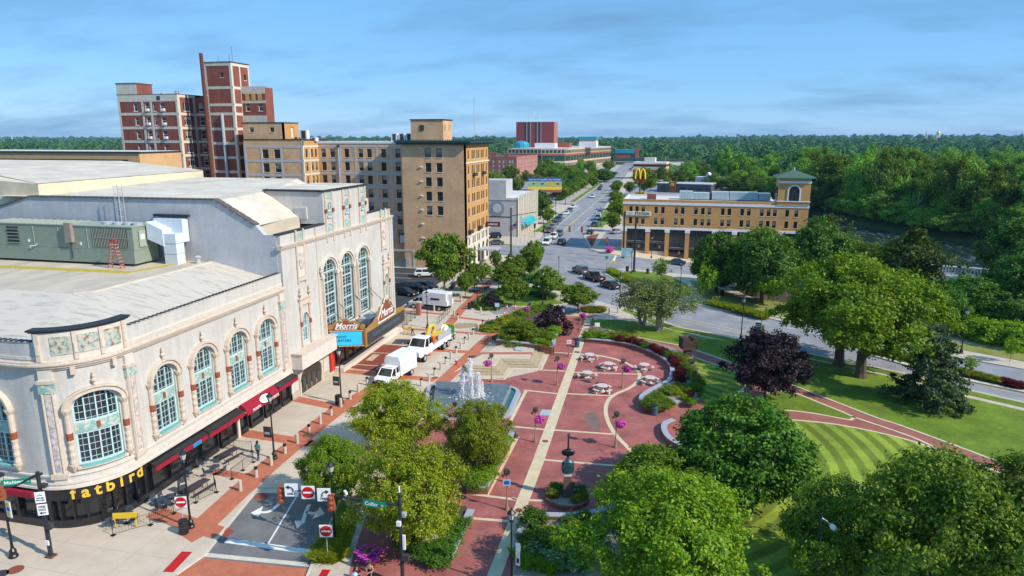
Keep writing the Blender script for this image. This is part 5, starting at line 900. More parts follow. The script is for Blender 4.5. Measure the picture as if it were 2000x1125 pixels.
sg = MB().box(.8,8.0 - 1.2,-.25,0,9.0,10.0 - .05).obj('name_sign',mat('sign_cream',(.72,.72,.6),.6,.04,2),ST); text_obj('sign_lettering','STATION',.85,'dark_grey',sg,facing((4.7,-.27,9.45),(1,0,0)),.02,.01); [MB().box(1.1,2.4,-.27,-.25,z,z + .07).obj('small_print','galv',sg) for z in (9.2,9.35,9.5,9.65)]
facade(ST,35.6,-.25,0,7.0,12.3,18.6,[],'gold_brick',name='tower_wall'); MB().box(35.7,42.5,.15,5.5,12.3,18.6).obj('tower_core','gold_brick',ST); trim(ST,35.6,-.25,0,[(-.15,7.15,0,.15,13.1,13.3),(-.1,7.1,0,.1,17.4,17.9)],'white_wall','tower_band'); MB().box(35.45,35.6,0,5.5,13.1,13.3).obj('tower_band','white_wall',ST)
m = MB()
for k in range(12):
    t0,t1 = math.pi * k / 12,math.pi * (k + 1) / 12; m.hexa([(39.1 - 1.15 * math.cos(t),y,15.6 + 1.15 * math.sin(t)) for t,y in ((t0,-.4),(t1,-.4),(t1,-.2),(t0,-.2))] + [(39.1 - 1.45 * math.cos(t),y,15.6 + 1.45 * math.sin(t)) for t,y in ((t0,-.4),(t1,-.4),(t1,-.2),(t0,-.2))])
m.box(37.65,37.95,-.4,-.2,13.3,15.6); m.box(40.25,40.55,-.4,-.2,13.3,15.6); aw = m.obj('arch_surround','white_wall',ST); MB().poly([(37.95,-.28,13.35),(40.25,-.28,13.35)] + [(39.1 + 1.15 * math.cos(math.pi * i / 12),-.28,15.6 + 1.15 * math.sin(math.pi * i / 12)) for i in range(13)]).obj('arch_window','window_dark',aw)
for x in (38.7,39.5): MB().box(x - .05,x + .05,-.33,-.28,13.3,16.6).obj('mullion','dark_grey',aw)
for y in (.9,2.3,3.7): MB().box(35.5,35.7,y,y + .9,14.2,16.4).obj('side_window','window_dark',ST)
m = MB(); cx,cy = 39.1,2.6; m.add([(cx - 4.3,cy - 3.7,18.6),(cx + 4.3,cy - 3.7,18.6),(cx + 4.3,cy + 3.7,18.6),(cx - 4.3,cy + 3.7,18.6),(cx - 4.3,cy - 3.7,18.85),(cx + 4.3,cy - 3.7,18.85),(cx + 4.3,cy + 3.7,18.85),(cx - 4.3,cy + 3.7,18.85)],[(3,2,1,0),(0,1,5,4),(1,2,6,5),(2,3,7,6),(3,0,4,7)]); m.obj('eaves','copper_green',ST)
m = MB(); m.add([(cx - 4.3,cy - 3.7,18.85),(cx + 4.3,cy - 3.7,18.85),(cx + 4.3,cy + 3.7,18.85),(cx - 4.3,cy + 3.7,18.85),(cx,cy,20.4)],[(0,1,4),(1,2,4),(2,3,4),(3,0,4)]); m.obj('tower_roof','roof_tile',ST); MB().lathe([(.2,20.3),(.05,21.0)],6,(cx,cy)).obj('finial','galv',ST)
UN = thing('rooftop_plant','row of pale ribbed cooling units on the golden brick building','air handler',(1.6,176.5,12.5),R(-1.2))
for x0,x1,h in ((0,3.2,1.9),(3.3,7.2,1.6),(7.8,11.8,1.9),(12.0,18.6,1.9),(18.8,21.5,1.7)):
    b_ = MB().box(x0,x1,0,3,.2,.2 + h).obj('unit',mat('plant_pale',(.42,.5,.5),.5,.12,2),UN); n = int((x1 - x0) / .5)
    for i in range(n): MB().box(x0 + i * .5 + .08,x0 + i * .5 + .13,-.05,0,.25,.15 + h).obj('rib','galv',b_)
MB().box(7.2,7.8,.2,2.8,.1,1.6).obj('link','dark_grey',UN)
UN2 = thing('brick_chimney','short red brick chimney on the golden brick building roof','chimney',(-5.2,176.5,12.5),R(-1.2)); MB().box(-1.1,1.1,-.7,.7,0,1.3).obj('stack','red_brick',UN2); MB().box(-.4,.4,-.4,.4,1.3,1.9).obj('pot','galv',UN2)
# ---- billboard
BB = thing('billboard','large roadside billboard with parrots, blue top and yellow foot','billboard',(-61.2,291.5,0),R(12)); mat('bb_blue',(.02,.06,.3),.6,.1,2); mat('bb_yellow',(.75,.55,.05),.6,.1,2); reliefmat('bb_picture',(.12,.35,.1),(.55,.6,.3),(.05,.12,.4))
fr = MB().box(0,14.6,0,.5,4.6,10.4).obj('panel','bb_picture',BB); MB().box(0.05,14.55,-.04,0,9.1,10.35).obj('blue_header','bb_blue',fr); MB().box(.05,14.55,-.04,0,5.4,6.6).obj('yellow_foot','bb_yellow',fr); MB().box(0,14.6,-.3,.5,4.3,5.3).obj('red_apron','red_band',fr); text_obj('header_lettering','Does Your Car Need More Than A Bird Bath?',.72,'reflect_white',fr,facing((7.3,-.06,9.7),(1,0,0)),.01,.01); text_obj('logo_lettering','Drive',1.3,'yellow',fr,facing((9.3,-.06,8.2),(1,0,0)),.04,.01,.2); text_obj('logo_lettering','& Shine',1.1,'yellow',fr,facing((10.2,-.06,7.1),(1,0,0)),.04,.01,.2)
for x,c,k in ((12.8,'red',1.0),(6.2,'bb_blue',.9),(2.4,'dark_grey',.7)): MB().lathe([(.1,-.06),(.9 * k,-.05),(.5 * k,-.02),(.1,0)],12,sx=1.6,sy=.9).tf(facing((x,-.02,7.9),(1,.0,.0))).obj('painted_bird',c,fr)
for x in (2.5,7.3,12.1): MB().tube([(x,.8,0),(x,.8,10)],.22,6).obj('post','dark_grey',BB)
# ---- far landmarks on the skyline
ex,ey = -1,-1
def far(px,dist): X = (px - 1000) / FPX * dist; return (X * CY - dist * SY,X * SY + dist * CY)
x,y = far(1812,2600); DM = thing('golden_dome','tiny golden dome rising over the far trees','dome',(x,y,22)); MB().box(-7,7,-7,7,0,10).obj('drum_base','cream_trim',DM); MB().lathe([(6.5,10),(6.5,16)],12).obj('drum','cream_trim',DM); MB().lathe([(6.4,16),(6,19),(4.4,22),(2,24),(.8,25),(.7,27.5),(.2,30)],14).obj('dome',mat('gold_leaf',(.8,.5,.1),.3,.1,.2,metal=.6),DM)
x,y = far(1790,2600); SPR = thing('church_spire','slim grey church spire beside the golden dome','spire',(x,y,20)); MB().box(-4,4,-4,4,0,12).obj('tower','grey_wall',SPR); MB().lathe([(4.4,12),(2,21),(.15,31)],8).obj('spire','grey_wall',SPR)
x,y = far(46,2300); WT = thing('white_mast','tiny white steeple on the far left horizon','spire',(x,y,0)); MB().lathe([(2,0),(2,18),(.9,24),(.2,34)],8).obj('spire','white_wall',WT)
# ---- bridge parapet by the river
a,b = P(1822,530,.4),P(1960,541,.4); an = math.atan2(b[1] - a[1],b[0] - a[0]); LBR = math.hypot(b[0] - a[0],b[1] - a[1])
BP = thing('bridge_parapet','white balustrade of a river bridge among the trees','balustrade',(*a,0),an); MB().box(-4,LBR + 4,-.3,.3,1.5,1.8).obj('handrail','white_wall',BP); MB().box(-4,LBR + 4,-.3,.3,0,.45).obj('plinth','white_wall',BP)
n = int((LBR + 8) / .55)
for i in range(n): MB().lathe([(.09,.45),(.16,.8),(.09,1.5)],6,(-3.8 + i * .55,0)).obj('baluster','white_wall',BP)
struct('bridge_deck',MB().box(-8,LBR + 40,-14,.4,-1.2,.0),'concrete',loc=(*a,0),rz=an)
# ================================================================ VEGETATION
leafmat('leaf_maple',(0.03, 0.09, 0.008),(0.075, 0.19, 0.013),(0.149, 0.28, 0.021)); leafmat('leaf_locust',(0.1444,0.2218,0.0074),(0.2889,0.3642,0.0136),(0.4952,0.5066,0.0273),.42); leafmat('leaf_bright',(0.112, 0.242, 0.008),(0.212, 0.378, 0.014),(0.38, 0.5, 0.021),.42); leafmat('leaf_pear',(0.073, 0.154, 0.01),(0.146, 0.254, 0.014),(0.268, 0.344, 0.019)); leafmat('leaf_plum',(0.0144,0.0072,0.0144),(0.0336,0.0168,0.0264),(0.072,0.042,0.054),.2); leafmat('leaf_spruce',(.03,.055,.022),(.065,.1,.035),(.12,.155,.05),.15)
leafmat('leaf_crab',(0.091,0.13,0.026),(0.169,0.208,0.0455),(0.26,0.286,0.078),.4); leafmat('leaf_elm',(0.068, 0.148, 0.005),(0.165, 0.266, 0.009),(0.31, 0.385, 0.017),.4); leafmat('leaf_river',(0.055, 0.134, 0.014),(0.137, 0.269, 0.021),(0.312, 0.43, 0.03),.3,.4); leafmat('leaf_far',(0.024,0.098,0.036),(0.059,0.177,0.049),(0.118,0.275,0.065),.25,.0); leafmat('leaf_dark',(0.036, 0.099, 0.011),(0.082, 0.194, 0.017),(0.161, 0.301, 0.027)); leafmat('leaf_red',(.07,.006,.008),(.14,.015,.015),(.2,.03,.025),.25); leafmat('leaf_yellow',(0.133,0.19,0.0095),(0.247,0.285,0.0142),(0.38,0.361,0.0285),.4); leafmat('leaf_hosta',(.06,.16,.03),(.13,.26,.06),(.45,.5,.28),.3); leafmat('petal_pink',(0.375,0.024,0.264),(0.6875,0.06,0.48),(0.9,0.3,0.72),.3); leafmat('leaf_juniper',(.01,.1,.04),(.02,.16,.06),(.04,.2,.07),.25)
mat('bark',(.11,.085,.065),.95,.35,14,bump=.6,stretch=(1,1,.25)); mat('bark_grey',(.26,.23,.2),.95,.3,12,bump=.5,stretch=(1,1,.25)); mat('bark_pale',(.42,.38,.36),.95,.25,5)
def quads_mesh(name,C,Nn,size,mt,elong=.62,rng=None):
    n = len(C); r = rng or RNG; t = np.cross(Nn,r.normal(size=(n,3))); t /= np.linalg.norm(t,axis=1)[:,None] + 1e-9; b = np.cross(Nn,t)
    s = (size * r.uniform(.65,1.35,n))[:,None]; fold = Nn * s * .18
    V = np.stack([C + t * s,C + b * s * elong + fold,C - t * s,C - b * s * elong + fold],1).reshape(-1,3)
    me = bpy.data.meshes.new(name); me.vertices.add(4 * n); me.vertices.foreach_set('co',V.ravel().astype('f')); me.loops.add(4 * n); me.loops.foreach_set('vertex_index',np.arange(4 * n,dtype='i')); me.polygons.add(n); me.polygons.foreach_set('loop_start',np.arange(0,4 * n,4,dtype='i')); me.polygons.foreach_set('loop_total',np.full(n,4,'i')); me.materials.append(MATS[mt]); me.update(calc_edges=True); return me
def crown_pts(seed,prof,nclump,per,cr,inner=.55,flat=1.0,lob=.18):
    """leaf centres in a unit tree: diameter 1, height 1; prof = [(z, radius 0..1)] outline"""
    r = np.random.default_rng(seed); zs = np.array([p[0] for p in prof]); rs = np.array([p[1] for p in prof]) * .5; C = []
    ph = r.uniform(0,6.28,6); wz = np.interp(np.linspace(zs[0],zs[-1],60),zs,rs) ** 1.3 + .02; cz = np.cumsum(wz) / wz.sum(); zc = np.interp(r.uniform(0,1,nclump),cz,np.linspace(zs[0],zs[-1],60)); a = r.uniform(0,6.283,nclump)
    lobe = 1 + lob * np.sin(3 * a + ph[0] + zc * 5) + lob * .7 * np.sin(5 * a + ph[1] - zc * 9) + lob * .5 * np.sin(8 * zc * 3 + ph[2])
    rr = np.interp(zc,zs,rs) * np.maximum(.25,lobe) * (inner + (1 - inner) * np.sqrt(r.uniform(0,1,nclump))); K = np.stack([rr * np.cos(a),rr * np.sin(a),zc],1)
    ni = nclump // 3; ki = K[r.integers(nclump,size=ni)] * np.array([1,1,0]) * r.uniform(.15,.7,(ni,1)) + np.stack([np.zeros(ni),np.zeros(ni),r.uniform(zs[0] * .5 + zs[-1] * .5 - (zs[-1] - zs[0]) * .35,zs[-1] - (zs[-1] - zs[0]) * .2,ni)],1)
    K = np.concatenate([K,ki]); nclump += ni; sz = r.uniform(.5,1.35,nclump)
    G = K[:,None,:] + np.clip(r.normal(size=(nclump,per,3)),-1.9,1.9) * (cr * sz)[:,None,None] * np.array([1,1,.75 * flat])
    G = G.reshape(-1,3); O = G - np.array([0,0,(zs[0] + zs[-1]) * .45]); O /= np.linalg.norm(O,axis=1)[:,None] + 1e-9; Nn = O * .55 + np.array([0,0,.45]) + r.normal(size=G.shape) * .55; Nn /= np.linalg.norm(Nn,axis=1)[:,None]
    return G,Nn,K,r
def trunk_mb(K,zb,rb,lean=0,nl=9,rng=None,multi=1,top=.72,limb=True):
    m = MB(); r = rng
    for q in range(multi):
        a = 6.28 * q / max(multi,1) + 1; o = .05 * (multi > 1); ln = .16 * (multi > 1)
        pts = [(o * math.cos(a),o * math.sin(a),-.01)] + [((o + ln * t) * math.cos(a) + lean * t,(o + ln * t) * math.sin(a) + .012 * math.sin(9 * t + q),zb * .2 + (top - zb * .2) * t) for t in (0,.25,.5,.75,1)]
        m.tube(pts,[rb * 1.5,rb * 1.05,rb * .9,rb * .66,rb * .42,rb * .12],8)
    if limb and len(K):
        for i in range(nl):
            e = K[int(r.integers(len(K)))] * np.array([.8,.8,1]); s = max(zb * .75,e[2] - .16 - .1 * r.uniform()); s = min(s,top * .8); m.tube([(lean * s * .7,0,s),tuple(e * .5 + np.array([0,0,s * .5 + .02])),tuple(e)],[rb * .42,rb * .28,rb * .08],5)
    return m
TP = {}
def tree_proto(key,prof,nclump,per,cr,leaf,mt,bark,zb,rb,seed,nl=9,multi=1,inner=.55,flat=1,lob=.18,top=.72,elong=.62):
    G,Nn,K,r = crown_pts(seed,prof,nclump,per,cr,inner,flat,lob); me = quads_mesh('crown',G,Nn,leaf,mt,elong,r); t = trunk_mb(K,zb,rb,0,nl,r,multi,top).obj('trunk',bark); tm = t.data; bpy.data.objects.remove(t); TP.setdefault(key,[]).append((me,tm))
RND = [(.16,.35),(.25,.75),(.42,1),(.6,.98),(.78,.78),(.92,.45),(1,.1)]; LOC = [(.2,.4),(.3,.8),(.45,1),(.62,.95),(.8,.7),(.93,.4),(1,.12)]; VASE = [(.26,.15),(.36,.5),(.52,.85),(.68,1),(.82,.85),(.94,.5),(1,.15)]; FLAT = [(.3,.3),(.42,.8),(.55,1),(.7,.95),(.85,.7),(1,.25)]; CONE = [(.03,.9),(.12,1),(.3,.8),(.5,.56),(.7,.36),(.88,.16),(1,.02)]; BUSH = [(0,.7),(.2,.95),(.5,1),(.8,.75),(1,.2)]; ELM = [(.3,.35),(.38,.8),(.52,1),(.68,.96),(.84,.7),(.94,.42),(1,.12)]; PLM = [(.24,.35),(.33,.8),(.48,1),(.66,.95),(.82,.7),(.93,.4),(1,.1)]; WEEP = [(.0,.95),(.15,1),(.45,.95),(.75,.75),(1,.25)]
tree_proto('maple',RND,420,70,.036,.0155,'leaf_maple','bark',.2,.035,1,inner=.7,lob=.1); tree_proto('maple',RND,420,70,.036,.0155,'leaf_maple','bark',.2,.035,2,inner=.7,lob=.1)
for sd_ in (3,4): tree_proto('locust',LOC,480,70,.034,.0125,'leaf_locust','bark',.25,.026,sd_,14,lob=.27,elong=.5,inner=.6)
tree_proto('bright',LOC,520,76,.032,.0125,'leaf_bright','bark',.25,.028,5,12,lob=.24,elong=.5,inner=.62); tree_proto('elm',ELM,460,70,.036,.0135,'leaf_elm','bark',.22,.04,6,14,lob=.34,inner=.6); tree_proto('elm',ELM,460,70,.036,.0135,'leaf_elm','bark',.22,.04,66,14,lob=.34,inner=.6)
for sd_ in (7,8): tree_proto('pear',VASE,150,60,.045,.025,'leaf_pear','bark',.28,.022,sd_,7)
tree_proto('hawthorn',FLAT,160,60,.042,.023,'leaf_pear','bark',.3,.022,9,8,flat=.7); tree_proto('plum',PLM,220,80,.042,.018,'leaf_plum','bark',.24,.02,10,lob=.26); tree_proto('spruce',CONE,200,60,.04,.02,'leaf_spruce','bark',.05,.025,12,4,inner=.4,flat=.5,lob=.22,top=.97)
tree_proto('crab',FLAT,110,42,.052,.018,'leaf_crab','bark_grey',.2,.035,13,16,multi=2,lob=.35); tree_proto('crab',FLAT,120,42,.05,.016,'leaf_crab','bark_grey',.2,.035,14,18,multi=2,lob=.4)
for sd_ in (15,16,17,18,19): tree_proto('river',[(.1,.6),(.25,.9),(.45,1),(.65,.92),(.82,.65),(1,.15)],150,80,.052,.022,'leaf_river','bark',.1,.03,sd_,6,lob=.34,inner=.6)
for sd_ in (20,21): tree_proto('dark',RND,260,60,.045,.021,'leaf_dark','bark',.16,.03,sd_,8)
tree_proto('weeping',WEEP,200,60,.045,.026,'leaf_elm','bark',.3,.03,22,4,inner=.75,elong=.4); tree_proto('plumbush',BUSH,70,60,.06,.03,'leaf_plum','bark',.1,.02,23,8,multi=3)
tree_proto('sapling',VASE,40,34,.06,.03,'leaf_bright','bark',.3,.012,24,6)
leafmat('leaf_olive',(0.061, 0.133, 0.01),(0.139, 0.248, 0.016),(0.312, 0.408, 0.029),.4); tree_proto('mixed',LOC,420,66,.036,.0125,'leaf_olive','bark',.25,.024,26,12,lob=.28,inner=.58); tree_proto('mixed',LOC,420,66,.036,.0125,'leaf_olive','bark',.25,.024,28,12,lob=.28,inner=.58); tree_proto('mid',RND,400,70,.038,.0155,'leaf_pear','bark',.2,.03,27,9,inner=.7,lob=.1)
TCNT = {}
def tree(kind,label,base,top,wpx,group=None,cat='tree',name=None,zt=0,rz=None):
    """base: photo point of the foot; top: photo row of the crown's top; wpx: crown width in the photo"""
    e,n = P(*base,zt) if isinstance(base[0],int) else base; h = HT(top,e,n) - zt if top < 2000 else top - 2000; w_ = 1.03 * wpx * DEP(e,n) / FPX / CP if wpx < 5000 else wpx - 5000
    k = TCNT.get(kind,0); TCNT[kind] = k + 1; me,tm = TP[kind][k % len(TP[kind])]
    t = thing(name or 'tree',label,cat,(e,n,zt),random.uniform(0,6.28) if rz is None else rz,group); t.scale = (w_,w_,h); link('trunk',tm,t); link('crown',me,t); return t
tree('locust','round yellow-green tree left of the fountain, beside the bollards',(775,886),744,160); tree('locust','smaller yellow-green tree in the brick planter in front of the fountain',(935,915),785,128); tree('locust','largest yellow-green tree over the oval stone sign and ivy bed',(800,1062),864,212); tree('bright','feathery light green tree behind the black street lamp at the lane',(655,985),852,128)
tree('bright','huge fresh green feathery tree at the bottom edge of the plaza',(1300,1190),925,330); tree('mid','dense mid green tree between violin sculpture and dark maple',(1278,1020),878,185); tree('maple','big dark green round maple at the edge of the striped lawn',(1436,985),778,252); tree('mixed','sparse yellowish tree behind the white-headed street light',(1612,1150),938,190); tree('mixed','wide dark spreading tree at the lower right, left half of the pair',(1800,1200),888,300); tree('mixed','yellow-tipped spreading tree at the lower right corner',(1975,1190),900,270)
tree('plum','purple-leaved tree beside the brick path junction',(1493,785),643,142); tree('elm','tall spreading park tree with leaning trunk, nearer the spruce',(1680,737),522,235); tree('elm','tall spreading park tree standing by the pavement edge, left of its twin',(1638,713),500,215); tree('spruce','ragged evergreen spruce on the lawn by the pavement',(1818,788),632,140)
tree('crab','leaning crab apple with thin crown, left of two on the lawn',(1253,637),548,100,'crab apples on the lawn'); tree('crab','crooked crab apple with long side limb, right of two on the lawn',(1288,646),545,135,'crab apples on the lawn')
tree('pear','bushy green tree hiding the foot of the hotel wall',(868,572),458,88)
for b,t_,w_,lb in (((909,580),532,30,'first young street tree on the hotel walk, nearest the white van'),((926,569),514,36,'second young street tree on the hotel walk'),((943,555),513,24,'third young street tree on the hotel walk'),((968,530),490,22,'young street tree beside the hotel entrance canopy')): tree('pear',lb,b,t_,w_,'street trees on the hotel walk')
tree('sapling','thin half-bare sapling in the last pit of the hotel walk',(957,544),516,18)
for b,t_,w_,lb,kd in (((1006,600),543,50,'vase-shaped tree alone on the front of the hotel lawn','pear'),((990,572),514,60,'wide low tree on the left rim of the hotel lawn','hawthorn'),((1003,556),498,48,'dark tree behind the hotel lawn, left of the twin crowns','hawthorn'),((1034,545),482,42,'tall narrow tree by the road corner, left of the twin crowns','pear'),((1044,531),470,34,'tall narrow tree by the road corner, right of the twin crowns','pear'),((1068,588),522,56,'flat-topped tree at the right of the hotel lawn','hawthorn'),((1129,612),554,66,'flat-topped tree by the driveway mouth','hawthorn')): tree(kd,lb,b,t_,w_)
tree('weeping','low weeping tree in the raised bed above the steps',(1017,672),624,84); tree('plumbush','dark plum shrub tree beside the ramp wall',(1082,652),597,62); tree('plumbush','small plum-leaved tree by the hotel lawn litter bins',(963,603),570,34)
tree('sapling','bright green young tree on the traffic island lawn',(1290,552),503,40); tree('sapling','slim young tree with bare stem by the island path',(1380,592),513,40); tree('maple','round maple in front of the golden brick offices',(1398,572),455,98); tree('dark','dark green tree right of the round maple by the offices',(1487,592),452,122); tree('mid','yellowish crown peeping above the dark tree by the offices',(1480,560),446,120); tree('dark','dark tree at the right corner of the golden brick offices',(1592,560),428,95)
tree('river','olive tree standing in front of the river bend',(1768,600),452,125); tree('mid','low bushy tree left of the river bend olive tree',(1690,580),475,80); tree('river','tall tree at the near river bank behind the office corner',(1612,525),424,80); tree('river','bright low tree at the near river bank, left of the water',(1652,535),458,70)
for b,t_,w_ in (((1900,640),541,130),((1985,640),500,120),((1850,600),546,90),((1950,600),546,110),((2060,650),480,150),((1880,590),552,90),((1985,560),430,120),((1950,650),560,110),((1845,655),560,70),((2020,600),470,130)): tree('dark','dark tree in the shaded row beside the riverside road',b,t_,w_,'dark trees beside the riverside road')
tree('sapling','small young tree on the planted road median',(1893,728),695,34); tree('sapling','slender young tree on the riverside verge, far right',(1972,707),655,34)
# main street trees
for b,t_,w_,lb in (((1055,428),372,36,'round tree beside the turquoise awning'),((1070,437),408,26,'small bright tree among the parked cars, left'),((1092,385),340,40,'tall tree right of the billboard'),((1124,372),335,38,'street tree behind the billboard, third from the clinic'),((1140,364),336,30,'street tree behind the billboard, second from the clinic'),((1158,368),345,18,'small street tree nearest the clinic corner'),((1075,378),345,30,'tree behind the billboard top'),((1045,372),340,26,'yellowish tree by the apartment house'),((1010,385),345,24,'tree beside the grey building roof, left'),((962,385),338,26,'tree between hotel and apartment house'),((1180,355),330,40,'tree at the end of the clinic')): tree('pear' if w_ < 34 else 'dark',lb,b,t_,w_,'trees along the main street')
for b,t_,w_ in (((1201,395),372,24),((1205,410),380,30),((1210,432),393,42),((1203,378),358,20),((1205,372),352,18),((1230,380),355,22),((1258,385),328,40),((1196,452),415,30)): tree('pear','street tree on the right side of the main street',b,t_,w_,'trees right of the main street')
for b,t_,w_ in (((1300,372),345,22),((1330,372),340,26),((1345,366),338,30),((1395,372),340,36),((1430,375),340,44),((1465,380),338,50),((1270,366),345,26),((1450,372),350,30)): tree('river','tree in the row behind the burger restaurant',b,t_,w_,'trees behind the burger restaurant')
rq = random.Random(21); ct = 0
while ct < 34:
    e,n = rq.uniform(-112,-50),rq.uniform(300,560)
    if (-58 < e < -50 and n < 425) or (-90 < e and n < 420 and rq.random() < .8) or (-128 < e < -92 and 455 < n < 520): continue
    tree('pear' if ct % 3 else 'river','tree around the far car park',(e,n),2000 + rq.uniform(6,11),5000 + rq.uniform(6,10),'trees around the far car park'); ct += 1
for i in range(12): tree('pear','kerbside tree along the far car park',(-47.0 - .012 * i * 9,306.0 + i * 13),2000 + rq.uniform(5.5,8),5000 + rq.uniform(4.5,6.5),'kerbside trees along the far car park')
for i in range(16): tree('river','tree beside the far bank office',(rq.uniform(-22,24),rq.uniform(430,545)),2000 + rq.uniform(6,12),5000 + rq.uniform(7,12),'trees beside the far bank office')
# riverside wood, tree by tree
def inriv(e,n): return riv_d(e,n) < 25
r5 = np.random.default_rng(5); cnt = 0
def free(e,n): return not inriv(e,n) and not (-75 < e < 60 and n < 345)
for k in range(3000):
    if cnt >= 150: break
    n = r5.uniform(195,430); X = r5.uniform(.18,.86); dpt = n; e,nn = far(1000 + X * FPX,dpt)
    if not free(e,nn) or e < 26: continue
    d = riv_d(e,nn); hh = r5.uniform(12,23) if d > 34 else r5.uniform(6,10); ww = r5.uniform(11,19) if d > 34 else r5.uniform(6,9)
    tree('river','green tree in the wood across the river',(float(e),float(nn)),2000 + hh,5000 + ww,'trees of the riverside wood'); cnt += 1
for (ax_,ay_),(bx_,by_) in zip(RIV,RIV[1:]):
    l = math.hypot(bx_ - ax_,by_ - ay_); nx_2,ny_2 = -(by_ - ay_) / l,(bx_ - ax_) / l
    if by_ < 100: break
    for k in range(int(l / 6)):
        for off,hh in ((29,r5.uniform(6,11)),(37,r5.uniform(13,20))):
            t_ = (k + r5.uniform(.1,.9)) * 6 / l; tree('river','leafy tree overhanging the far river bank',(ax_ + (bx_ - ax_) * t_ + nx_2 * off,ay_ + (by_ - ay_) * t_ + ny_2 * off),2000 + float(hh),5000 + float(r5.uniform(8,14)),'trees on the far river bank',zt=-1.0)
DT = thing('dead_tree','bare pale dead tree leaning over the river bank','tree',(*P(1775,446,-2),-2.5)); MB().tube([(0,0,0),(1.0,0,5),(1.8,0,9),(2.0,.2,13)],[.5,.42,.3,.06],7).obj('trunk','bark_pale',DT); MB().tube([(1.0,0,5),(.6,.2,9),(.2,.3,12)],[.3,.18,.05],6).obj('limb','bark_pale',DT); MB().tube([(1.6,0,8),(3,.2,10.5),(3.4,.3,12.5)],[.25,.14,.04],6).obj('limb','bark_pale',DT)
# far woods that read as one mass
rf = np.random.default_rng(77); Cs,Ns,Ss = [],[],[]
tot = 0
while tot < 5200:
    X = rf.uniform(-.8,.85); dpt = 380 * (4600 / 380) ** (rf.uniform() ** 1.15); e,n = far(1000 + X * FPX,dpt)
    if n < 420 and e < 60: continue
    if -62 - n * .012 < e < 34 and n < 780: continue
    if -170 < e < -40 and n < 790: continue
    if abs(e + 33 + .02 * n) < 8 and n < 1300: continue
    if e < -160 and n < 300: continue
    if inriv(e,n): continue
    hh = rf.uniform(7,13) * (1 + .55 * (rf.uniform() < .2)) * (1 + dpt / 9000); ww = rf.uniform(3.5,8.5) * (1 + dpt / 4500); k = 150 if dpt < 1100 else 80 if dpt < 2000 else 38
    u = rf.normal(size=(k,3)); u /= np.linalg.norm(u,axis=1)[:,None]; u[:,2] = np.abs(u[:,2]) * .95 - .25; rr = rf.uniform(.75,1.05,k)[:,None]
    Cs.append(np.array([e,n,land_z(e,n) + hh * .5]) + u * rr * np.array([ww,ww,hh * .55])); Ns.append(u * .8 + rf.normal(size=(k,3)) * .35 + np.array([0,0,.3])); Ss.append(np.full(k,ww * (.17 if k == 150 else .24 if k == 80 else .38))); tot += 1
Cs = np.concatenate(Cs); Ns = np.concatenate(Ns); Ns /= np.linalg.norm(Ns,axis=1)[:,None]; Ss = np.concatenate(Ss)
fo = bpy.data.objects.new('far_wood',quads_mesh('far_wood',Cs,Ns,Ss,'leaf_far',.8,rf)); COL.objects.link(fo); tag(fo,'green treetops stretching to the horizon','woodland',kind='stuff')
# ---- shrubs and beds
for key,mt,seed in (('green','leaf_pear',31),('red','leaf_red',32),('yellow','leaf_yellow',33),('dark','leaf_dark',34),('bright','leaf_bright',35),('juniper','leaf_juniper',36)):
    G,Nn,K,r = crown_pts(seed,BUSH,60,45,.09,.7,1,.12); TP['s_' + key] = [(quads_mesh('foliage',G,Nn,.042,mt,.6,r),None)]
G,Nn,K,r = crown_pts(41,BUSH,34,10,.12,.75); TP['s_hosta'] = [(quads_mesh('foliage',G,Nn,.12,'leaf_hosta',.5,r),None)]
def grass_mesh(seed,mt,n=700):
    rg = np.random.default_rng(seed); V,F = [],[]
    for i in range(n):
        a = rg.uniform(0,6.28); rr = .5 * math.sqrt(rg.uniform()) * .6; x,y = rr * math.cos(a),rr * math.sin(a); h = rg.uniform(.5,1.0); lx,ly = .35 * rg.normal() * .6,.35 * rg.normal() * .6; wx,wy = .02 * math.cos(a + 1.5),.02 * math.sin(a + 1.5); o = len(V)
        V += [(x - wx,y - wy,0),(x + wx,y + wy,0),(x + lx * .5 + wx * .6,y + ly * .5 + wy * .6,h * .7),(x + lx,y + ly,h),(x + lx * .5 - wx * .6,y + ly * .5 - wy * .6,h * .7)]; F += [(o,o + 1,o + 2,o + 3,o + 4)]
    me = bpy.data.meshes.new('foliage'); me.from_pydata(V,[],F); me.materials.append(MATS[mt]); return me
TP['s_grass'] = [(grass_mesh(50,'leaf_locust'),None)]; TP['s_lily'] = [(grass_mesh(51,'leaf_bright',300),None)]
def shrub(kind,px,w_,h,label,group=None,zt=.05,name='shrub',cat='shrub',n=None):
    e,n_ = P(*px,zt) if isinstance(px[0],int) else px; t = thing(name,label,cat,(e,n_,zt - .03),random.uniform(0,6.28),group); t.scale = (w_,w_,h); link('foliage',TP['s_' + kind][0][0],t); return t
BED = PP([(1144,662),(1187,666),(1227,671),(1262,681),(1294,694),(1316,710),(1322,731),(1314,751),(1290,765),(1268,775),(1259,786),(1275,799),(1312,793),(1340,790),(1362,776),(1368,735),(1352,702),(1309,684),(1240,664),(1160,650),(1147,655)])
struct('planting_bed',MB().prism(BED,-.1,.48),'gravel_bed')
for px in ((1150,659),(1165,657),(1180,660),(1198,660),(1214,662),(1232,665)): shrub('bright' if px[0] < 1190 else 'yellow',px,1.9,1.0,'yellow-green shrub along the top of the curved brick wall','yellow-green shrubs behind the curved wall',.48)
for px in ((1212,667),(1234,670),(1251,675),(1278,684),(1289,690),(1298,694),(1315,708),(1320,716),(1325,738),(1328,746),(1330,731)): shrub('red',px,1.35,.95,'round crimson barberry bush behind the curved wall','crimson bushes behind the curved wall',.48)
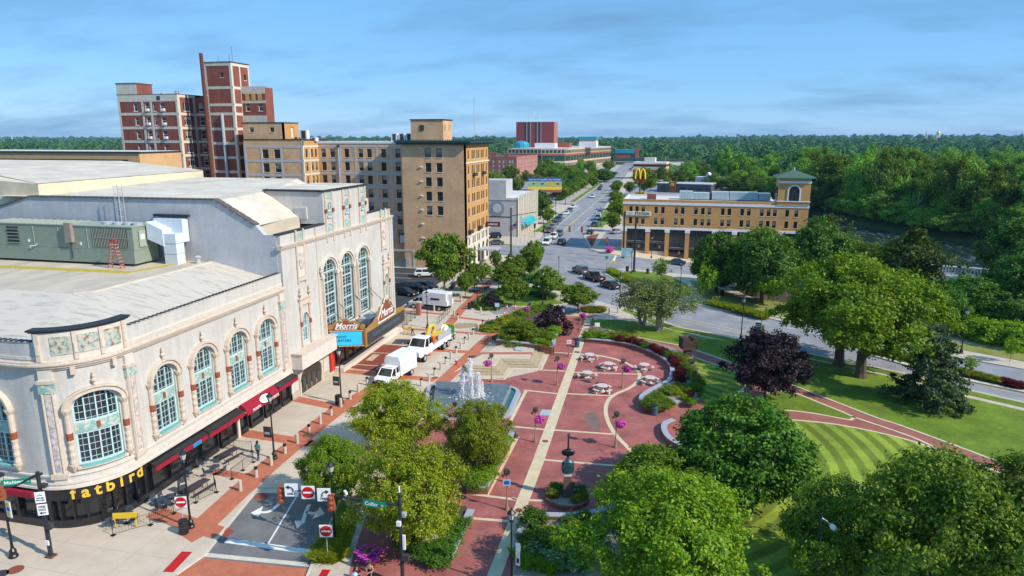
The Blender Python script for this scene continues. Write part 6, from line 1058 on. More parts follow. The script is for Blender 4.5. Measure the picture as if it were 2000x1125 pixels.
for px in ((1262,679),(1310,698),(1322,702),(1335,706),(1345,715),(1350,728),(1355,740),(1340,722),(1362,752),(1358,762),(1325,762),(1315,770),(1302,768),(1338,765)): shrub('yellow' if px[0] % 2 else 'green',px,1.5,.9,'loose green perennial clump in the bed behind the curved wall','perennials behind the curved wall',.48)
for px in ((1268,790),(1280,786),(1292,788),(1276,796),(1290,795),(1302,793),(1283,780)): shrub('green',px,1.6,.8,'clipped green bush in the rounded end of the brick wall','bushes in the wall end',.48)
for px in ((1337,780),(1346,774),(1352,788)): shrub('red' if px[0] > 1340 and px[0] < 1350 else 'bright',px,1.0,.6,'low mound plant beside the globe lamp in the bed','mounds beside the globe lamp',.48)
# bed with the violin
vb = P(1108,974); struct('violin_bed',MB().lathe([(1.75,0),(1.75,.3),(1.55,.3),(1.55,.24)],32,vb),'brick_wall'); struct('violin_bed_soil',MB().lathe([(1.5,.1),(1.5,.27)],28,vb),'gravel_bed')
for dx,dy,k,s_ in ((-1.0,.6,'dark',1.1),(-.1,1.0,'dark',.9),(1.0,.5,'dark',1.0),(-1.1,-.3,'yellow',1.0),(1.2,-.1,'yellow',.8),(.8,-.7,'yellow',.8)): shrub(k,(vb[0] + dx,vb[1] + dy),s_,.75 if k == 'dark' else .6,'rounded dark bush beside the violin sculpture' if k == 'dark' else 'golden tufted plant at the foot of the violin sculpture','bushes round the violin' if k == 'dark' else 'golden plants round the violin',.27)
# lower bed with hostas
struct('hosta_bed',MB().prism(PP([(1063,1020),(1116,1019),(1175,1009),(1260,985),(1300,1050),(1180,1135),(1004,1122),(1012,1085),(1040,1045)]),-.1,.15),'gravel_bed')
for px,k,w_,h,lb in (((1041,1030),'dark',2.0,1.6,'dark round shrub at the corner of the hosta bed'),((1080,1062),'green',2.0,1.3,'leafy green shrub in the middle of the hosta bed'),((1028,1062),'green',1.4,1.0,'small leafy shrub left in the hosta bed'),((1128,1048),'yellow',1.6,1.0,'yellowish shrub right in the hosta bed'),((1145,1022),'dark',1.5,.9,'dark low shrub under the seat wall by the hostas'),((1115,1026),'dark',1.4,.8,'dark low shrub under the seat wall, left')): shrub(k,px,w_,h,lb,zt=.15)
for px in ((1048,1082),(1078,1098),(1098,1090),(1118,1088),(1092,1105),(1125,1104)): shrub('hosta',px,1.5,.8,'white-edged hosta with broad leaves','hostas in the lower bed',.15,'hosta','plant')
for px in ((1018,1100),(1030,1108),(1055,1112),(1010,1085),(1075,1118)): shrub('lily',px,1.3,.9,'tuft of strappy leaves at the front of the hosta bed','leaf tufts in the lower bed',.15,'grass_tuft','plant')
# ivy bed under the big yellow-green tree, island grass
struct('ivy_bed',MB().prism(PP([(787,1078),(830,1094),(866,1100),(918,1005),(908,995),(800,1000),(765,1050)]),0,.35),'mulch')
for px in ((805,1065),(825,1075),(845,1082),(862,1070),(838,1055),(875,1050),(890,1030),(820,1045),(858,1092),(800,1050)): shrub('dark' if px[0] % 4 else 'green',px,2.0,.7,'mound of glossy ivy in the brick planter','ivy in the brick planter',.35,'ivy_mound','plant')
struct('lane_island',MB().prism(PP([(610,1098),(628,1060),(668,975),(700,1010),(693,1040),(680,1075),(665,1096),(640,1103)]),-.1,.06),'lawn')
for px in ((622,1090),(630,1078),(640,1065),(636,1092),(650,1080),(655,1068),(660,1055),(645,1050),(668,1040),(652,1092),(665,1085)): shrub('grass',px,1.6,.7,'ornamental grass clump on the island by the lane','ornamental grass by the lane',.06,'grass_clump','grass')
struct('fountain_bed',MB().prism(PP([(915,960),(946,962),(1001,852),(985,838),(930,850),(880,900)]),0,.5),'mulch')
for px in ((930,950),(945,940),(955,925),(940,925),(965,905),(975,885),(920,940),(985,865)): shrub('bright' if px[0] % 2 else 'green',px,1.5,.8,'leafy shrub in the planter in front of the fountain','shrubs in the fountain planter',.5)
struct('raised_bed',MB().prism(PP([(972,676),(1078,690),(1088,640),(1100,612),(1040,625),(1000,645)]),0,1.0),'mulch')
for px,k,w_,h,lb in (((1053,672),'bright',1.8,.8,'pale green shrub at the right end of the raised bed'),((1068,676),'yellow',1.4,.8,'gold-tinged shrub at the raised bed corner'),((1083,650),'bright',2.0,1.0,'bright grass mound along the ramp wall, upper'),((1075,662),'bright',2.0,1.0,'bright grass mound along the ramp wall, lower')): shrub(k,px,w_,h,lb,zt=1.0)
# hedges by the driveway
for i,px in enumerate(((985,637),(1000,632),(1015,625),(1026,620),(1040,616),(1055,612),(1070,612))): shrub('yellow' if i < 2 else 'green',px,3.0,1.5,'rusty green hedge shrub below the hotel driveway','hedge shrubs below the driveway')
for px in ((965,636),(978,634)): shrub('juniper',px,2.6,.8,'blue-green spreading juniper by the bollards','junipers by the bollards')
for px in ((948,644),(960,645),(970,642)): shrub('yellow',px,2.4,.8,'golden green low shrub at the bollard line','golden shrubs at the bollard line')
for px in ((945,603),(955,603),(966,602),(935,598)): shrub('green',px,2.2,.9,'low green shrub round the litter bin corner','shrubs at the litter bin corner')
for px in ((1032,573),(1045,573),(1058,577),(1070,582),(1020,571)): shrub('dark',px,3.0,1.2,'dark hedge shrub along the rim of the hotel lawn','hedge along the hotel lawn')
for px in ((945,590),(960,585),(975,576)): shrub('dark',px,2.4,1.3,'dark hedge shrub left of the hotel lawn','hedge left of the hotel lawn')
for px in ((1150,607),(1160,608),(1170,607)): shrub('yellow',px,2.4,.8,'bushy mound at the driveway mouth','mounds at the driveway mouth')
for px in ((1030,545),(1042,550),(1056,553),(1070,556),(1084,560),(1098,564)): shrub('juniper' if px[0] < 1060 else 'green',px,2.8,.9,'ground cover shrub on the corner bank above the road','ground cover on the corner bank')
for i in range(7): shrub('grass',(1192 + i * 7,531 + int(i * 3.6)),2.4,1.0,'tall ornamental grass on the traffic island','ornamental grass on the traffic island',.06,'grass_clump','grass')
for i in range(13): shrub('grass',(1395 + i * 8,597 + int(i * 2)),2.5,1.1,'ornamental grass along the far kerb of the road','ornamental grass along the far kerb',.06,'grass_clump','grass')
for i in range(12): shrub('yellow' if i < 8 else 'red',(1872 + i * 11,728 + int(i * 2.6)),1.7,.7,'yellow flowering shrub on the planted median' if i < 8 else 'russet shrub on the planted median','yellow shrubs on the median' if i < 8 else 'russet shrubs on the median',.12)
for i in range(6): shrub('bright',(1705 + i * 26,688 + int(i * 5.5)),1.8,.8,'green shrub on the left part of the median','green shrubs on the median',.12)
for i in range(14): shrub('dark',(-49.6 - i * .1,303.0 + i * 8),3.2,1.2,'hedge clump along the far car park','hedge along the far car park')
for px in ((1925,668),(1950,668),(1975,672),(1990,680),(1905,660)): shrub('bright',px,4.5,3.2,'large rounded bush behind the riverside path','bushes behind the riverside path')
# ================================================================ PLAZA FURNITURE
def wall_thing(label,pts,wd,h,cap=True,body='brick_wall',capm='granite_cap',z0=0,k=4,name='seat_wall'):
    q = smooth_line(pts,k) if len(pts) > 2 else pts; t = thing(name,label,'wall',(q[0][0],q[0][1],z0)); q = [(p[0] - q[0][0],p[1] - q[0][1]) for p in q]
    band(MB(),q,wd,0,h).obj('brick_body',body,t)
    if cap:
        st = max(1,int(1.6 / max(.05,math.hypot(q[1][0] - q[0][0],q[1][1] - q[0][1]))))
        for i in range(0,len(q) - 1,st):
            seg = q[i:i + st + 1]
            if len(seg) > 1: band(MB(),seg,wd + .14,h,h + .1).obj('cap_stone',capm,t)
    return t
wall_thing('long curved brick seat wall with pale stone cap round the picnic tables',PP([(1144,668),(1187,672),(1227,678),(1259,688),(1288,701),(1307,716),(1313,732),(1307,750),(1285,762),(1267,772),(1256,780),(1253,788),(1267,801),(1283,804),(1315,797),(1321,791)]),.42,.48)
wall_thing('short curved brick seat wall beside the big dark maple',PP([(1315,829),(1299,836),(1297,849),(1307,865),(1330,880)]),.42,.48); wall_thing('low curved seat wall above the hosta bed',PP([(1062,1016),(1116,1016),(1173,1007),(1230,985)]),.4,.42)
wall_thing('straight stone-capped kerb wall by the banner beside the hosta bed',PP([(1030,1030),(1012,1062),(1003,1090)]),.4,.5); wall_thing('brick planter wall in front of the fountain',PP([(912,963),(948,965),(975,908),(1003,851)]),.4,.62,k=1); wall_thing('long low brick planter wall beside the ivy bed',PP([(866,1104),(876,1105),(920,1008)]),.42,.5,k=1); wall_thing('curved brick kerb wall of the ivy bed under the stone sign',PP([(787,1080),(830,1096),(864,1102)]),.35,.32)
wall_thing('brick retaining wall of the raised bed above the steps',PP([(970,678),(1079,692)]),.4,1.05,k=1); wall_thing('sloping brick wall along the ramp beside the steps',PP([(1079,692),(1088,655),(1102,612)]),.4,1.1,k=1)
# steps and terrace
top = [(907,712),(965,715),(977,700),(1032,701),(1047,675)]; bot = [(925,737),(989,736),(1001,721),(1057,722),(1071,687)]
TE = thing('plaza_steps','zigzag concrete steps between the terrace and brick plaza','steps',(0,0,0)); tp = PP(top,.6); bt = PP(bot,0); flat = tp + [P(1000,663,.6),P(915,705,.6)]
for k in range(4):
    t0,t1 = k / 4,(k + 1) / 4; a = [(p[0] + (q[0] - p[0]) * t0,p[1] + (q[1] - p[1]) * t0) for p,q in zip(tp,bt)]; b = [(p[0] + (q[0] - p[0]) * t1,p[1] + (q[1] - p[1]) * t1) for p,q in zip(tp,bt)]; m = MB()
    for i in range(4): m.prism([a[i],b[i],b[i + 1],a[i + 1]],0,.6 - .15 * (k + 1) + .004)
    if k < 3: m.obj('step',mat('step_stone',(.44,.35,.23),.9,.12,2,world=True),TE)
m = MB(); m.prism(flat,0,.6); m.obj('terrace','slab',TE); m = MB(); c0,c1,d0,d1 = P(915,705,.6),P(1000,663,.6),P(885,728),P(987,651); m.hexa([(*d0,-.1),(*c0,-.1),(*c1,-.1),(*d1,-.1),(*d0,.012),(*c0,.6),(*c1,.6),(*d1,.012)]); m.obj('terrace_slope','slab',TE); m = MB(); m.hexa([(*P(1000,663,.6),0),(*P(1047,675,.6),0),(*P(1060,660,.6),0),(*P(987,651),0),(*P(1000,663,.6),.6),(*P(1047,675,.6),.6),(*P(1060,660,.6),.6),(*P(987,651),.012)]); m.obj('terrace_back','slab',TE)
m = MB(); band(m,[P(925,690,.6),P(1040,690,.6)],.9,.55,.606); m.obj('red_band','red_strip',TE)
BEN = thing('information_panel','tilted white information panel lying on the terrace edge','sign',(*P(1014,684,.6),.606)); MB().hexa([(-.5,-.4,.05),(.5,-.4,.05),(.5,.4,.3),(-.5,.4,.3),(-.5,-.4,.1),(.5,-.4,.1),(.5,.4,.35),(-.5,.4,.35)]).obj('panel','galv',BEN); MB().box(-.4,.4,.1,.3,0,.15).obj('foot','dark_grey',BEN)
# fountain
FT = thing('fountain','square grey granite fountain with tall white water jets','fountain',(0,0,0)); fz = .95
tl,tr,br_,bl_ = P(852,744,fz),P(998,751,fz),P(978,794,fz),P(845,792,fz); cxy = tuple(sum(q[i] for q in (tl,tr,br_,bl_)) / 4 for i in (0,1))
m = MB(); m.prism([bl_,br_,tr,tl],0,fz - .03); gb = m.obj('granite_block','granite',FT)
mat('wet_granite',(.11,.15,.165),.3,.35,2.5,spec=.5)
def lerp2(u,v): return tuple((bl_[i] * (1 - u) + br_[i] * u) * (1 - v) + (tl[i] * (1 - u) + tr[i] * u) * v for i in (0,1))
for i in range(9):
    for j in range(5):
        g = .008; q = [lerp2(i / 9 + g * .4,j / 5 + g),lerp2((i + 1) / 9 - g * .4,j / 5 + g),lerp2((i + 1) / 9 - g * .4,(j + 1) / 5 - g),lerp2(i / 9 + g * .4,(j + 1) / 5 - g)]; MB().prism(q,fz - .05,fz).obj('tile','wet_granite',gb)
lp = [(q[0] + (q[0] - cxy[0]) * .22,q[1] + (q[1] - cxy[1]) * .3) for q in (bl_,br_,tr,tl)]
def rounded(c4,k=.22,n=6):
    out = []
    for i in range(4):
        p,c,q = c4[i - 1],c4[i],c4[(i + 1) % 4]; a = tuple(c[d] + (p[d] - c[d]) * k for d in (0,1)); b = tuple(c[d] + (q[d] - c[d]) * k for d in (0,1))
        out += [tuple((1 - t) ** 2 * a[d] + 2 * t * (1 - t) * c[d] + t * t * b[d] for d in (0,1)) for t in [j / n for j in range(n + 1)]]
    return out
ro = rounded(lp); band(MB(),ro + [ro[0]],.42,0,.38).obj('basin_lip','granite_cap',FT); MB().prism(ro,0,.2).obj('pool_water',mat('pool_water',(.01,.12,.12),.05,.2,2,spec=.8),FT); sk = [(q[0] + (q[0] - cxy[0]) * .07,q[1] + (q[1] - cxy[1]) * .07) for q in ro]; struct('fountain_apron',MB().prism(sk,-.05,.03),'granite_cap')
def spraymat():
    m = bpy.data.materials.new('spray'); m.use_nodes = True; MATS['spray'] = m; t = m.node_tree; b = t.nodes['Principled BSDF']; b.inputs['Base Color'].default_value = (.93,.95,.97,1); b.inputs['Roughness'].default_value = .6; b.inputs['Alpha'].default_value = .75; b.inputs['Transmission Weight'].default_value = .1; b.inputs['Subsurface Weight'].default_value = 0
spraymat(); jc = P(919,773,fz); rj = np.random.default_rng(9)
for dx,dy,h,r0 in ((0,0,4.2,.4),(-.9,.2,3.0,.3),(-.6,-.5,2.5,.26),(.75,.3,2.6,.28),(1.0,-.3,2.8,.28),(.4,-.7,2.2,.15),(-.3,.7,2.6,.17),(.5,.7,2.3,.15),(-1.2,-.2,1.6,.13),(1.3,.1,1.7,.12)):
    x,y = jc[0] + dx,jc[1] + dy; Cq,Nq = [],[]; k = int(520 * h)
    z = h * rj.uniform(0,1,k) ** .8; rad = r0 * (1.35 - z / h) * (.3 + np.abs(rj.normal(size=k)) * .55) * (1 + .6 * (z < .25 * h)); a = rj.uniform(0,6.28,k); Cq = np.stack([rad * np.cos(a),rad * np.sin(a),z],1); Nq = rj.normal(size=(k,3)) * np.array([1,1,.25]); Nq /= np.linalg.norm(Nq,axis=1)[:,None]
    m = MB(); m.lathe([(r0 * .5,0),(r0 * .42,h * .35),(r0 * .25,h * .75),(.02,h)],8); j = m.obj('water_jet','spray',FT,(x,y,fz)); link('spray',quads_mesh('spray',Cq,Nq,np.full(k,.065),'spray',.45,rj),j)
k = 900; a = rj.uniform(0,6.28,k); rad = np.abs(rj.normal(size=k)) * 1.1; Cq = np.stack([rad * np.cos(a),rad * np.sin(a) * .8,np.abs(rj.normal(size=k)) * .1 + .03],1); Nq = rj.normal(size=(k,3)) * .4 + np.array([0,0,1]); Nq /= np.linalg.norm(Nq,axis=1)[:,None]; o = link('splash',quads_mesh('splash',Cq,Nq,np.full(k,.085),'spray',.6,rj),FT,(*jc,fz)); o['kind'] = 'stuff'
# picnic tables of concrete
mat('cast_stone',(.55,.5,.45),.9,.12,8)
PT = thing('picnic_table','x','picnic table')
MB().lathe([(.1,.7),(.62,.71),(.64,.75),(.62,.79),(.1,.8)],20).obj('table_top','cast_stone',PT); MB().lathe([(.34,0),(.3,.1),(.17,.3),(.17,.55),(.28,.7)],12).obj('pedestal','cast_stone',PT)
for k in range(4):
    a = k * H90 + .4; pts = [(.95 + .1,t) for t in (-.5,-.25,0,.25,.5)]; m = MB(); l,r_ = [],[]
    for i in range(7): t = a - .38 + .76 * i / 6; l.append((.88 * math.cos(t),.88 * math.sin(t))); r_.append((1.2 * math.cos(t),1.2 * math.sin(t)))
    m.prism(l + r_[::-1],.4,.48); s_ = m.obj('bench','cast_stone',PT); m = MB(); m.hexa([(.95 * math.cos(t) if q else 1.12 * math.cos(t),.95 * math.sin(t) if q else 1.12 * math.sin(t),0) for t,q in ((a - .12,1),(a - .12,0),(a + .12,0),(a + .12,1))] + [(.95 * math.cos(t) if q else 1.12 * math.cos(t),.95 * math.sin(t) if q else 1.12 * math.sin(t),.4) for t,q in ((a - .12,1),(a - .12,0),(a + .12,0),(a + .12,1))]); m.obj('bench_leg','cast_stone',s_)
tabs = [((1151,703),'round concrete picnic table nearest the tan walk, top of the ring'),((1188,721),'round concrete picnic table second in the upper row'),((1147,739),'round concrete picnic table by the tan walk, below the top one'),((1176,765),'round concrete picnic table lowest of the group'),((1258,723),'round concrete picnic table outside the tan curve, upper'),((1269,749),'round concrete picnic table outside the tan curve, lower')]
for i,(px,lb) in enumerate(tabs):
    if i == 0: PT.location = (*P(*px),.005); PT['label'] = lb; PT['group'] = 'round concrete picnic tables'
    else: dup(PT,(*P(*px),.005),i * .7,lb,'round concrete picnic tables')
# bollards
BO = thing('bollard','x','bollard'); MB().lathe([(.15,0),(.15,.92),(.12,.96)],12).obj('shaft','stone',BO)
BK = thing('bollard','x','bollard'); MB().lathe([(.15,0),(.15,.72)],12).obj('shaft','stone',BK); MB().lathe([(.13,.72),(.13,.84)],12).obj('light_slot','black_metal',BK); MB().lathe([(.16,.84),(.16,.92),(.1,.97)],12).obj('lamp_cap','black_metal',BK)
b1 = [(470,959),(501,932),(530,909),(557,886),(581,866),(604,847),(626,828),(647,811),(666,795),(684,780),(700,766),(717,752)]; b2 = [(823,754),(838,745),(849,733),(861,722),(871,711),(881,701),(891,690),(900,681),(908,671),(916,664),(924,654),(934,647),(943,637),(955,634),(971,629)]; b3 = [(887,617),(894,624),(901,590),(939,612),(989,621),(848,608),(937,592),(1190,613),(1207,611),(1095,585)]
used = {}
def place(proto,px,lb,grp,rz=0,z=.012,scale=None,swap=None):
    if proto.name not in used and not swap: used[proto.name] = 1; proto.location = (*P(*px),z) if isinstance(px[0],int) else (*px,z); proto.rotation_euler = (0,0,rz); proto['label'] = lb; proto['group'] = grp; proto.scale = (scale,) * 3 if scale else (1,1,1); return proto
    return dup(proto,(*P(*px),z) if isinstance(px[0],int) else (*px,z),rz,lb,grp,scale or 1.0,swap)
ordn = ['first','second','third','fourth','fifth','sixth','seventh','eighth','ninth','tenth','eleventh','twelfth','thirteenth','fourteenth','fifteenth']
for i,px in enumerate(b1): place(BK if i % 2 else BO,px,('black-topped' if i % 2 else 'plain tan') + f' bollard on the theatre red strip, {ordn[i]} from the lane','bollards along the theatre strip')
for i,px in enumerate(b2): place(BO if i % 2 else BK,px,('plain tan' if i % 2 else 'black-topped') + f' bollard on the strip past the fountain, {ordn[i]} from the fountain tree','bollards along the fountain strip')
b3l = ['left of two bollards by the bike racks','right of two bollards by the bike racks','bollard beside the first street tree on the hotel walk','bollard at the litter bin shrub corner','bollard by the driveway cones','bollard beside the white van rear wheel','bollard behind the litter bins','left of two bollards at the park pavement','right of two bollards at the park pavement','bollard at the right of the hotel lawn path']
for i,px in enumerate(b3): place(BO if i != 1 else BK,px,'tan ' + b3l[i],'bollards near the hotel')
# black street lamps
SLP = thing('street_lamp','x','street lamp'); MB().lathe([(.26,0),(.26,.12),(.2,.2),(.2,.45),(.1,.6),(.075,.9),(.06,3.0),(.05,4.75)],12).obj('post','black_metal',SLP); MB().lathe([(.05,4.75),(.16,4.82),(.1,4.95),(.14,5.0)],10).obj('collar','black_metal',SLP)
lt = MB().lathe([(.13,5.0),(.24,5.4)],8).obj('lantern',mat('lamp_glass',(.55,.55,.5),.3,.05,2),SLP); MB().lathe([(.29,5.4),(.27,5.45),(.1,5.62),(.05,5.66),(.05,5.72),(.01,5.85)],8).obj('lantern_roof','black_metal',SLP)
for k in range(4): a = k * H90; MB().tube([(.13 * math.cos(a),.13 * math.sin(a),5.0),(.245 * math.cos(a),.245 * math.sin(a),5.41)],.015,4).obj('lantern_rib','black_metal',lt)
lamps = [((536,896),764,'black street lamp beside the man in the teal shirt'),((667,788),676,'black street lamp in front of the message board'),((835,641),566,'black street lamp behind the crane truck'),((27,1088),916,'black street lamp with banner at the left edge'),((655,1064),896,'black street lamp behind the do not enter sign on the island'),((999,1152),990,'black street lamp at the bottom of the tan walk'),((373,1030),874,'black street lamp by the picnic table fence'),((932,599),535,'black street lamp at the plum tree by the bins'),((974,567),507,'black street lamp on the hotel walk near the entrance'),((1060,595),527,'black street lamp on the hotel lawn right side'),((1091,540),500,'black street lamp at the road corner'),((1210,602),534,'black street lamp left of the crab apples'),((1328,579),514,'black street lamp on the traffic island path'),((1447,662),578,'black street lamp on the verge before the plum tree'),((1233,534),490,'black street lamp at the island tip by the tall pole'),((1877,690),600,'black street lamp on the riverside verge, far right'),((1061,452),407,'black street lamp by the small bright tree'),((1085,427),394,'black street lamp beside the parked row'),((1154,476),435,'twin black street lamp on the brick island'),((1173,441),405,'black street lamp by the right parked cars'),((1104,400),365,'black street lamp at the far kerb of the parked row'),((1272,504),460,'black street lamp in front of the golden brick offices'),((1398,548),505,'black street lamp under the round maple')]
for px,ty,lb in lamps:
    e,n = P(*px); h = HT(ty,e,n); place(SLP,px,lb,'black street lamps',.3,.01,h / 5.85)
def banner(px,ty,label,name,cols,w_,h,zt,text=None):
    e,n = P(*px); t = thing(name,label,'banner',(e,n,zt),R(-12)); MB().box(.12,.12 + w_,-.02,.02,0,h).obj('cloth',cols[0],t)
    for i,c in enumerate(cols[1:]): MB().box(.12 + w_ * .22,.12 + w_ * .78,-.035,-.02,h * (.12 + .27 * i),h * (.32 + .27 * i)).obj('printed_panel',c,t)
    for z in (0.0,h): MB().tube([(0,0,z),(.15 + w_,0,z)],.02,5).obj('arm','black_metal',t)
    return t
mat('print_blue',(.03,.1,.45),.6,.1,3); mat('print_sky',(.35,.6,.75),.6,.1,3)
banner((27,1088),0,'white banner with blue and yellow print on the left lamp','lamp_banner',('reflect_white','yellow','print_blue','yellow'),.55,1.25,3.1); banner((1004,1140),0,'white and purple banner beside the hosta bed','lamp_banner',('reflect_white','sign_maroon'),.3,1.6,1.4)
for px,zt,lb in (((536,896),3.0,'black pennant sign on the lamp by the ticket awning'),((667,788),3.0,'small dark box sign on the lamp by the message board')): t = thing('lamp_sign',lb,'sign',(*P(*px),zt - 1.0),0); MB().box(-.85,-.12,-.03,.03,0,1.0).obj('board','dark_grey',t); MB().box(-.75,-.25,-.04,-.03,.3,.5).obj('lettering','galv',t); MB().tube([(-.85,0,1.0),(0,0,1.0)],.02,5).obj('arm','black_metal',t)
# bronze globe lamps with flower baskets
GL = thing('globe_lamp','x','lamp'); MB().lathe([(.17,0),(.15,.15),(.1,.35),(.07,.6),(.045,1.2),(.04,2.85)],10).obj('post',mat('post_tan',(.3,.2,.13),.6,.15,4),GL)
MB().lathe([(.06,2.85),(.22,2.97),(.27,3.15),(.22,3.33),(.06,3.42)],14).obj('globe',mat('globe_bronze',(.22,.17,.12),.15,.25,2,metal=.85),GL); MB().lathe([(.03,2.72),(.1,2.77),(.12,2.85),(.1,2.93),(.03,2.97)],10,(-.3,0)).obj('side_globe','globe_bronze',GL); MB().tube([(0,0,2.8),(-.3,0,2.85)],.02,5).obj('side_arm','post_tan',GL)
glo = [((1202,874),803,'globe lamp with pink basket on the lower tan curve',1),((1215,758),700,'globe lamp with pink basket between the picnic tables',1),((1088,753),695,'globe lamp with pink basket left of the tan walk, middle',1),((1045,864),795,'globe lamp with pink basket by the metal plate',1),((1111,696),646,'globe lamp with white notice at the top of the steps',0),((1132,644),602,'globe lamp with pink basket at the ramp top',1),((960,746),690,'globe lamp with pink basket beside the zigzag steps',-1),((889,850),784,'globe lamp with pink basket in front of the fountain',-1),((990,996),915,'globe lamp with blue notice beside the brick planter',0),((1348,766),700,'globe lamp in the bed behind the curved wall',0),((1034,632),590,'globe lamp with pink basket by the driveway hedge',-1)]
BKT = thing('flower_basket','x','flower basket')
G,Nn,K,r = crown_pts(61,[(0,.5),(.3,.95),(.6,1),(.85,.7),(1,.25)],50,26,.1,.75); me = quads_mesh('flowers',G,Nn,.075,'petal_pink',.8,r); o = link('flowers',me,BKT); o.scale = (.82,.82,.62); MB().lathe([(.08,-.12),(.3,.05),(.34,.2)],10).obj('bowl','dark_grey',BKT); MB().tube([(0,0,.3),(0,0,.95)],.01,4).obj('chain','black_metal',BKT)
for px,ty,lb,sd_ in glo:
    e,n = P(*px); h = HT(ty,e,n); k = h / 3.42; place(GL,px,lb,'bronze globe lamps',YAW + .2,.012,k)
    if sd_: place(BKT,(e + .42 * sd_ * CY,n + .42 * sd_ * SY),'pink hanging flower basket on the ' + lb.replace(' with pink basket',''),'pink hanging baskets',random.uniform(0,6),1.95 * k,1.0)
for px,zt,c,lb in (((1111,696),1.75,'reflect_white','white notice board on the globe lamp post by the steps'),((990,996),2.1,'print_sky','blue and white notice on the globe lamp post by the planter')): t = thing('notice_board',lb,'sign',(*P(*px),zt),YAW); MB().box(-.28,.28,-.11,-.08,0,.5).obj('panel',c,t); MB().box(-.2,.2,-.12,-.11,.1,.4).obj('print','print_blue' if c != 'reflect_white' else 'galv',t); MB().box(-.05,.05,-.1,0,.2,.3).obj('clamp','dark_grey',t)
# violin sculpture
VI = thing('violin_sculpture','tall dark bronze violin sculpture on a brown stone pedestal','sculpture',(*vb,.27),YAW); zt = HT(926,*vb) - .27; zn = HT(902,*vb) - .27; zu = HT(880,*vb) - .27; ztop = HT(847,*vb) - .27
MB().hexa([(-.42,-.36,0),(.42,-.36,0),(.42,.36,0),(-.42,.36,0),(-.26,-.22,zt - .1),(.26,-.22,zt - .1),(.26,.22,zt - .1),(-.26,.22,zt - .1)]).obj('pedestal',mat('brown_stone',(.13,.085,.075),.5,.2,5),VI); MB().box(-.3,.3,-.26,.26,zt - .1,zt).obj('plinth','stone',VI)
mat('verdigris',(.05,.13,.15),.4,.5,3,metal=.4); mat('dark_bronze',(.03,.04,.045),.35,.4,3,metal=.6)
MB().lathe([(.2,zt),(.42,zt + .12),(.53,zt + .4),(.5,zt + .7),(.46,zn)],20,sy=.38).obj('lower_bout','verdigris',VI); MB().lathe([(.44,zn),(.2,zn + .18),(.12,zn + .35),(.1,zu - .2)],16,sy=.5).obj('waist','verdigris',VI); m = MB(); m.lathe([(.06,zu - .42),(.36,zu - .4),(.52,zu - .25),(.5,zu - .02),(.3,zu + .1),(.07,zu + .04)],20,sy=.34); m.obj('upper_bout','dark_bronze',VI); MB().lathe([(.08,zu),(.06,ztop - .3),(.055,ztop - .1)],10).obj('neck','dark_bronze',VI); MB().box(-.11,.11,-.1,.1,ztop - .2,ztop).obj('scroll','verdigris',VI)
for s_ in (-1,1): MB().tube([(s_ * .12,-.17,zt + .45),(s_ * .18,-.19,zt + .6),(s_ * .12,-.18,zt + .8)],.02,5).obj('sound_hole','black_metal',VI)
MB().tube([(0,-.2,zt + .2),(0,-.1,ztop - .15)],.012,4).obj('string','dark_grey',VI)
# brown block sculpture on the lawn
e,n = P(1342,703); CS = thing('block_sculpture','brown metal box sculpture on a dark post in the park bed','sculpture',(e,n,0),YAW + .2); h0 = HT(677,e,n); h1 = HT(657,e,n); mat('cor_brown',(.06,.036,.03),.7,.3,3)
MB().box(-.42,.42,-.36,.36,0,h0 - .25).obj('post','dark_grey',CS); MB().hexa([(-.8,-.6,h0 - .3),(.9,-.6,h0 - .3),(.9,.7,h0 - .3),(-.8,.7,h0 - .3),(-1.0,-.55,h0 + .05),(1.05,-.55,h0 + .05),(1.05,.6,h0 + .05),(-1.0,.6,h0 + .05)]).obj('collar','cor_brown',CS); MB().box(-1.0,1.05,-.55,.6,h0 + .05,h1 - .5).obj('box','cor_brown',CS); MB().hexa([(-1.0,-.55,h1 - .5),(0.1,-.55,h1 - .5),(.1,.6,h1 - .5),(-1.0,.6,h1 - .5),(-1.0,-.55,h1 - .05),(-.1,-.55,h1 - .1),(-.1,.6,h1 - .1),(-1.0,.6,h1 - .05)]).obj('left_fin','cor_brown',CS); MB().hexa([(.2,-.55,h1 - .5),(1.05,-.55,h1 - .5),(1.05,.6,h1 - .5),(.2,.6,h1 - .5),(.5,-.7,h1 - .2),(1.05,-.55,h1 - .1),(1.05,.6,h1 - .1),(.5,.8,h1 - .2)]).obj('right_fin','cor_brown',CS)
# litter bins, hydrant, benches, bike racks
BN = thing('litter_bin','x','bin'); MB().lathe([(.26,0),(.3,.08),(.3,.85),(.26,.9)],14).obj('drum','bin_black' if 'bin_black' in MATS else mat('bin_black',(.02,.02,.022),.5,.1,4),BN); MB().lathe([(.3,.9),(.28,.98),(.14,1.02)],14).obj('lid','black_metal',BN); MB().lathe([(.305,.5),(.305,.56)],14).obj('hoop','dark_grey',BN)
mat('bin_blue',(.05,.11,.17),.5,.1,4); mat('bin_brown',(.1,.05,.035),.6,.1,4)
for px,lb,sw_ in (((360,1042),'black litter bin by the do not enter sign post',None),((661,790),'black litter bin beside the lamp by the message board',None),((1127,678),'dark bin at the start of the curved brick wall',{'bin_black': 'bin_blue'}),((1278,810),'blue-grey bin at the rounded wall end',{'bin_black': 'bin_blue'}),((1225,530),'black bin at the traffic island tip',None),((1265,535),'brown bin on the traffic island path',{'bin_black': 'bin_brown'}),((917,604),'left of two dark bins by the driveway',None),((923,601),'right of two dark bins by the driveway',None),((1410,578),'bin in the shade under the round maple',None)): place(BN,px,lb,'litter bins',0,.01,1.1,sw_)
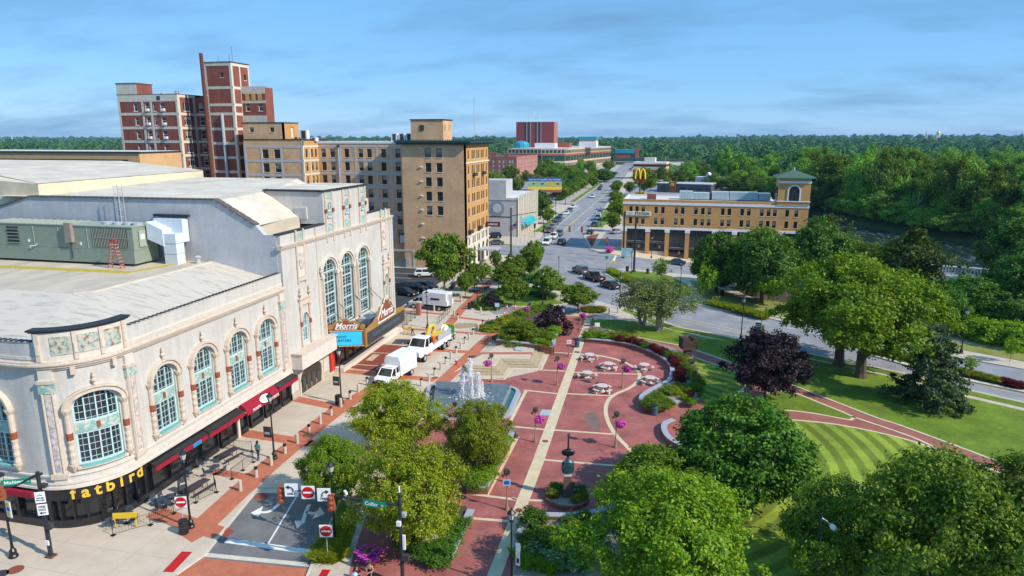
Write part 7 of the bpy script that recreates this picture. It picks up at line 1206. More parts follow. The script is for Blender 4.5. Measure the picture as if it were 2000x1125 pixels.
HY = thing('fire_hydrant','red fire hydrant with blue cap beside the bollards','hydrant',(*P(891,713),.01)); MB().lathe([(.16,0),(.16,.06),(.1,.08),(.1,.6),(.14,.62)],10).obj('barrel','red',HY); MB().lathe([(.14,.62),(.12,.72),(.04,.8)],10).obj('bonnet','print_sky',HY)
for s_ in (-1,1): MB().tube([(0,0,.45),(s_ * .2,0,.45)],.06,8).obj('nozzle','red',HY)
def bench(px,label,rz,mt='black_metal'):
    t = thing('park_bench',label,'bench',(*P(*px),.01),rz)
    for i in range(4): MB().box(-.75,.75,-.22 + i * .12,-.13 + i * .12,.42,.45).obj('seat_slat',mt,t)
    for i in range(4): MB().box(-.75,.75,.26 + i * .03,.285 + i * .03,.52 + i * .11,.6 + i * .11).obj('back_slat',mt,t)
    for x in (-.65,.65): MB().box(x - .03,x + .03,-.24,-.18,0,.62).obj('leg',mt,t); MB().box(x - .03,x + .03,.24,.3,0,.9).obj('leg',mt,t); MB().box(x - .03,x + .03,-.24,.28,.6,.64).obj('arm',mt,t)
    return t
bench((970,668),'black metal bench beside the weeping tree bed',R(70)); bench((953,570),'black bench on the hotel walk by the dark hedge',R(60))
BKR = thing('bike_rack','x','bike rack'); MB().tube([(-.35,0,0),(-.35,0,.65),(-.2,0,.85),(.2,0,.85),(.35,0,.65),(.35,0,0)],.03,6).obj('hoop','black_metal',BKR); MB().box(-.4,.4,-.05,.05,0,.02).obj('foot','black_metal',BKR)
for i in range(6): place(BKR,(856 + i * 4,631 - i * 4),f'black bike rack hoop, {ordn[i]} in the row by the hotel walk','bike rack hoops',R(80))
# traffic signals and signs at the lane
def sign(name,label,loc,rz,w_,h,face,parts,post=None):
    t = thing(name,label,'sign',loc,rz); MB().box(-w_ / 2,w_ / 2,-.02,.02,-h / 2,h / 2).obj('plate',face,t)
    for kind,*a in parts:
        if kind == 'text': text_obj('lettering',a[0],a[1],a[4] if len(a) > 4 else 'store_black',t,facing((a[2],-.027,a[3]),(1,0,0)),.006,.004)
        elif kind == 'disc': MB().lathe([(a[0],0),(a[0],.01)],24).tf(facing((0,-.022,0),(1,0,0))).obj('red_disc','red',t)
        elif kind == 'bar': MB().box(a[0],a[1],-.04,-.03,a[2],a[3]).obj('bar',a[4],t)
        elif kind == 'arrow':
            m = MB(); pts = smooth_line([(p[0],-.03,p[1]) for p in a[0]],4); m.tube(pts,a[2],4); (hx,hz),(ux,uz) = a[1]; k = a[3]; m.add([(hx + ux * k,-.045,hz + uz * k),(hx - uz * k * .7,-.045,hz + ux * k * .7),(hx + uz * k * .7,-.045,hz - ux * k * .7),(hx + ux * k,-.025,hz + uz * k),(hx - uz * k * .7,-.025,hz + ux * k * .7),(hx + uz * k * .7,-.025,hz - ux * k * .7)],[(0,1,2),(5,4,3),(0,3,4,1),(1,4,5,2),(2,5,3,0)]); m.obj('arrow','store_black',t)
    if post: MB().tube([(0,.03,post),(0,.03,h / 2)],.035,6).obj('post','galv',t)
    return t
DNE = [('disc',.4),('bar',-.3,.3,-.06,.06,'reflect_white'),('text','DO NOT',.2,0,.19,'reflect_white'),('text','ENTER',.2,0,-.19,'reflect_white')]
AP_ = P(787,1142); aend = P(548,953,5.6); AZ = 5.6; ax,ay = aend[0] - AP_[0],aend[1] - AP_[1]; al = math.hypot(ax,ay); ad_ = (ax / al,ay / al); aang = math.atan2(ay,ax)
TS = thing('signal_mast','black traffic signal mast with long arm over the lane','traffic signal',(*AP_,0)); MB().tube([(0,0,0),(0,0,6.3)],[.13,.1],10).obj('mast',mat('mast_dark',(.025,.035,.045),.5,.1,3),TS); MB().tube([(0,0,AZ),(ax,ay,AZ)],[.09,.05],8).obj('arm','mast_dark',TS); MB().lathe([(.3,0),(.3,.1),(.16,.25)],10).obj('base','mast_dark',TS); MB().lathe([(.12,6.3),(.1,6.45),(.03,6.5)],8).obj('mast_cap','mast_dark',TS)
MB().box(-.16,.1,-.3,-.12,4.3,4.6).obj('control_box','reflect_white',TS); MB().box(-.1,.3,.05,.35,4.75,5.0).obj('control_box','galv',TS); MB().tube([(0,0,6.3),(.0,0,6.9)],.05,6).obj('detector','reflect_white',TS); MB().box(.1,.55,-.3,0,1.9,2.3).obj('crossing_signal','dark_grey',TS); MB().box(.14,.3,-.12,0,2.6,3.6).obj('mast_plate','reflect_white',TS)
def at_arm(t,off=0): return (AP_[0] + ax * t,AP_[1] + ay * t)
SG = thing('traffic_light','x','traffic light'); MB().box(-.17,.17,-.12,.12,-.55,.55).obj('housing',mat('signal_rust',(.33,.09,.045),.5,.15,4),SG)
for z in (-.36,0,.36): v = MB().tube([(0,-.12,z),(0,-.35,z - .03)],[.15,.16],10).obj('visor','signal_rust',SG); MB().lathe([(.12,0),(.12,.02)],12).tf(facing((0,-.12,z),(1,0,0))).obj('lens','dark_grey',v)
place(SG,at_arm(1.0),'rust-coloured traffic light at the tip of the long arm','rust traffic lights',YAW,AZ - .45,1.0); place(SG,at_arm(.56),'rust-coloured traffic light midway along the long arm','rust traffic lights',YAW - .3,AZ - .45,1.0)
for t_,nm,lb,pr in ((.9,'lane_sign','white left turn only sign on the long arm',[('arrow',[(.12,-.12),(.1,.1),(-.05,.2),(-.14,.21)],((-.14,.21),(-1,.05)),.04,.2),('text','ONLY',.2,0,-.27)]),(.62,'lane_sign','white right turn only sign on the long arm',[('arrow',[(-.12,-.12),(-.1,.1),(.05,.2),(.14,.21)],((.14,.21),(1,.05)),.04,.2),('text','ONLY',.2,0,-.27)]),(.755,'no_entry_sign','do not enter sign hanging on the long arm',DNE)): x,y = at_arm(t_); sign(nm,lb,(x + SY * .14,y - CY * .14,AZ + .05),YAW,.85,.9,'reflect_white',pr)
x,y = at_arm(.2); sg = sign('street_name_sign','green Colfax street name sign on the long arm',(x,y - .12,AZ - .12),aang + math.pi,1.55,.42,mat('sign_green',(.0,.26,.16),.5,.05,3),[('text','Colfax',.34,-.2,0,'reflect_white'),('text','Av',.16,.55,0,'reflect_white')])
CM = thing('camera','white security camera on top of the long arm','camera',(*at_arm(.44),AZ + .06),.8); MB().box(-.07,.07,-.2,.2,.22,.36).obj('housing','reflect_white',CM); MB().tube([(0,0,0),(0,.02,.25)],.03,5).obj('bracket','galv',CM)
x,y = P(641,1092); sign('no_entry_sign','do not enter sign on a thin post on the grass island',(x,y - .05,2.15),YAW,.88,.9,'reflect_white',DNE,-2.15); x,y = P(372,1036); sign('no_entry_sign','do not enter sign by the lamp at the cafe fence',(x - .35,y - .22,2.35),YAW + .1,.8,.82,'reflect_white',DNE,-2.35)
SM = thing('signal_mast','black signal post with arm by the rounded theatre corner','traffic signal',(*P(100,1087),0)); MB().tube([(0,0,0),(0,0,6.3)],[.15,.12],8).obj('mast','mast_dark',SM); MB().box(-.28,.28,-.25,.25,0,.12).obj('base',mat('rust_base',(.14,.06,.04),.8,.3,5),SM); MB().tube([(.25,.1,6.15),(0,0,6.1),(-1.2,-.6,5.5),(-6,-3.0,5.0)],[.1,.11,.09,.07],8).obj('arm','mast_dark',SM); MB().box(.1,.55,-.2,.1,2.2,2.6).obj('crossing_signal','dark_grey',SM); MB().box(.08,.5,-.1,.2,5.2,5.45).obj('cabinet','dark_grey',SM); MB().box(-.02,.22,-.22,-.16,1.0,1.35).obj('button_plate','reflect_white',SM)
x,y = P(100,1087); sign('street_name_sign','green Michigan street name sign by the rounded corner',(x - 1.15,y - .62,5.75),R(28),1.7,.42,'sign_green',[('text','Michigan',.33,-.1,0,'reflect_white'),('text','St',.15,.7,0,'reflect_white')]); sign('bicycle_sign','white bicycle lane sign on the corner signal post',(x + .1,y - .18,4.55),R(25),.62,.78,'reflect_white',[('arrow',[(-.16,.12),(0,.2),(.16,.12)],((.12,.13),(1,0)),.02,.04),('text','MAY USE',.1,0,-.05),('text','FULL LANE',.1,0,-.2)]); sign('one_way_sign','white one way sign on the corner signal post',(x + .14,y - .18,3.65),R(25),.62,.8,'reflect_white',[('text','ONE',.2,0,.22),('text','WAY',.2,0,.0),('arrow',[(.18,-.22),(-.05,-.22)],((-.05,-.22),(-1,0)),.035,.14)])
place(SG,(x - 2.0,y - .95),'rust-coloured traffic light by the green Michigan sign','rust traffic lights',R(40),5.15,1.0)
# cafe terrace: fence, tables, chairs, yellow banner bench
def fence(label,pts,h=.95,bars=True):
    a0 = pts[0]; t = thing('cafe_fence',label,'fence',(*a0,.01))
    for (xa,ya),(xb,yb) in zip(pts,pts[1:]):
        dx,dy = xb - xa,yb - ya; l = math.hypot(dx,dy); n = max(1,int(round(l / 1.7)))
        for i in range(n):
            p = (xa + dx * i / n - a0[0],ya + dy * i / n - a0[1]); q = (xa + dx * (i + 1) / n - a0[0],ya + dy * (i + 1) / n - a0[1]); MB().tube([(*p,0),(*p,h + .08)],.025,5).obj('post','black_metal',t); pn = MB(); pn.tube([(*p,h),(*q,h)],.018,4); pn.tube([(*p,.12),(*q,.12)],.015,4)
            for k in range(1,12): u = k / 12; s_ = (p[0] + (q[0] - p[0]) * u,p[1] + (q[1] - p[1]) * u); pn.tube([(*s_,.12),(*s_,h)],.008,3,cap=False)
            tag(pn.obj('rail_panel','black_metal',t),kind='stuff'); MB().box(p[0] - .15,p[0] + .15,p[1] - .15,p[1] + .15,0,.04).obj('foot','black_metal',t)
fence('black railing of the near cafe terrace',PP([(221,1046),(294,1026),(423,962),(418,945)])); fence('black railing of the cafe terrace by the man',PP([(453,936),(495,903),(492,882),(424,876)]))
def ptable(px,label,rz):
    t = thing('cafe_table',label,'picnic table',(*P(*px),.01),rz)
    for i in range(4): MB().box(-.95,.95,-.38 + i * .195,-.2 + i * .195,.72,.76).obj('top_plank',mat('cafe_dark',(.055,.045,.055),.6,.15,4),t)
    for s_ in (-1,1):
        MB().box(-.95,.95,s_ * .75 - .13,s_ * .75 + .13,.43,.47).obj('bench','cafe_dark',t)
        for x in (-.7,.7): MB().tube([(x,s_ * .2,.72),(x,s_ * .3,0)],.025,5).obj('leg','black_metal',t); MB().tube([(x,s_ * .75,.43),(x,s_ * .75,0)],.025,5).obj('bench_leg','black_metal',t)
ptable((447,898),'dark picnic table on the cafe terrace by the man',R(78)); ptable((388,962),'dark picnic table on the near cafe terrace',R(80))
CH = thing('cafe_chair','x','chair'); mat('cafe_blue',(.05,.07,.1),.5,.15,4); MB().box(-.22,.22,-.22,.22,.43,.46).obj('seat','cafe_blue',CH); m = MB(); m.tube([(-.22,.22,.46),(-.22,.28,.88),(.22,.28,.88),(.22,.22,.46)],.02,5); m.obj('back_frame','cafe_blue',CH); MB().box(-.2,.2,.25,.27,.55,.85).obj('backrest','cafe_blue',CH)
for a in ((-.2,-.2),(.2,-.2),(-.2,.2),(.2,.2)): MB().tube([(*a,.43),(a[0] * 1.15,a[1] * 1.15,0)],.015,4).obj('leg','cafe_blue',CH)
RT_ = thing('bistro_table','x','table'); MB().lathe([(.4,.7),(.4,.73)],16).obj('top','cafe_blue',RT_); MB().tube([(0,0,0),(0,0,.7)],.03,6).obj('stem','black_metal',RT_); MB().lathe([(.25,0),(.05,.06)],12).obj('foot','black_metal',RT_)
for i,(px,lb) in enumerate((((421,926),'by the far picnic table'),((334,985),'beside the near picnic table'),((247,1022),'behind the yellow banner'),((318,990),'close to the shop window'))):
    e,n = P(*px); place(RT_,(e,n),'small round cafe table ' + lb,'round cafe tables',0,.01)
    for k in range(3): a = k * 2.1 + i; place(CH,(e + .7 * math.cos(a),n + .7 * math.sin(a)),'dark metal cafe chair round the table ' + lb,'cafe chairs ' + lb,a + math.pi / 2 * 3,.01)
for i,px in enumerate(((362,940),(372,934),(392,915),(404,908),(214,1030))): place(CH,px,'dark metal cafe chair along the shop window' if i < 4 else 'dark metal cafe chair outside the railing end','window cafe chairs' if i < 4 else 'lone cafe chair',1.0 * i,.01)
YB = thing('yellow_banner','yellow cloth banner on a frame at the railing corner','banner',(*P(247,1030),.01),R(17)); MB().box(-.85,.85,-.06,.06,.75,1.15).obj('cloth','yellow',YB)
for x in (-.75,.75): MB().tube([(x,0,0),(x,0,.75)],.035,5).obj('leg','yellow',YB)
MN = thing('menu_board','black menu board by the shop window','sign',(*P(357,962),.01),R(60)); MB().hexa([(-.3,-.25,0),(.3,-.25,0),(.3,.25,0),(-.3,.25,0),(-.3,-.03,1.2),(.3,-.03,1.2),(.3,.03,1.2),(-.3,.03,1.2)]).obj('board','dark_grey',MN); MB().box(-.2,.2,-.15,-.13,.75,.9).obj('lettering','galv',MN)
FBW = thing('flower_bowl','large bowl of pink and white flowers at the lane corner','planter',(*P(720,1095),.01)); MB().lathe([(.3,0),(.6,.2),(.68,.42),(.62,.42)],20).obj('bowl','dark_grey',FBW); o = link('flowers',me,FBW,(0,0,.3)); o.scale = (1.5,1.5,.5); o = link('foliage',TP['s_plum'][0][0] if 's_plum' in TP else TP['s_dark'][0][0],FBW,(0,0,.35)); o.scale = (.6,.6,.6)
OV = thing('stone_sign','oval grey stone sign standing in the ivy bed','sign',(*P(840,1078),.35),YAW + .5); MB().lathe([(.66,-.06),(.68,0),(.66,.06)],24,sx=1,sy=.62).tf(facing((0,0,.55),(1,0,0))).obj('slab','granite_cap',OV); MB().box(-.3,.3,-.05,.05,0,.3).obj('foot','granite_cap',OV); MB().tube(smooth_line([(-.4 + .1 * k,-.075,.55 + .05 * (-1) ** k) for k in range(9)],3),.012,4).obj('script_line','dark_grey',OV)
e,n = P(1584,1190); CB = thing('street_light','dark pole street light with white head at the bottom right','street light',(e,n,0)); hh = HT(1003,e,n); MB().tube([(0,0,0),(0,0,hh)],[.1,.07],8).obj('pole','mast_dark',CB); MB().tube([(0,0,hh - .25),(.35,0,hh - .45),(.62,.05,hh - .7)],.035,6).obj('arm','galv',CB); MB().lathe([(.04,0),(.15,.12),(.18,.3),(.1,.48),(.02,.52)],10,sy=.6).tf(Matrix.Translation((.55,.05,hh - .62)) @ Matrix.Rotation(R(140),4,'Y')).obj('head','white_paint',CB)
WS = thing('wayfinding_sign','tall green and yellow wayfinding sign by the road verge','sign',(*P(1484,672),0),YAW - .4); MB().tube([(0,0,0),(0,0,3.6)],.05,6).obj('post','galv',WS); MB().box(-.75,-.06,-.04,.04,1.7,3.0).obj('board',mat('sign_dkgreen',(.04,.09,.08),.5,.1,3),WS); MB().box(.06,.4,-.04,.04,1.5,2.7).obj('yellow_board','yellow',WS)
for i in range(4): MB().box(-.7,-.12,-.05,-.04,1.85 + i * .28,1.97 + i * .28).obj('lettering','reflect_white',WS)
for px,lb,c,h in (((1166,655),'small white sign on a green post by the lawn path','reflect_white',1.9),((1184,527),'green street sign at the traffic island tip','sign_green',3.0),((1198,531),'yellow bus stop sign on the traffic island','yellow',2.4),((971,618),'pale blue notice panel by the driveway cones','print_sky',2.2)): t = thing('small_sign',lb,'sign',(*P(*px),0),YAW); MB().tube([(0,0,0),(0,0,h)],.04,6).obj('post','galv',t); MB().box(-.35,.35,-.06,-.04,h - .6,h).obj('plate',c,t)
# signal poles at the far crossing
for px,ty,lb in (((1217,503),413,'tall dark pole left of the station name sign'),((1238,531),425,'tallest dark pole with photo panel on the traffic island'),((998,497),404,'tall dark pole behind the flagpoles')):
    e,n = P(*px); h = HT(ty,e,n); t = thing('signal_pole',lb,'pole',(e,n,0)); MB().tube([(0,0,0),(0,0,h)],[.24,.17],8).obj('pole','mast_dark',t); MB().lathe([(.42,0),(.42,.25),(.26,.5)],10).obj('base','mast_dark',t)
    if px[0] == 1238: MB().box(-2.8,-.4,-.06,.06,3.2,5.0).obj('photo_panel',mat('photo_blue',(.4,.6,.7),.5,.5,1.2),t)
    if px[0] == 998: MB().tube([(0,0,h - 2.2),(6,1.5,h - 1.2)],.08,6).obj('arm','mast_dark',t); MB().box(-.5,.4,-.3,.3,h - .2,h + .1).obj('lamp_head','galv',t)
w0,w1 = P(1000,497),P(1217,503); WI = thing('span_wire','thin signal wire across the far crossing','wire',(*w0,0)); MB().tube([(0,0,8.0),((w1[0] - w0[0]) * .5,(w1[1] - w0[1]) * .5,7.3),(w1[0] - w0[0],w1[1] - w0[1],8.0)],.025,4).obj('wire','black_metal',WI)
for t_,lb in ((.52,'hanging traffic light over the far crossing, left'),(.63,'hanging traffic light over the far crossing, right')): place(SG,(w0[0] + (w1[0] - w0[0]) * t_,w0[1] + (w1[1] - w0[1]) * t_),lb,'lights over the far crossing',YAW,6.5,1.35)
for px,lb in (((1044,462),'dark crossing signal by the far kerb, left'),((1063,465),'dark crossing signal by the far kerb, right'),((1079,470),'rust crossing signal beside the white cars'),((1185,492),'rust crossing signal by the pink planter')): t = thing('crossing_signal',lb,'traffic signal',(*P(*px),0),YAW); MB().tube([(0,0,0),(0,0,3.2)],.07,6).obj('post','mast_dark',t); MB().box(-.3,.3,-.2,.2,2.4,3.7).obj('head','signal_rust' if 'rust' in lb else 'dark_grey',t)
PK = thing('flower_planter','round pink flower planter at the far kerb','planter',(*P(1189,494),0)); MB().lathe([(.4,0),(.7,.5)],12).obj('bowl','dark_grey',PK); o = link('flowers',me,PK,(0,0,.35)); o.scale = (2.0,2.0,1.2)
for i,(px,ty,fl_) in enumerate((((1008,493),425,'usa'),((1016,494),418,'print_sky'),((1024,493),424,None))):
    e,n = P(*px); h = HT(ty,e,n); t = thing('flagpole',('flagpole with striped flag by the far crossing','flagpole with pale blue flag by the far crossing','bare flagpole by the far crossing')[i],'flagpole',(e,n,0)); MB().tube([(0,0,0),(0,0,h)],[.08,.05],6).obj('pole','galv',t)
    if fl_ == 'usa':
        for k in range(7): MB().hexa([(-2.0,.25,h - 3.6 + k * .17),(0,0,h - 2.6 + k * .17),(0,.03,h - 2.6 + k * .17),(-2.0,.28,h - 3.6 + k * .17),(-2.0,.25,h - 3.43 + k * .17),(0,0,h - 2.43 + k * .17),(0,.03,h - 2.43 + k * .17),(-2.0,.28,h - 3.43 + k * .17)]).obj('flag_stripe','red' if k % 2 == 0 else 'reflect_white',t)
        MB().hexa([(-.8,.06,h - 2.3),(0,-.03,h - 1.9),(0,.0,h - 1.9),(-.8,.1,h - 2.3),(-.8,.06,h - 1.65),(0,-.03,h - 1.3),(0,0,h - 1.3),(-.8,.1,h - 1.65)]).obj('canton','print_blue',t)
    elif fl_: MB().hexa([(.05,0,h - 2.0),(.9,.1,h - 3.0),(.9,.13,h - 3.0),(.05,.03,h - 2.0),(.05,0,h - .3),(.9,.1,h - 1.2),(.9,.13,h - 1.2),(.05,.03,h - .3)]).obj('flag',fl_,t)
# hotel car park edge: brick piers, railings, wall
for px,lb in (((818,615),'brick gate pier left of the white van'),((850,588),'brick gate pier behind the white van')): e,n = P(*px); t = thing('gate_pier',lb,'pier',(e,n,0)); MB().box(-.35,.35,-.35,.35,0,2.0).obj('shaft','pink_brick',t); MB().box(-.42,.42,-.42,.42,2.0,2.2).obj('cap','stone',t)
fence('black railing between marquee and gate pier',PP([(786,640),(818,615)]),1.5); wall_thing('dark wall along the hotel car park edge',PP([(852,590),(880,566),(913,535)]),.3,1.0,True,'dark_grey','stone',k=1,name='car_park_wall')
# cones
CN = thing('traffic_cone','x','traffic cone'); MB().box(-.2,.2,-.2,.2,0,.05).obj('base','orange',CN); MB().lathe([(.16,.05),(.04,.75)],10).obj('cone','orange',CN); MB().lathe([(.115,.36),(.085,.5)],10).obj('white_collar','reflect_white',CN)
for i,(px,lb) in enumerate((((729,751),'orange cone at the left front corner of the white utility truck'),((746,753),'orange cone at the right front corner of the white utility truck'),((785,740),'orange cone beside the rear of the white utility truck'),((805,724),'orange cone between the two white trucks'),((826,704),'orange cone at the crane truck front wheel'),((839,694),'orange cone beside the crane truck'),((990,604),'orange cone left of three on the driveway'),((1006,604),'orange cone middle of three on the driveway'),((1017,606),'orange cone right of three on the driveway'),((985,617),'orange barrier cone by the notice panel'))): place(CN,px,lb,'orange traffic cones',0,.012,1.15)
# ================================================================ VEHICLES
mat('car_paint',(.3,.3,.32),.3,0,spec=.6,coat=.6); mat('paint_w',(.78,.78,.77),.3,0,coat=.5); mat('paint_black',(.012,.013,.016),.25,0,coat=.6); mat('paint_grey',(.1,.105,.115),.3,0,coat=.6); mat('paint_silver',(.38,.39,.41),.3,0,metal=.3,coat=.5); mat('paint_blue',(.02,.06,.13),.3,0,coat=.6); mat('paint_red',(.25,.012,.015),.3,0,coat=.6); mat('head_lamp',(.8,.82,.85),.1,0); mat('tail_lamp',(.35,.01,.01),.2,0); mat('chrome',(.6,.6,.62),.15,0,metal=.9)
def wheel(parent,x,y,r,w_):
    M = Matrix.Translation((x,y,r)) @ Matrix.Rotation(H90,4,'X'); t = MB().lathe([(r * .6,-w_ / 2),(r * .95,-w_ / 2),(r,-w_ / 2 + .03),(r,w_ / 2 - .03),(r * .95,w_ / 2),(r * .6,w_ / 2)],18).tf(M).obj('wheel','rubber',parent); MB().lathe([(r * .62,-w_ / 2 - .012),(r * .3,-w_ / 2 - .03),(r * .3,w_ / 2 + .03),(r * .62,w_ / 2 + .012)],14).tf(M).obj('rim','rim',t)
def carbody(L_,W,secs): return [[(x,-hw * .9,zl),(x,-hw,zl + .14),(x,-hw,zs - .1),(x,-hw * .93,zs),(x,hw * .93,zs),(x,hw,zs - .1),(x,hw,zl + .14),(x,hw * .9,zl)] for x,hw,zl,zs in secs]
def make_car(kind):
    t = thing(kind + '_car' if kind != 'pickup' else 'pickup_truck','x','car' if kind != 'pickup' else 'pickup')
    if kind == 'sedan': L_,W,S,gh = 4.7,.91,[(-2.35,.72,.42,.82),(-2.2,.84,.26,.92),(-1.4,.91,.2,.95),(0,.92,.2,.92),(.9,.92,.2,.9),(1.8,.88,.22,.8),(2.25,.78,.3,.66),(2.35,.62,.38,.56)],(-1.75,1.05,-1.0,.25,.93,1.45)
    elif kind == 'suv': L_,W,S,gh = 4.75,.95,[(-2.37,.8,.5,1.0),(-2.25,.92,.34,1.08),(-1.4,.95,.28,1.08),(0,.96,.28,1.06),(1.0,.96,.28,1.05),(1.9,.92,.3,.98),(2.3,.84,.38,.84),(2.38,.68,.46,.72)],(-2.25,1.05,-1.85,.35,1.06,1.72)
    elif kind == 'van': L_,W,S,gh = 5.1,.98,[(-2.55,.86,.45,1.05),(-2.45,.96,.3,1.1),(-1.4,.98,.25,1.1),(0,.98,.25,1.08),(1.2,.98,.25,1.05),(2.1,.93,.28,.92),(2.5,.82,.36,.74),(2.56,.7,.42,.66)],(-2.48,1.6,-2.2,.65,1.08,1.78)
    else: L_,W,S,gh = 5.8,1.0,[(-2.9,.9,.6,1.05),(-2.85,1.0,.45,1.1),(-1.5,1.0,.4,1.1),(0,1.0,.4,1.1),(1.2,1.0,.4,1.14),(2.4,.98,.42,1.1),(2.8,.92,.5,1.0),(2.9,.78,.55,.9)],(-1.0,1.35,-.8,.7,1.1,1.85)
    MB().loft(carbody(L_,W,S)).obj('body','car_paint',t,smooth=False); x0,x1,x2,x3,zb,zr = gh; hb,ht_ = W * .9,W * .74
    base = [(x0,-hb,zb - .03),(x1,-hb,zb - .03),(x1,hb,zb - .03),(x0,hb,zb - .03)]; tp_ = [(x2,-ht_,zr - .05),(x3,-ht_,zr - .05),(x3,ht_,zr - .05),(x2,ht_,zr - .05)]
    MB().hexa(base + tp_).obj('windows','car_glass',t); MB().hexa([(x2 - .05,-ht_ - .02,zr - .06),(x3 + .05,-ht_ - .02,zr - .06),(x3 + .05,ht_ + .02,zr - .06),(x2 - .05,ht_ + .02,zr - .06),(x2 + .15,-ht_ + .12,zr),(x3 - .15,-ht_ + .12,zr),(x3 - .15,ht_ - .12,zr),(x2 + .15,ht_ - .12,zr)]).obj('roof','car_paint',t)
    for a,b in ((0,0),(1,1),(2,2),(3,3)): MB().tube([base[a],tp_[b]],.045,4).obj('pillar','car_paint',t)
    for s_ in (-1,1): xm = (x0 + x1) / 2 - .1; MB().tube([(xm,s_ * hb,zb),((x2 + x3) / 2 - .1,s_ * ht_,zr - .04)],.045,4).obj('pillar','car_paint',t)
    r = .34 if kind in ('sedan','van') else .38
    for x in (-L_ * .29,L_ * .3):
        for s_ in (-1,1): wheel(t,x,s_ * (W - .1),r,.24); MB().lathe([(r + .07,0),(r + .07,.03)],14).tf(Matrix.Translation((x,s_ * (W - .015),r + .01)) @ Matrix.Rotation(H90 * -s_,4,'X')).obj('wheel_arch','rubber',t)
    f = S[-1]; b = S[0]
    for s_ in (-1,1): MB().box(f[0] - .18,f[0] + .015,s_ * .62 - .16,s_ * .62 + .16,f[3] - .12,f[3] + .02).obj('headlight','head_lamp',t); MB().box(b[0] - .015,b[0] + .12,s_ * .66 - .14,s_ * .66 + .14,b[3] - .26,b[3] - .04).obj('tail_light','tail_lamp',t); MB().box(x1 - .25,x1 - .05,s_ * (W + .02),s_ * (W + .18),zb,zb + .14).obj('mirror','car_paint',t)
    MB().box(f[0] - .05,f[0] + .02,-.4,.4,f[2] + .02,f[3] - .06).obj('grille','dark_grey',t); MB().box(b[0] - .02,b[0] + .02,-.26,.26,b[2] + .12,b[2] + .26).obj('number_plate','reflect_white',t); MB().box(-L_ / 2 + .2,L_ / 2 - .25,-W + .1,W - .1,.16,.3).obj('underbody','rubber',t)
    if kind == 'pickup': MB().box(-2.75,-1.15,-.82,.82,1.0,1.115).obj('bed_floor','rubber',t)
    return t
CARS = {k: make_car(k) for k in ('sedan','suv','van','pickup')}
PRO = {}
def car(kind,paint,px,hd,label,group,z=ROADZ + .012):
    e,n = P(*px,z) if isinstance(px[0],int) else px; p = CARS[kind]; sw_ = {'car_paint': paint}
    q = dup(p,(e,n,z),hd,label,group,None,sw_); q.name = 'car' if kind != 'pickup' else 'pickup_truck'; q['category'] = 'car' if kind != 'pickup' else 'pickup'; return q
NO = R(90); SO = R(-90)
car('suv','paint_grey',(1133,533),R(124),'dark grey car waiting first in the queue at the crossing','queue at the crossing'); car('pickup','paint_black',(1159,547),R(130),'black pickup waiting second in the queue at the crossing','queue at the crossing'); car('sedan','paint_black',(1191,562),R(132),'black saloon waiting last in the queue at the crossing','queue at the crossing'); car('suv','paint_grey',(1288,612),R(-45),'dark car passing behind the crab apples','cars on the curved road')
e,n = PS(1319,516); car('sedan','paint_blue',(e,n),R(178),'dark blue saloon on the cross street before the offices','cars on the cross street',SZ(e) - .1)
for kd,pt,px,hd,lb in (('van','paint_w',(1068,477),SO,'white people carrier stopped at the far crossing'),('suv','paint_w',(1081,466),SO,'white car right behind the white people carrier'),('suv','paint_grey',(1092,460),SO,'grey car third in the far queue'),('suv','paint_black',(1097,477),NO,'black car leaving the far crossing northwards')): car(kd,pt,px,hd,lb,'cars at the far crossing')
for i,(kd,pt,px) in enumerate((('suv','paint_grey',(1072,454)),('sedan','paint_silver',(1079,446)),('sedan','paint_grey',(1085,439)),('suv','paint_blue',(1091,432)),('pickup','paint_silver',(1095,427)),('sedan','paint_w',(1106,419)),('sedan','paint_grey',(1113,413)),('suv','paint_w',(1119,407)))): car(kd,pt,px,SO,f'parked car on the left of the main street, {ordn[i]} from the crossing','cars parked left of the main street')
for i,(kd,pt,px) in enumerate((('sedan','paint_black',(1153,457)),('suv','paint_blue',(1162,442)),('pickup','paint_w',(1168,428)),('sedan','paint_w',(1169,422)),('sedan','paint_grey',(1172,417)))): car(kd,pt,px,NO,f'parked car on the right of the main street, {ordn[i]} from the crossing','cars parked right of the main street')
for kd,pt,px,hd,lb in (('van','paint_w',(1157,386),SO,'white van driving down the main street'),('suv','paint_black',(1171,371),NO,'dark car far up the main street, nearer of two'),('sedan','paint_grey',(1174,365),NO,'dark car far up the main street, farther of two')): car(kd,pt,px,hd,lb,'cars up the main street')
for kd,pt,px,hd,lb in (('suv','paint_w',(832,540),R(20),'white car parked behind the bushy tree at the hotel'),('sedan','paint_black',(792,576),R(-15),'black car parked nearest the theatre in the hotel car park'),('suv','paint_black',(812,568),R(-15),'black car parked in the middle of the hotel car park'),('sedan','paint_blue',(832,564),R(-15),'blue-grey car parked right in the hotel car park'),('suv','paint_black',(963,465),R(200),'black car by the grey building, upper'),('sedan','paint_grey',(967,478),R(200),'dark car by the grey building, lower'),('sedan','paint_red',(1052,420),R(90),'maroon car beside the round street tree'),('sedan','paint_silver',(1204,456),R(60),'pale car beside the offices')): car(kd,pt,px,hd,lb,'cars parked off the streets',.02)
rc = random.Random(4)
for i in range(14): car(rc.choice(('sedan','suv')),rc.choice(('paint_w','paint_silver','paint_grey','paint_black','paint_blue','paint_red')),(-55.5 - i * .1,304.0 + i * 6.5),R(170),'car parked in the row of the far car park','cars in the far car park',.025)
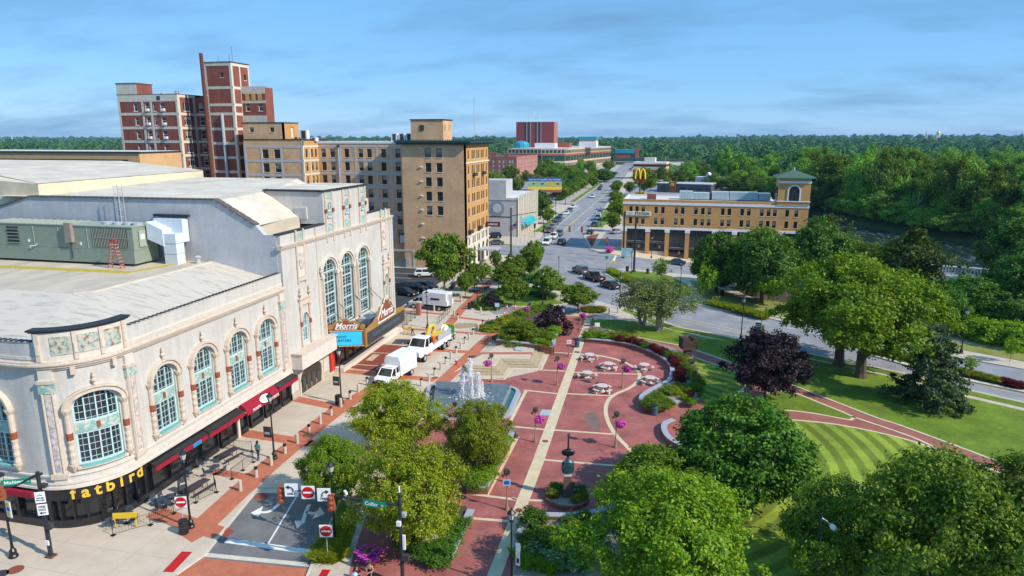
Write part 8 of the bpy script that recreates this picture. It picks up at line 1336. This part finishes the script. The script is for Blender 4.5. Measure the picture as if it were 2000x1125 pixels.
for i in range(26): car(rc.choice(('sedan','suv','van')),rc.choice(('paint_w','paint_silver','paint_grey','paint_black','paint_blue','paint_red')),(-36 + (i % 9) * 6.2,590.0 + (i // 9) * 32 + (i % 2) * 8),R(rc.choice((90,80,100))),'tiny car in the crowded far lot','cars in the crowded far lot',.02)
for i in range(6): car(rc.choice(('sedan','suv')),rc.choice(('paint_w','paint_silver','paint_red')),(-12 + i * 3.6,322.0 + i),R(80),'car parked beside the burger restaurant','cars at the burger restaurant',.025)
for p in CARS.values():
    for c in list(p.children_recursive) + [p]: bpy.data.objects.remove(c)
# ---- service trucks
mat('truck_white',(.82,.83,.84),.35,.02,2,coat=.3)
def cab(t,x0,L_,W,zb,hood,roof,nose,blunt=0):
    """front cab: hood from x0+L_ forward, windscreen, roof; x is forward"""
    m = MB(); m.loft(carbody(0,0,[(x0,W,zb,hood + .05),(x0 + L_ * .55,W,zb,hood),(x0 + L_ * .9,W * .96,zb + .05,hood - .08),(x0 + L_,W * .85,zb + .15,nose)])); m.obj('cab_body','truck_white',t)
    xr,xw = x0 + .05,x0 + L_ * .48; MB().hexa([(xr,-W * .92,hood),(xw + .5,-W * .92,hood - .02),(xw + .5,W * .92,hood - .02),(xr,W * .92,hood),(xr + .05,-W * .8,roof - .05),(xw - .15,-W * .8,roof - .05),(xw - .15,W * .8,roof - .05),(xr + .05,W * .8,roof - .05)]).obj('windows','car_glass',t); MB().hexa([(xr - .02,-W * .83,roof - .06),(xw - .08,-W * .83,roof - .06),(xw - .08,W * .83,roof - .06),(xr - .02,W * .83,roof - .06),(xr + .1,-W * .7,roof + .04),(xw - .25,-W * .7,roof + .04),(xw - .25,W * .7,roof + .04),(xr + .1,W * .7,roof + .04)]).obj('roof','truck_white',t)
    for s_ in (-1,1):
        MB().tube([(xw + .48,s_ * W * .91,hood - .02),(xw - .14,s_ * W * .8,roof - .05)],.06,4).obj('pillar','truck_white',t); MB().box(xr + (xw - xr) * .45,xr + (xw - xr) * .45 + .12,s_ * W * .86 - .06,s_ * W * .86 + .06,hood,roof - .05).obj('pillar','truck_white',t); MB().box(xw + .1,xw + .25,s_ * (W + .05),s_ * (W + .3),hood + .05,hood + .4).obj('mirror','black_metal',t); MB().box(x0 + L_ - .1,x0 + L_ + .03,s_ * W * .62 - .15,s_ * W * .62 + .15,nose - .3,nose - .08).obj('headlight','head_lamp',t); MB().box(xr + (xw - xr) * .6,xr + (xw - xr) * .6 + .15,s_ * (W + .0),s_ * (W + .03),hood - .2,hood - .15).obj('door_handle','black_metal',t)
    MB().box(x0 + L_ - .06,x0 + L_ + .04,-W * .45,W * .45,zb + .2,nose - .06).obj('grille','dark_grey',t); MB().box(x0 + L_ - .05,x0 + L_ + .2,-W * .95,W * .95,zb + .0,zb + .24).obj('bumper','black_metal',t)
e,n = P(772,741); U1 = thing('utility_truck','white utility truck with tall box body facing the theatre ticket side','truck',(e,n,.012),math.atan2(P(742,760)[1] - P(795,728)[1],P(742,760)[0] - P(795,728)[0])); cab(U1,.55,2.6,1.0,.5,1.2,1.95,1.0)
MB().box(-3.2,.5,-1.1,1.1,.75,1.75).obj('tool_lockers','truck_white',U1); m = MB(); m.loft([[(x,y,z) for y,z in ((-1.1,1.75),(-1.08,2.4),(-.85,2.95),(.85,2.95),(1.08,2.4),(1.1,1.75))] for x in (-3.2,.5)]); m.obj('box_body','truck_white',U1)
for i in range(3): MB().box(-3.0 + i * 1.15,-2.0 + i * 1.15,1.1,1.12,.85,1.65).obj('locker_door','truck_white',U1); MB().box(-3.0 + i * 1.15,-2.0 + i * 1.15,-1.12,-1.1,.85,1.65).obj('locker_door','truck_white',U1)
MB().box(-3.2,3.0,-.5,.5,.4,.75).obj('chassis','rubber',U1); MB().box(-3.22,-3.18,-.9,.9,.8,2.8).obj('rear_door','galv',U1)
for x in (2.0,-2.0):
    for s_ in (-1,1): wheel(U1,x,s_ * .95,.42,.3)
for s_ in (-.5,-.25,0,.25,.5): MB().box(1.5,1.6,s_ - .05,s_ + .05,1.98,2.03).obj('marker_lamp','orange',U1)
e,n = P(838,690); hd2 = math.atan2(P(815,704)[1] - P(862,674)[1],P(815,704)[0] - P(862,674)[0]); U2 = thing('crane_truck','white six wheel crane truck with folded yellow boom','truck',(e,n,.012),hd2); cab(U2,1.2,3.4,1.2,.7,1.9,2.85,1.6)
MB().box(-4.4,1.1,-1.2,1.2,.9,1.6).obj('tool_lockers','truck_white',U2); MB().box(-4.4,-.2,-1.2,1.2,1.6,1.75).obj('deck','galv',U2); MB().box(-4.4,4.3,-.5,.5,.55,.9).obj('chassis','rubber',U2); MB().box(-4.3,-.4,-1.22,-1.12,1.75,2.5).obj('side_rack','galv',U2); MB().box(-4.3,-.4,1.12,1.22,1.75,2.5).obj('side_rack','galv',U2); MB().box(-3.8,-1.0,-.4,.6,1.75,2.1).obj('yellow_load','yellow',U2)
MB().tube([(.6,0,1.6),(.6,0,2.6),(.2,.2,3.6),(-.4,.4,3.8),(-1.0,.3,3.2),(-.8,.1,2.4)],.22,8).obj('boom','yellow',U2); MB().lathe([(.4,1.6),(.35,2.5)],10,(.6,0)).obj('turret','dark_grey',U2); MB().box(.2,.9,.8,1.15,1.6,2.5).obj('control_stand','orange',U2); MB().lathe([(.3,1.75),(.3,2.7)],10,(.2,-.7)).obj('fuel_drum','dark_grey',U2)
for x in (3.4,-2.2,-3.4):
    for s_ in (-1,1): wheel(U2,x,s_ * 1.05,.52,.36)
e,n = P(872,663); U3 = thing('cable_trailer','green and white cable trailer behind the crane truck','trailer',(e,n,.012),hd2); MB().box(-1.4,1.2,-.85,.85,.55,.75).obj('frame','galv',U3); MB().box(-1.2,-.1,-.7,.7,.75,1.7).obj('engine_box',mat('machine_green',(.02,.16,.07),.5,.1,3),U3); MB().lathe([(.75,-.3),(.75,-.2),(.35,-.2),(.35,.2),(.75,.2),(.75,.3)],16).tf(Matrix.Translation((.5,0,1.45)) @ Matrix.Rotation(H90,4,'X')).obj('cable_reel','truck_white',U3); MB().tube([(1.2,0,.6),(2.4,0,.6)],.06,6).obj('tow_bar','galv',U3); MB().tube([(-.2,-.5,.75),(.3,-.5,2.2),(.9,-.5,1.2)],.05,6).obj('frame_hoop','reflect_white',U3); MB().box(-1.5,-1.3,-.6,.6,.8,1.9).obj('yellow_guard','yellow',U3)
for x in (-.5,.3):
    for s_ in (-1,1): wheel(U3,x,s_ * .9,.36,.24)
e,n = P(842,603); U4 = thing('service_van','white service truck with square body entering the hotel car park','truck',(e,n,.012),math.atan2(P(800,598)[1] - P(875,606)[1],P(800,598)[0] - P(875,606)[0])); cab(U4,1.0,2.9,1.0,.55,1.25,2.0,1.05); MB().box(-3.4,.95,-1.12,1.12,.95,3.0).obj('box_body','truck_white',U4); MB().box(-3.6,.95,-1.13,1.13,1.0,1.75).obj('tool_lockers','truck_white',U4); MB().box(-3.5,3.6,-.5,.5,.45,.95).obj('chassis','rubber',U4); MB().box(-2.2,-.6,-1.16,-1.12,1.85,2.15).obj('side_slot','black_metal',U4); MB().box(-2.2,-.6,1.13,1.16,1.85,2.15).obj('side_slot','black_metal',U4); MB().box(-4.3,-3.45,.6,.66,1.0,2.9).obj('open_rear_door','truck_white',U4)
for x in (2.7,-2.1):
    for s_ in (-1,1): wheel(U4,x,s_ * .98,.42,.28)
YC = thing('traffic_barrier','yellow work cage beside the hi-vis worker','cage',(*P(797,652),.012),.4); m = MB()
for a in ((-.5,-.5),(.5,-.5),(.5,.5),(-.5,.5)): MB().tube([(*a,0),(*a,1.05)],.035,5).obj('post','yellow',YC)
for z in (.2,.6,1.05):
    for a,b in (((-.5,-.5),(.5,-.5)),((.5,-.5),(.5,.5)),((.5,.5),(-.5,.5)),((-.5,.5),(-.5,-.5))): MB().tube([(*a,z),(*b,z)],.03,5).obj('rail','yellow',YC)
SHT = thing('steel_plate','dark steel plate lying beside the crane truck','plate',(*P(790,668),.02),.1); MB().box(-1.5,1.5,-1.1,1.1,0,.04).obj('plate','marquee_dark',SHT); MB().box(-.1,.1,-1.0,-.8,.04,.1).obj('lifting_eye','galv',SHT)
# ================================================================ PEOPLE
mat('skin',(.5,.27,.18),.6,.06,6); mat('hair_dark',(.02,.014,.01),.6,.2,8); mat('shirt_teal',(.05,.22,.24),.8,.1,6); mat('jeans',(.02,.04,.08),.85,.15,8); mat('shirt_maroon',(.11,.01,.03),.8,.1,6); mat('dress_black',(.012,.012,.014),.8,.1,6); mat('hi_vis',(.55,.75,.03),.6,.08,6); mat('shoe',(.02,.02,.02),.6,0); mat('white_cloth',(.6,.6,.58),.8,.05,5); mat('hair_brown',(.09,.05,.025),.6,.2,8)
def skin_mesh(name,verts,edges,rad,mt,parent,sub=2,root=0):
    me = bpy.data.meshes.new(name); me.from_pydata(verts,edges,[]); o = bpy.data.objects.new(name,me); COL.objects.link(o); o.parent = parent; md = o.modifiers.new('skin','SKIN'); md.use_smooth_shade = True
    lay = me.skin_vertices[0] if me.skin_vertices else None
    if lay is None:
        bm = __import__('bmesh').new(); bm.from_mesh(me); bm.verts.layers.skin.verify(); bm.to_mesh(me); bm.free(); lay = me.skin_vertices[0]
    for i,r in enumerate(rad): lay.data[i].radius = (r,r) if not isinstance(r,tuple) else r; lay.data[i].use_root = i == root
    s = o.modifiers.new('sub','SUBSURF'); s.levels = sub; s.render_levels = sub; me.materials.append(MATS[mt]); return o
def person(label,px,rz,top,legs,hair,pose='stand',h=1.75,z=.012,skirt=False,sleeves=True,cap=None):
    e,n = P(*px,z) if isinstance(px[0],int) else px; t = thing('person',label,'person',(e,n,z),rz); k = h / 1.75
    st = .1 if pose == 'stand' else .22
    J = {'pelvis': (0,0,.95),'chest': (0,0,1.28),'neck': (0,-.01,1.46),'head': (0,-.03,1.58),'crown': (0,-.02,1.7),'hl': (.09,0,.9),'hr': (-.09,0,.9),'kl': (.1,-st * .6,.5),'kr': (-.1,st * .3,.5),'al': (.1,-st * .3,.08),'ar': (-.1,st * 1.1,.1),'tl': (.11,-st * .3 - .17,.03),'tr': (-.11,st * 1.1 - .17,.04),'sl': (.18,0,1.4),'sr': (-.18,0,1.4)}
    if pose == 'reach': J.update({'el': (.28,-.14,1.18),'wl': (.2,-.42,1.2),'er': (-.26,-.16,1.18),'wr': (-.16,-.42,1.16)})
    elif pose == 'front': J.update({'el': (.27,-.04,1.12),'wl': (.1,-.24,1.08),'er': (-.27,-.04,1.12),'wr': (-.1,-.24,1.08)})
    else: J.update({'el': (.25,.05,1.13),'wl': (.25,-.09,.9),'er': (-.25,.0,1.13),'wr': (-.25,-.12,.91)})
    S = lambda p: tuple(q * k for q in p)
    names = list(J); ix = {q: i for i,q in enumerate(names)}; V = [S(J[q]) for q in names]; E = [('pelvis','chest'),('chest','neck'),('neck','head'),('head','crown'),('pelvis','hl'),('pelvis','hr'),('hl','kl'),('hr','kr'),('kl','al'),('kr','ar'),('al','tl'),('ar','tr'),('chest','sl'),('chest','sr'),('sl','el'),('sr','er'),('el','wl'),('er','wr')]; E = [(ix[a],ix[b]) for a,b in E]
    rad = {'pelvis': (.14,.1),'chest': (.15,.1),'neck': .055,'head': (.085,.1),'crown': (.07,.085),'hl': .085,'hr': .085,'kl': .058,'kr': .058,'al': .042,'ar': .042,'tl': .035,'tr': .035,'sl': .058,'sr': .058,'el': .042,'er': .042,'wl': .03,'wr': .03}; Rr = [rad[q] if isinstance(rad[q],tuple) else (rad[q],rad[q]) for q in names]
    for sd_,w_,el in ((1,'wl','el'),(-1,'wr','er')):                       # palms with five separate fingers
        W_ = Vector(J[w_]); d = (W_ - Vector(J[el])).normalized(); side = d.cross(Vector((0,1,0))); side = side.normalized() if side.length > .2 else Vector((1,0,0)); pl = W_ + d * .07; V.append(S(pl)); Rr.append((.034,.018)); E.append((ix[w_],len(V) - 1)); pi_ = len(V) - 1
        for f,(o_,ln) in enumerate(((-.03,.07),(-.01,.085),(.01,.08),(.03,.06),(-.045,.05))):
            b0 = pl + side * o_ + d * (.02 if f < 4 else -.03); V += [S(b0),S(b0 + d * ln * .55 + Vector((0,-.008,0))),S(b0 + d * ln + Vector((0,-.025,-.01)))]; Rr += [(.009,.009)] * 2 + [(.007,.007)]; j = len(V); E += [(pi_,j - 3),(j - 3,j - 2),(j - 2,j - 1)]
    Rr = [(a * k,b * k) for a,b in Rr]
    body = skin_mesh('body',V,E,Rr,'skin',t,2)
    def cloth(nm,keys,edges,grow,mt): i2 = {q: i for i,q in enumerate(keys)}; skin_mesh(nm,[S(J[q]) if q in J else S(q_) for q,q_ in [(q,q) for q in keys]],[(i2[a],i2[b]) for a,b in edges],[tuple((v + grow) * k for v in (rad[q] if isinstance(rad[q],tuple) else (rad[q],rad[q]))) for q in keys],mt,t,1)
    if sleeves: cloth('shirt',['pelvis','chest','sl','sr','el','er'],[('pelvis','chest'),('chest','sl'),('chest','sr'),('sl','el'),('sr','er')],.022,top)
    else: cloth('shirt',['pelvis','chest'],[('pelvis','chest')],.02,top)
    if skirt: MB().lathe([(.16 * k,.55 * k),(.2 * k,.56 * k),(.17 * k,.85 * k),(.13 * k,1.05 * k)],14,sy=.8).obj('skirt',legs,t,smooth=True)
    else: cloth('trousers',['pelvis','hl','hr','kl','kr','al','ar'],[('pelvis','hl'),('pelvis','hr'),('hl','kl'),('hr','kr'),('kl','al'),('kr','ar')],.018,legs)
    hd = J['head']; MB().lathe([(.112 * k,1.6 * k),(.115 * k,1.66 * k),(.1 * k,1.74 * k),(.05 * k,1.785 * k)],12,(0,.012 * k),sy=1.1).obj('hair',cap or hair,t,smooth=True); MB().lathe([(.06 * k,1.47 * k),(.1 * k,1.55 * k),(.108 * k,1.63 * k)],12,(0,.035 * k),sy=.75).obj('hair_back',hair,t,smooth=True)
    for s_ in (-1,1): MB().lathe([(.013 * k,-.006),(.013 * k,.006)],8).tf(facing((s_ * .036 * k,-.125 * k,1.6 * k),(1,0,0))).obj('eye','hair_dark',t); MB().lathe([(.012 * k,1.555 * k),(.022 * k,1.58 * k),(.014 * k,1.61 * k)],8,(s_ * .1 * k,-.02 * k)).obj('ear','skin',t)
    MB().hexa([(-.016 * k,-.12 * k,1.54 * k),(.016 * k,-.12 * k,1.54 * k),(.006 * k,-.1 * k,1.6 * k),(-.006 * k,-.1 * k,1.6 * k),(-.014 * k,-.15 * k,1.545 * k),(.014 * k,-.15 * k,1.545 * k),(.006 * k,-.128 * k,1.6 * k),(-.006 * k,-.128 * k,1.6 * k)]).obj('nose','skin',t); MB().box(-.025 * k,.025 * k,-.127 * k,-.118 * k,1.515 * k,1.525 * k).obj('mouth','shirt_maroon',t)
    for q in ('tl','tr'):
        a = 'a' + q[1]; x,y,zz = J[a]; m = MB().hexa([S((x - .05,y - .2,zz - .08 if zz > .09 else 0)),S((x + .05,y - .2,zz - .08 if zz > .09 else 0)),S((x + .05,y + .06,0)),S((x - .05,y + .06,0)),S((x - .04,y - .19,.06)),S((x + .04,y - .19,.06)),S((x + .045,y + .05,.1)),S((x - .045,y + .05,.1))]); m.obj('shoe','shoe',t)
    return t
person('man in teal shirt and dark jeans walking along the theatre pavement',(505,897),R(178),'shirt_teal','jeans','hair_dark','walk'); person('person in maroon shirt holding a pale bundle at the lane corner',(699,1146),R(5),'shirt_maroon','jeans','hair_dark','front',1.62); person('woman in black dress standing at the lane corner',(724,1142),R(-5),'dress_black','dress_black','hair_brown','front',1.7,skirt=True,sleeves=False)
person('worker in yellow hi-vis vest beside the yellow cage',(806,655),R(-80),'hi_vis','jeans','hair_brown','reach',cap='white_cloth'); person('worker in hi-vis shirt standing on the cable trailer',(869,652),R(60),'hi_vis','jeans','hair_brown','reach',1.75,.78,cap='white_cloth')
BU = thing('held_bundle','pale blue bundle held by the person in maroon','bag',(P(699,1146)[0],P(699,1146)[1] - .3,.95)); MB().lathe([(.05,0),(.16,.06),(.17,.18),(.06,.26)],10).obj('cloth','print_sky',BU); MB().lathe([(.06,.25),(.05,.3)],8).obj('knot','print_sky',BU)
# ================================================================ AIR
hz = bpy.data.materials.new('haze_air'); hz.use_nodes = True; t = hz.node_tree; t.nodes.remove(t.nodes['Principled BSDF']); pv_ = t.nodes.new('ShaderNodeVolumePrincipled'); pv_.inputs['Color'].default_value = (.4,.68,1,1); pv_.inputs['Density'].default_value = 0.00006; pv_.inputs['Anisotropy'].default_value = .0; t.links.new(pv_.outputs[0],t.nodes['Material Output'].inputs['Volume'])
MATS['haze_air'] = hz; ho = MB().box(-9500,9500,-650,10500,-8,60).obj('haze',hz); tag(ho,'thin blue summer haze over the town','haze',kind='stuff')
# ================================================================ LABELS: tell look-alikes apart by their place in the row
bpy.context.view_layer.update()
def photo_xd(o):
    e,n,_ = o.matrix_world.translation; X = e * CY + n * SY; D = max(1.0,-e * SY + n * CY); return 1000 + FPX * X / D,D
dupl = {}
for o in SC.objects:
    if o.parent is None and 'label' in o and 'kind' not in o: dupl.setdefault(o['label'],[]).append(o)
for lb,os_ in dupl.items():
    if len(os_) < 2: continue
    rows = [os_] if len(os_) <= 15 else []
    if not rows:
        ds = sorted(os_,key=lambda o: photo_xd(o)[1]); rows = [ds[i:i + 15] for i in range(0,len(ds),15)]
    for r,row in enumerate(rows):
        for i,o in enumerate(sorted(row,key=lambda o: photo_xd(o)[0])):
            o['label'] = lb + (f', {ordn[r]} row back' if len(rows) > 1 else '') + f', {ordn[i]} from left'
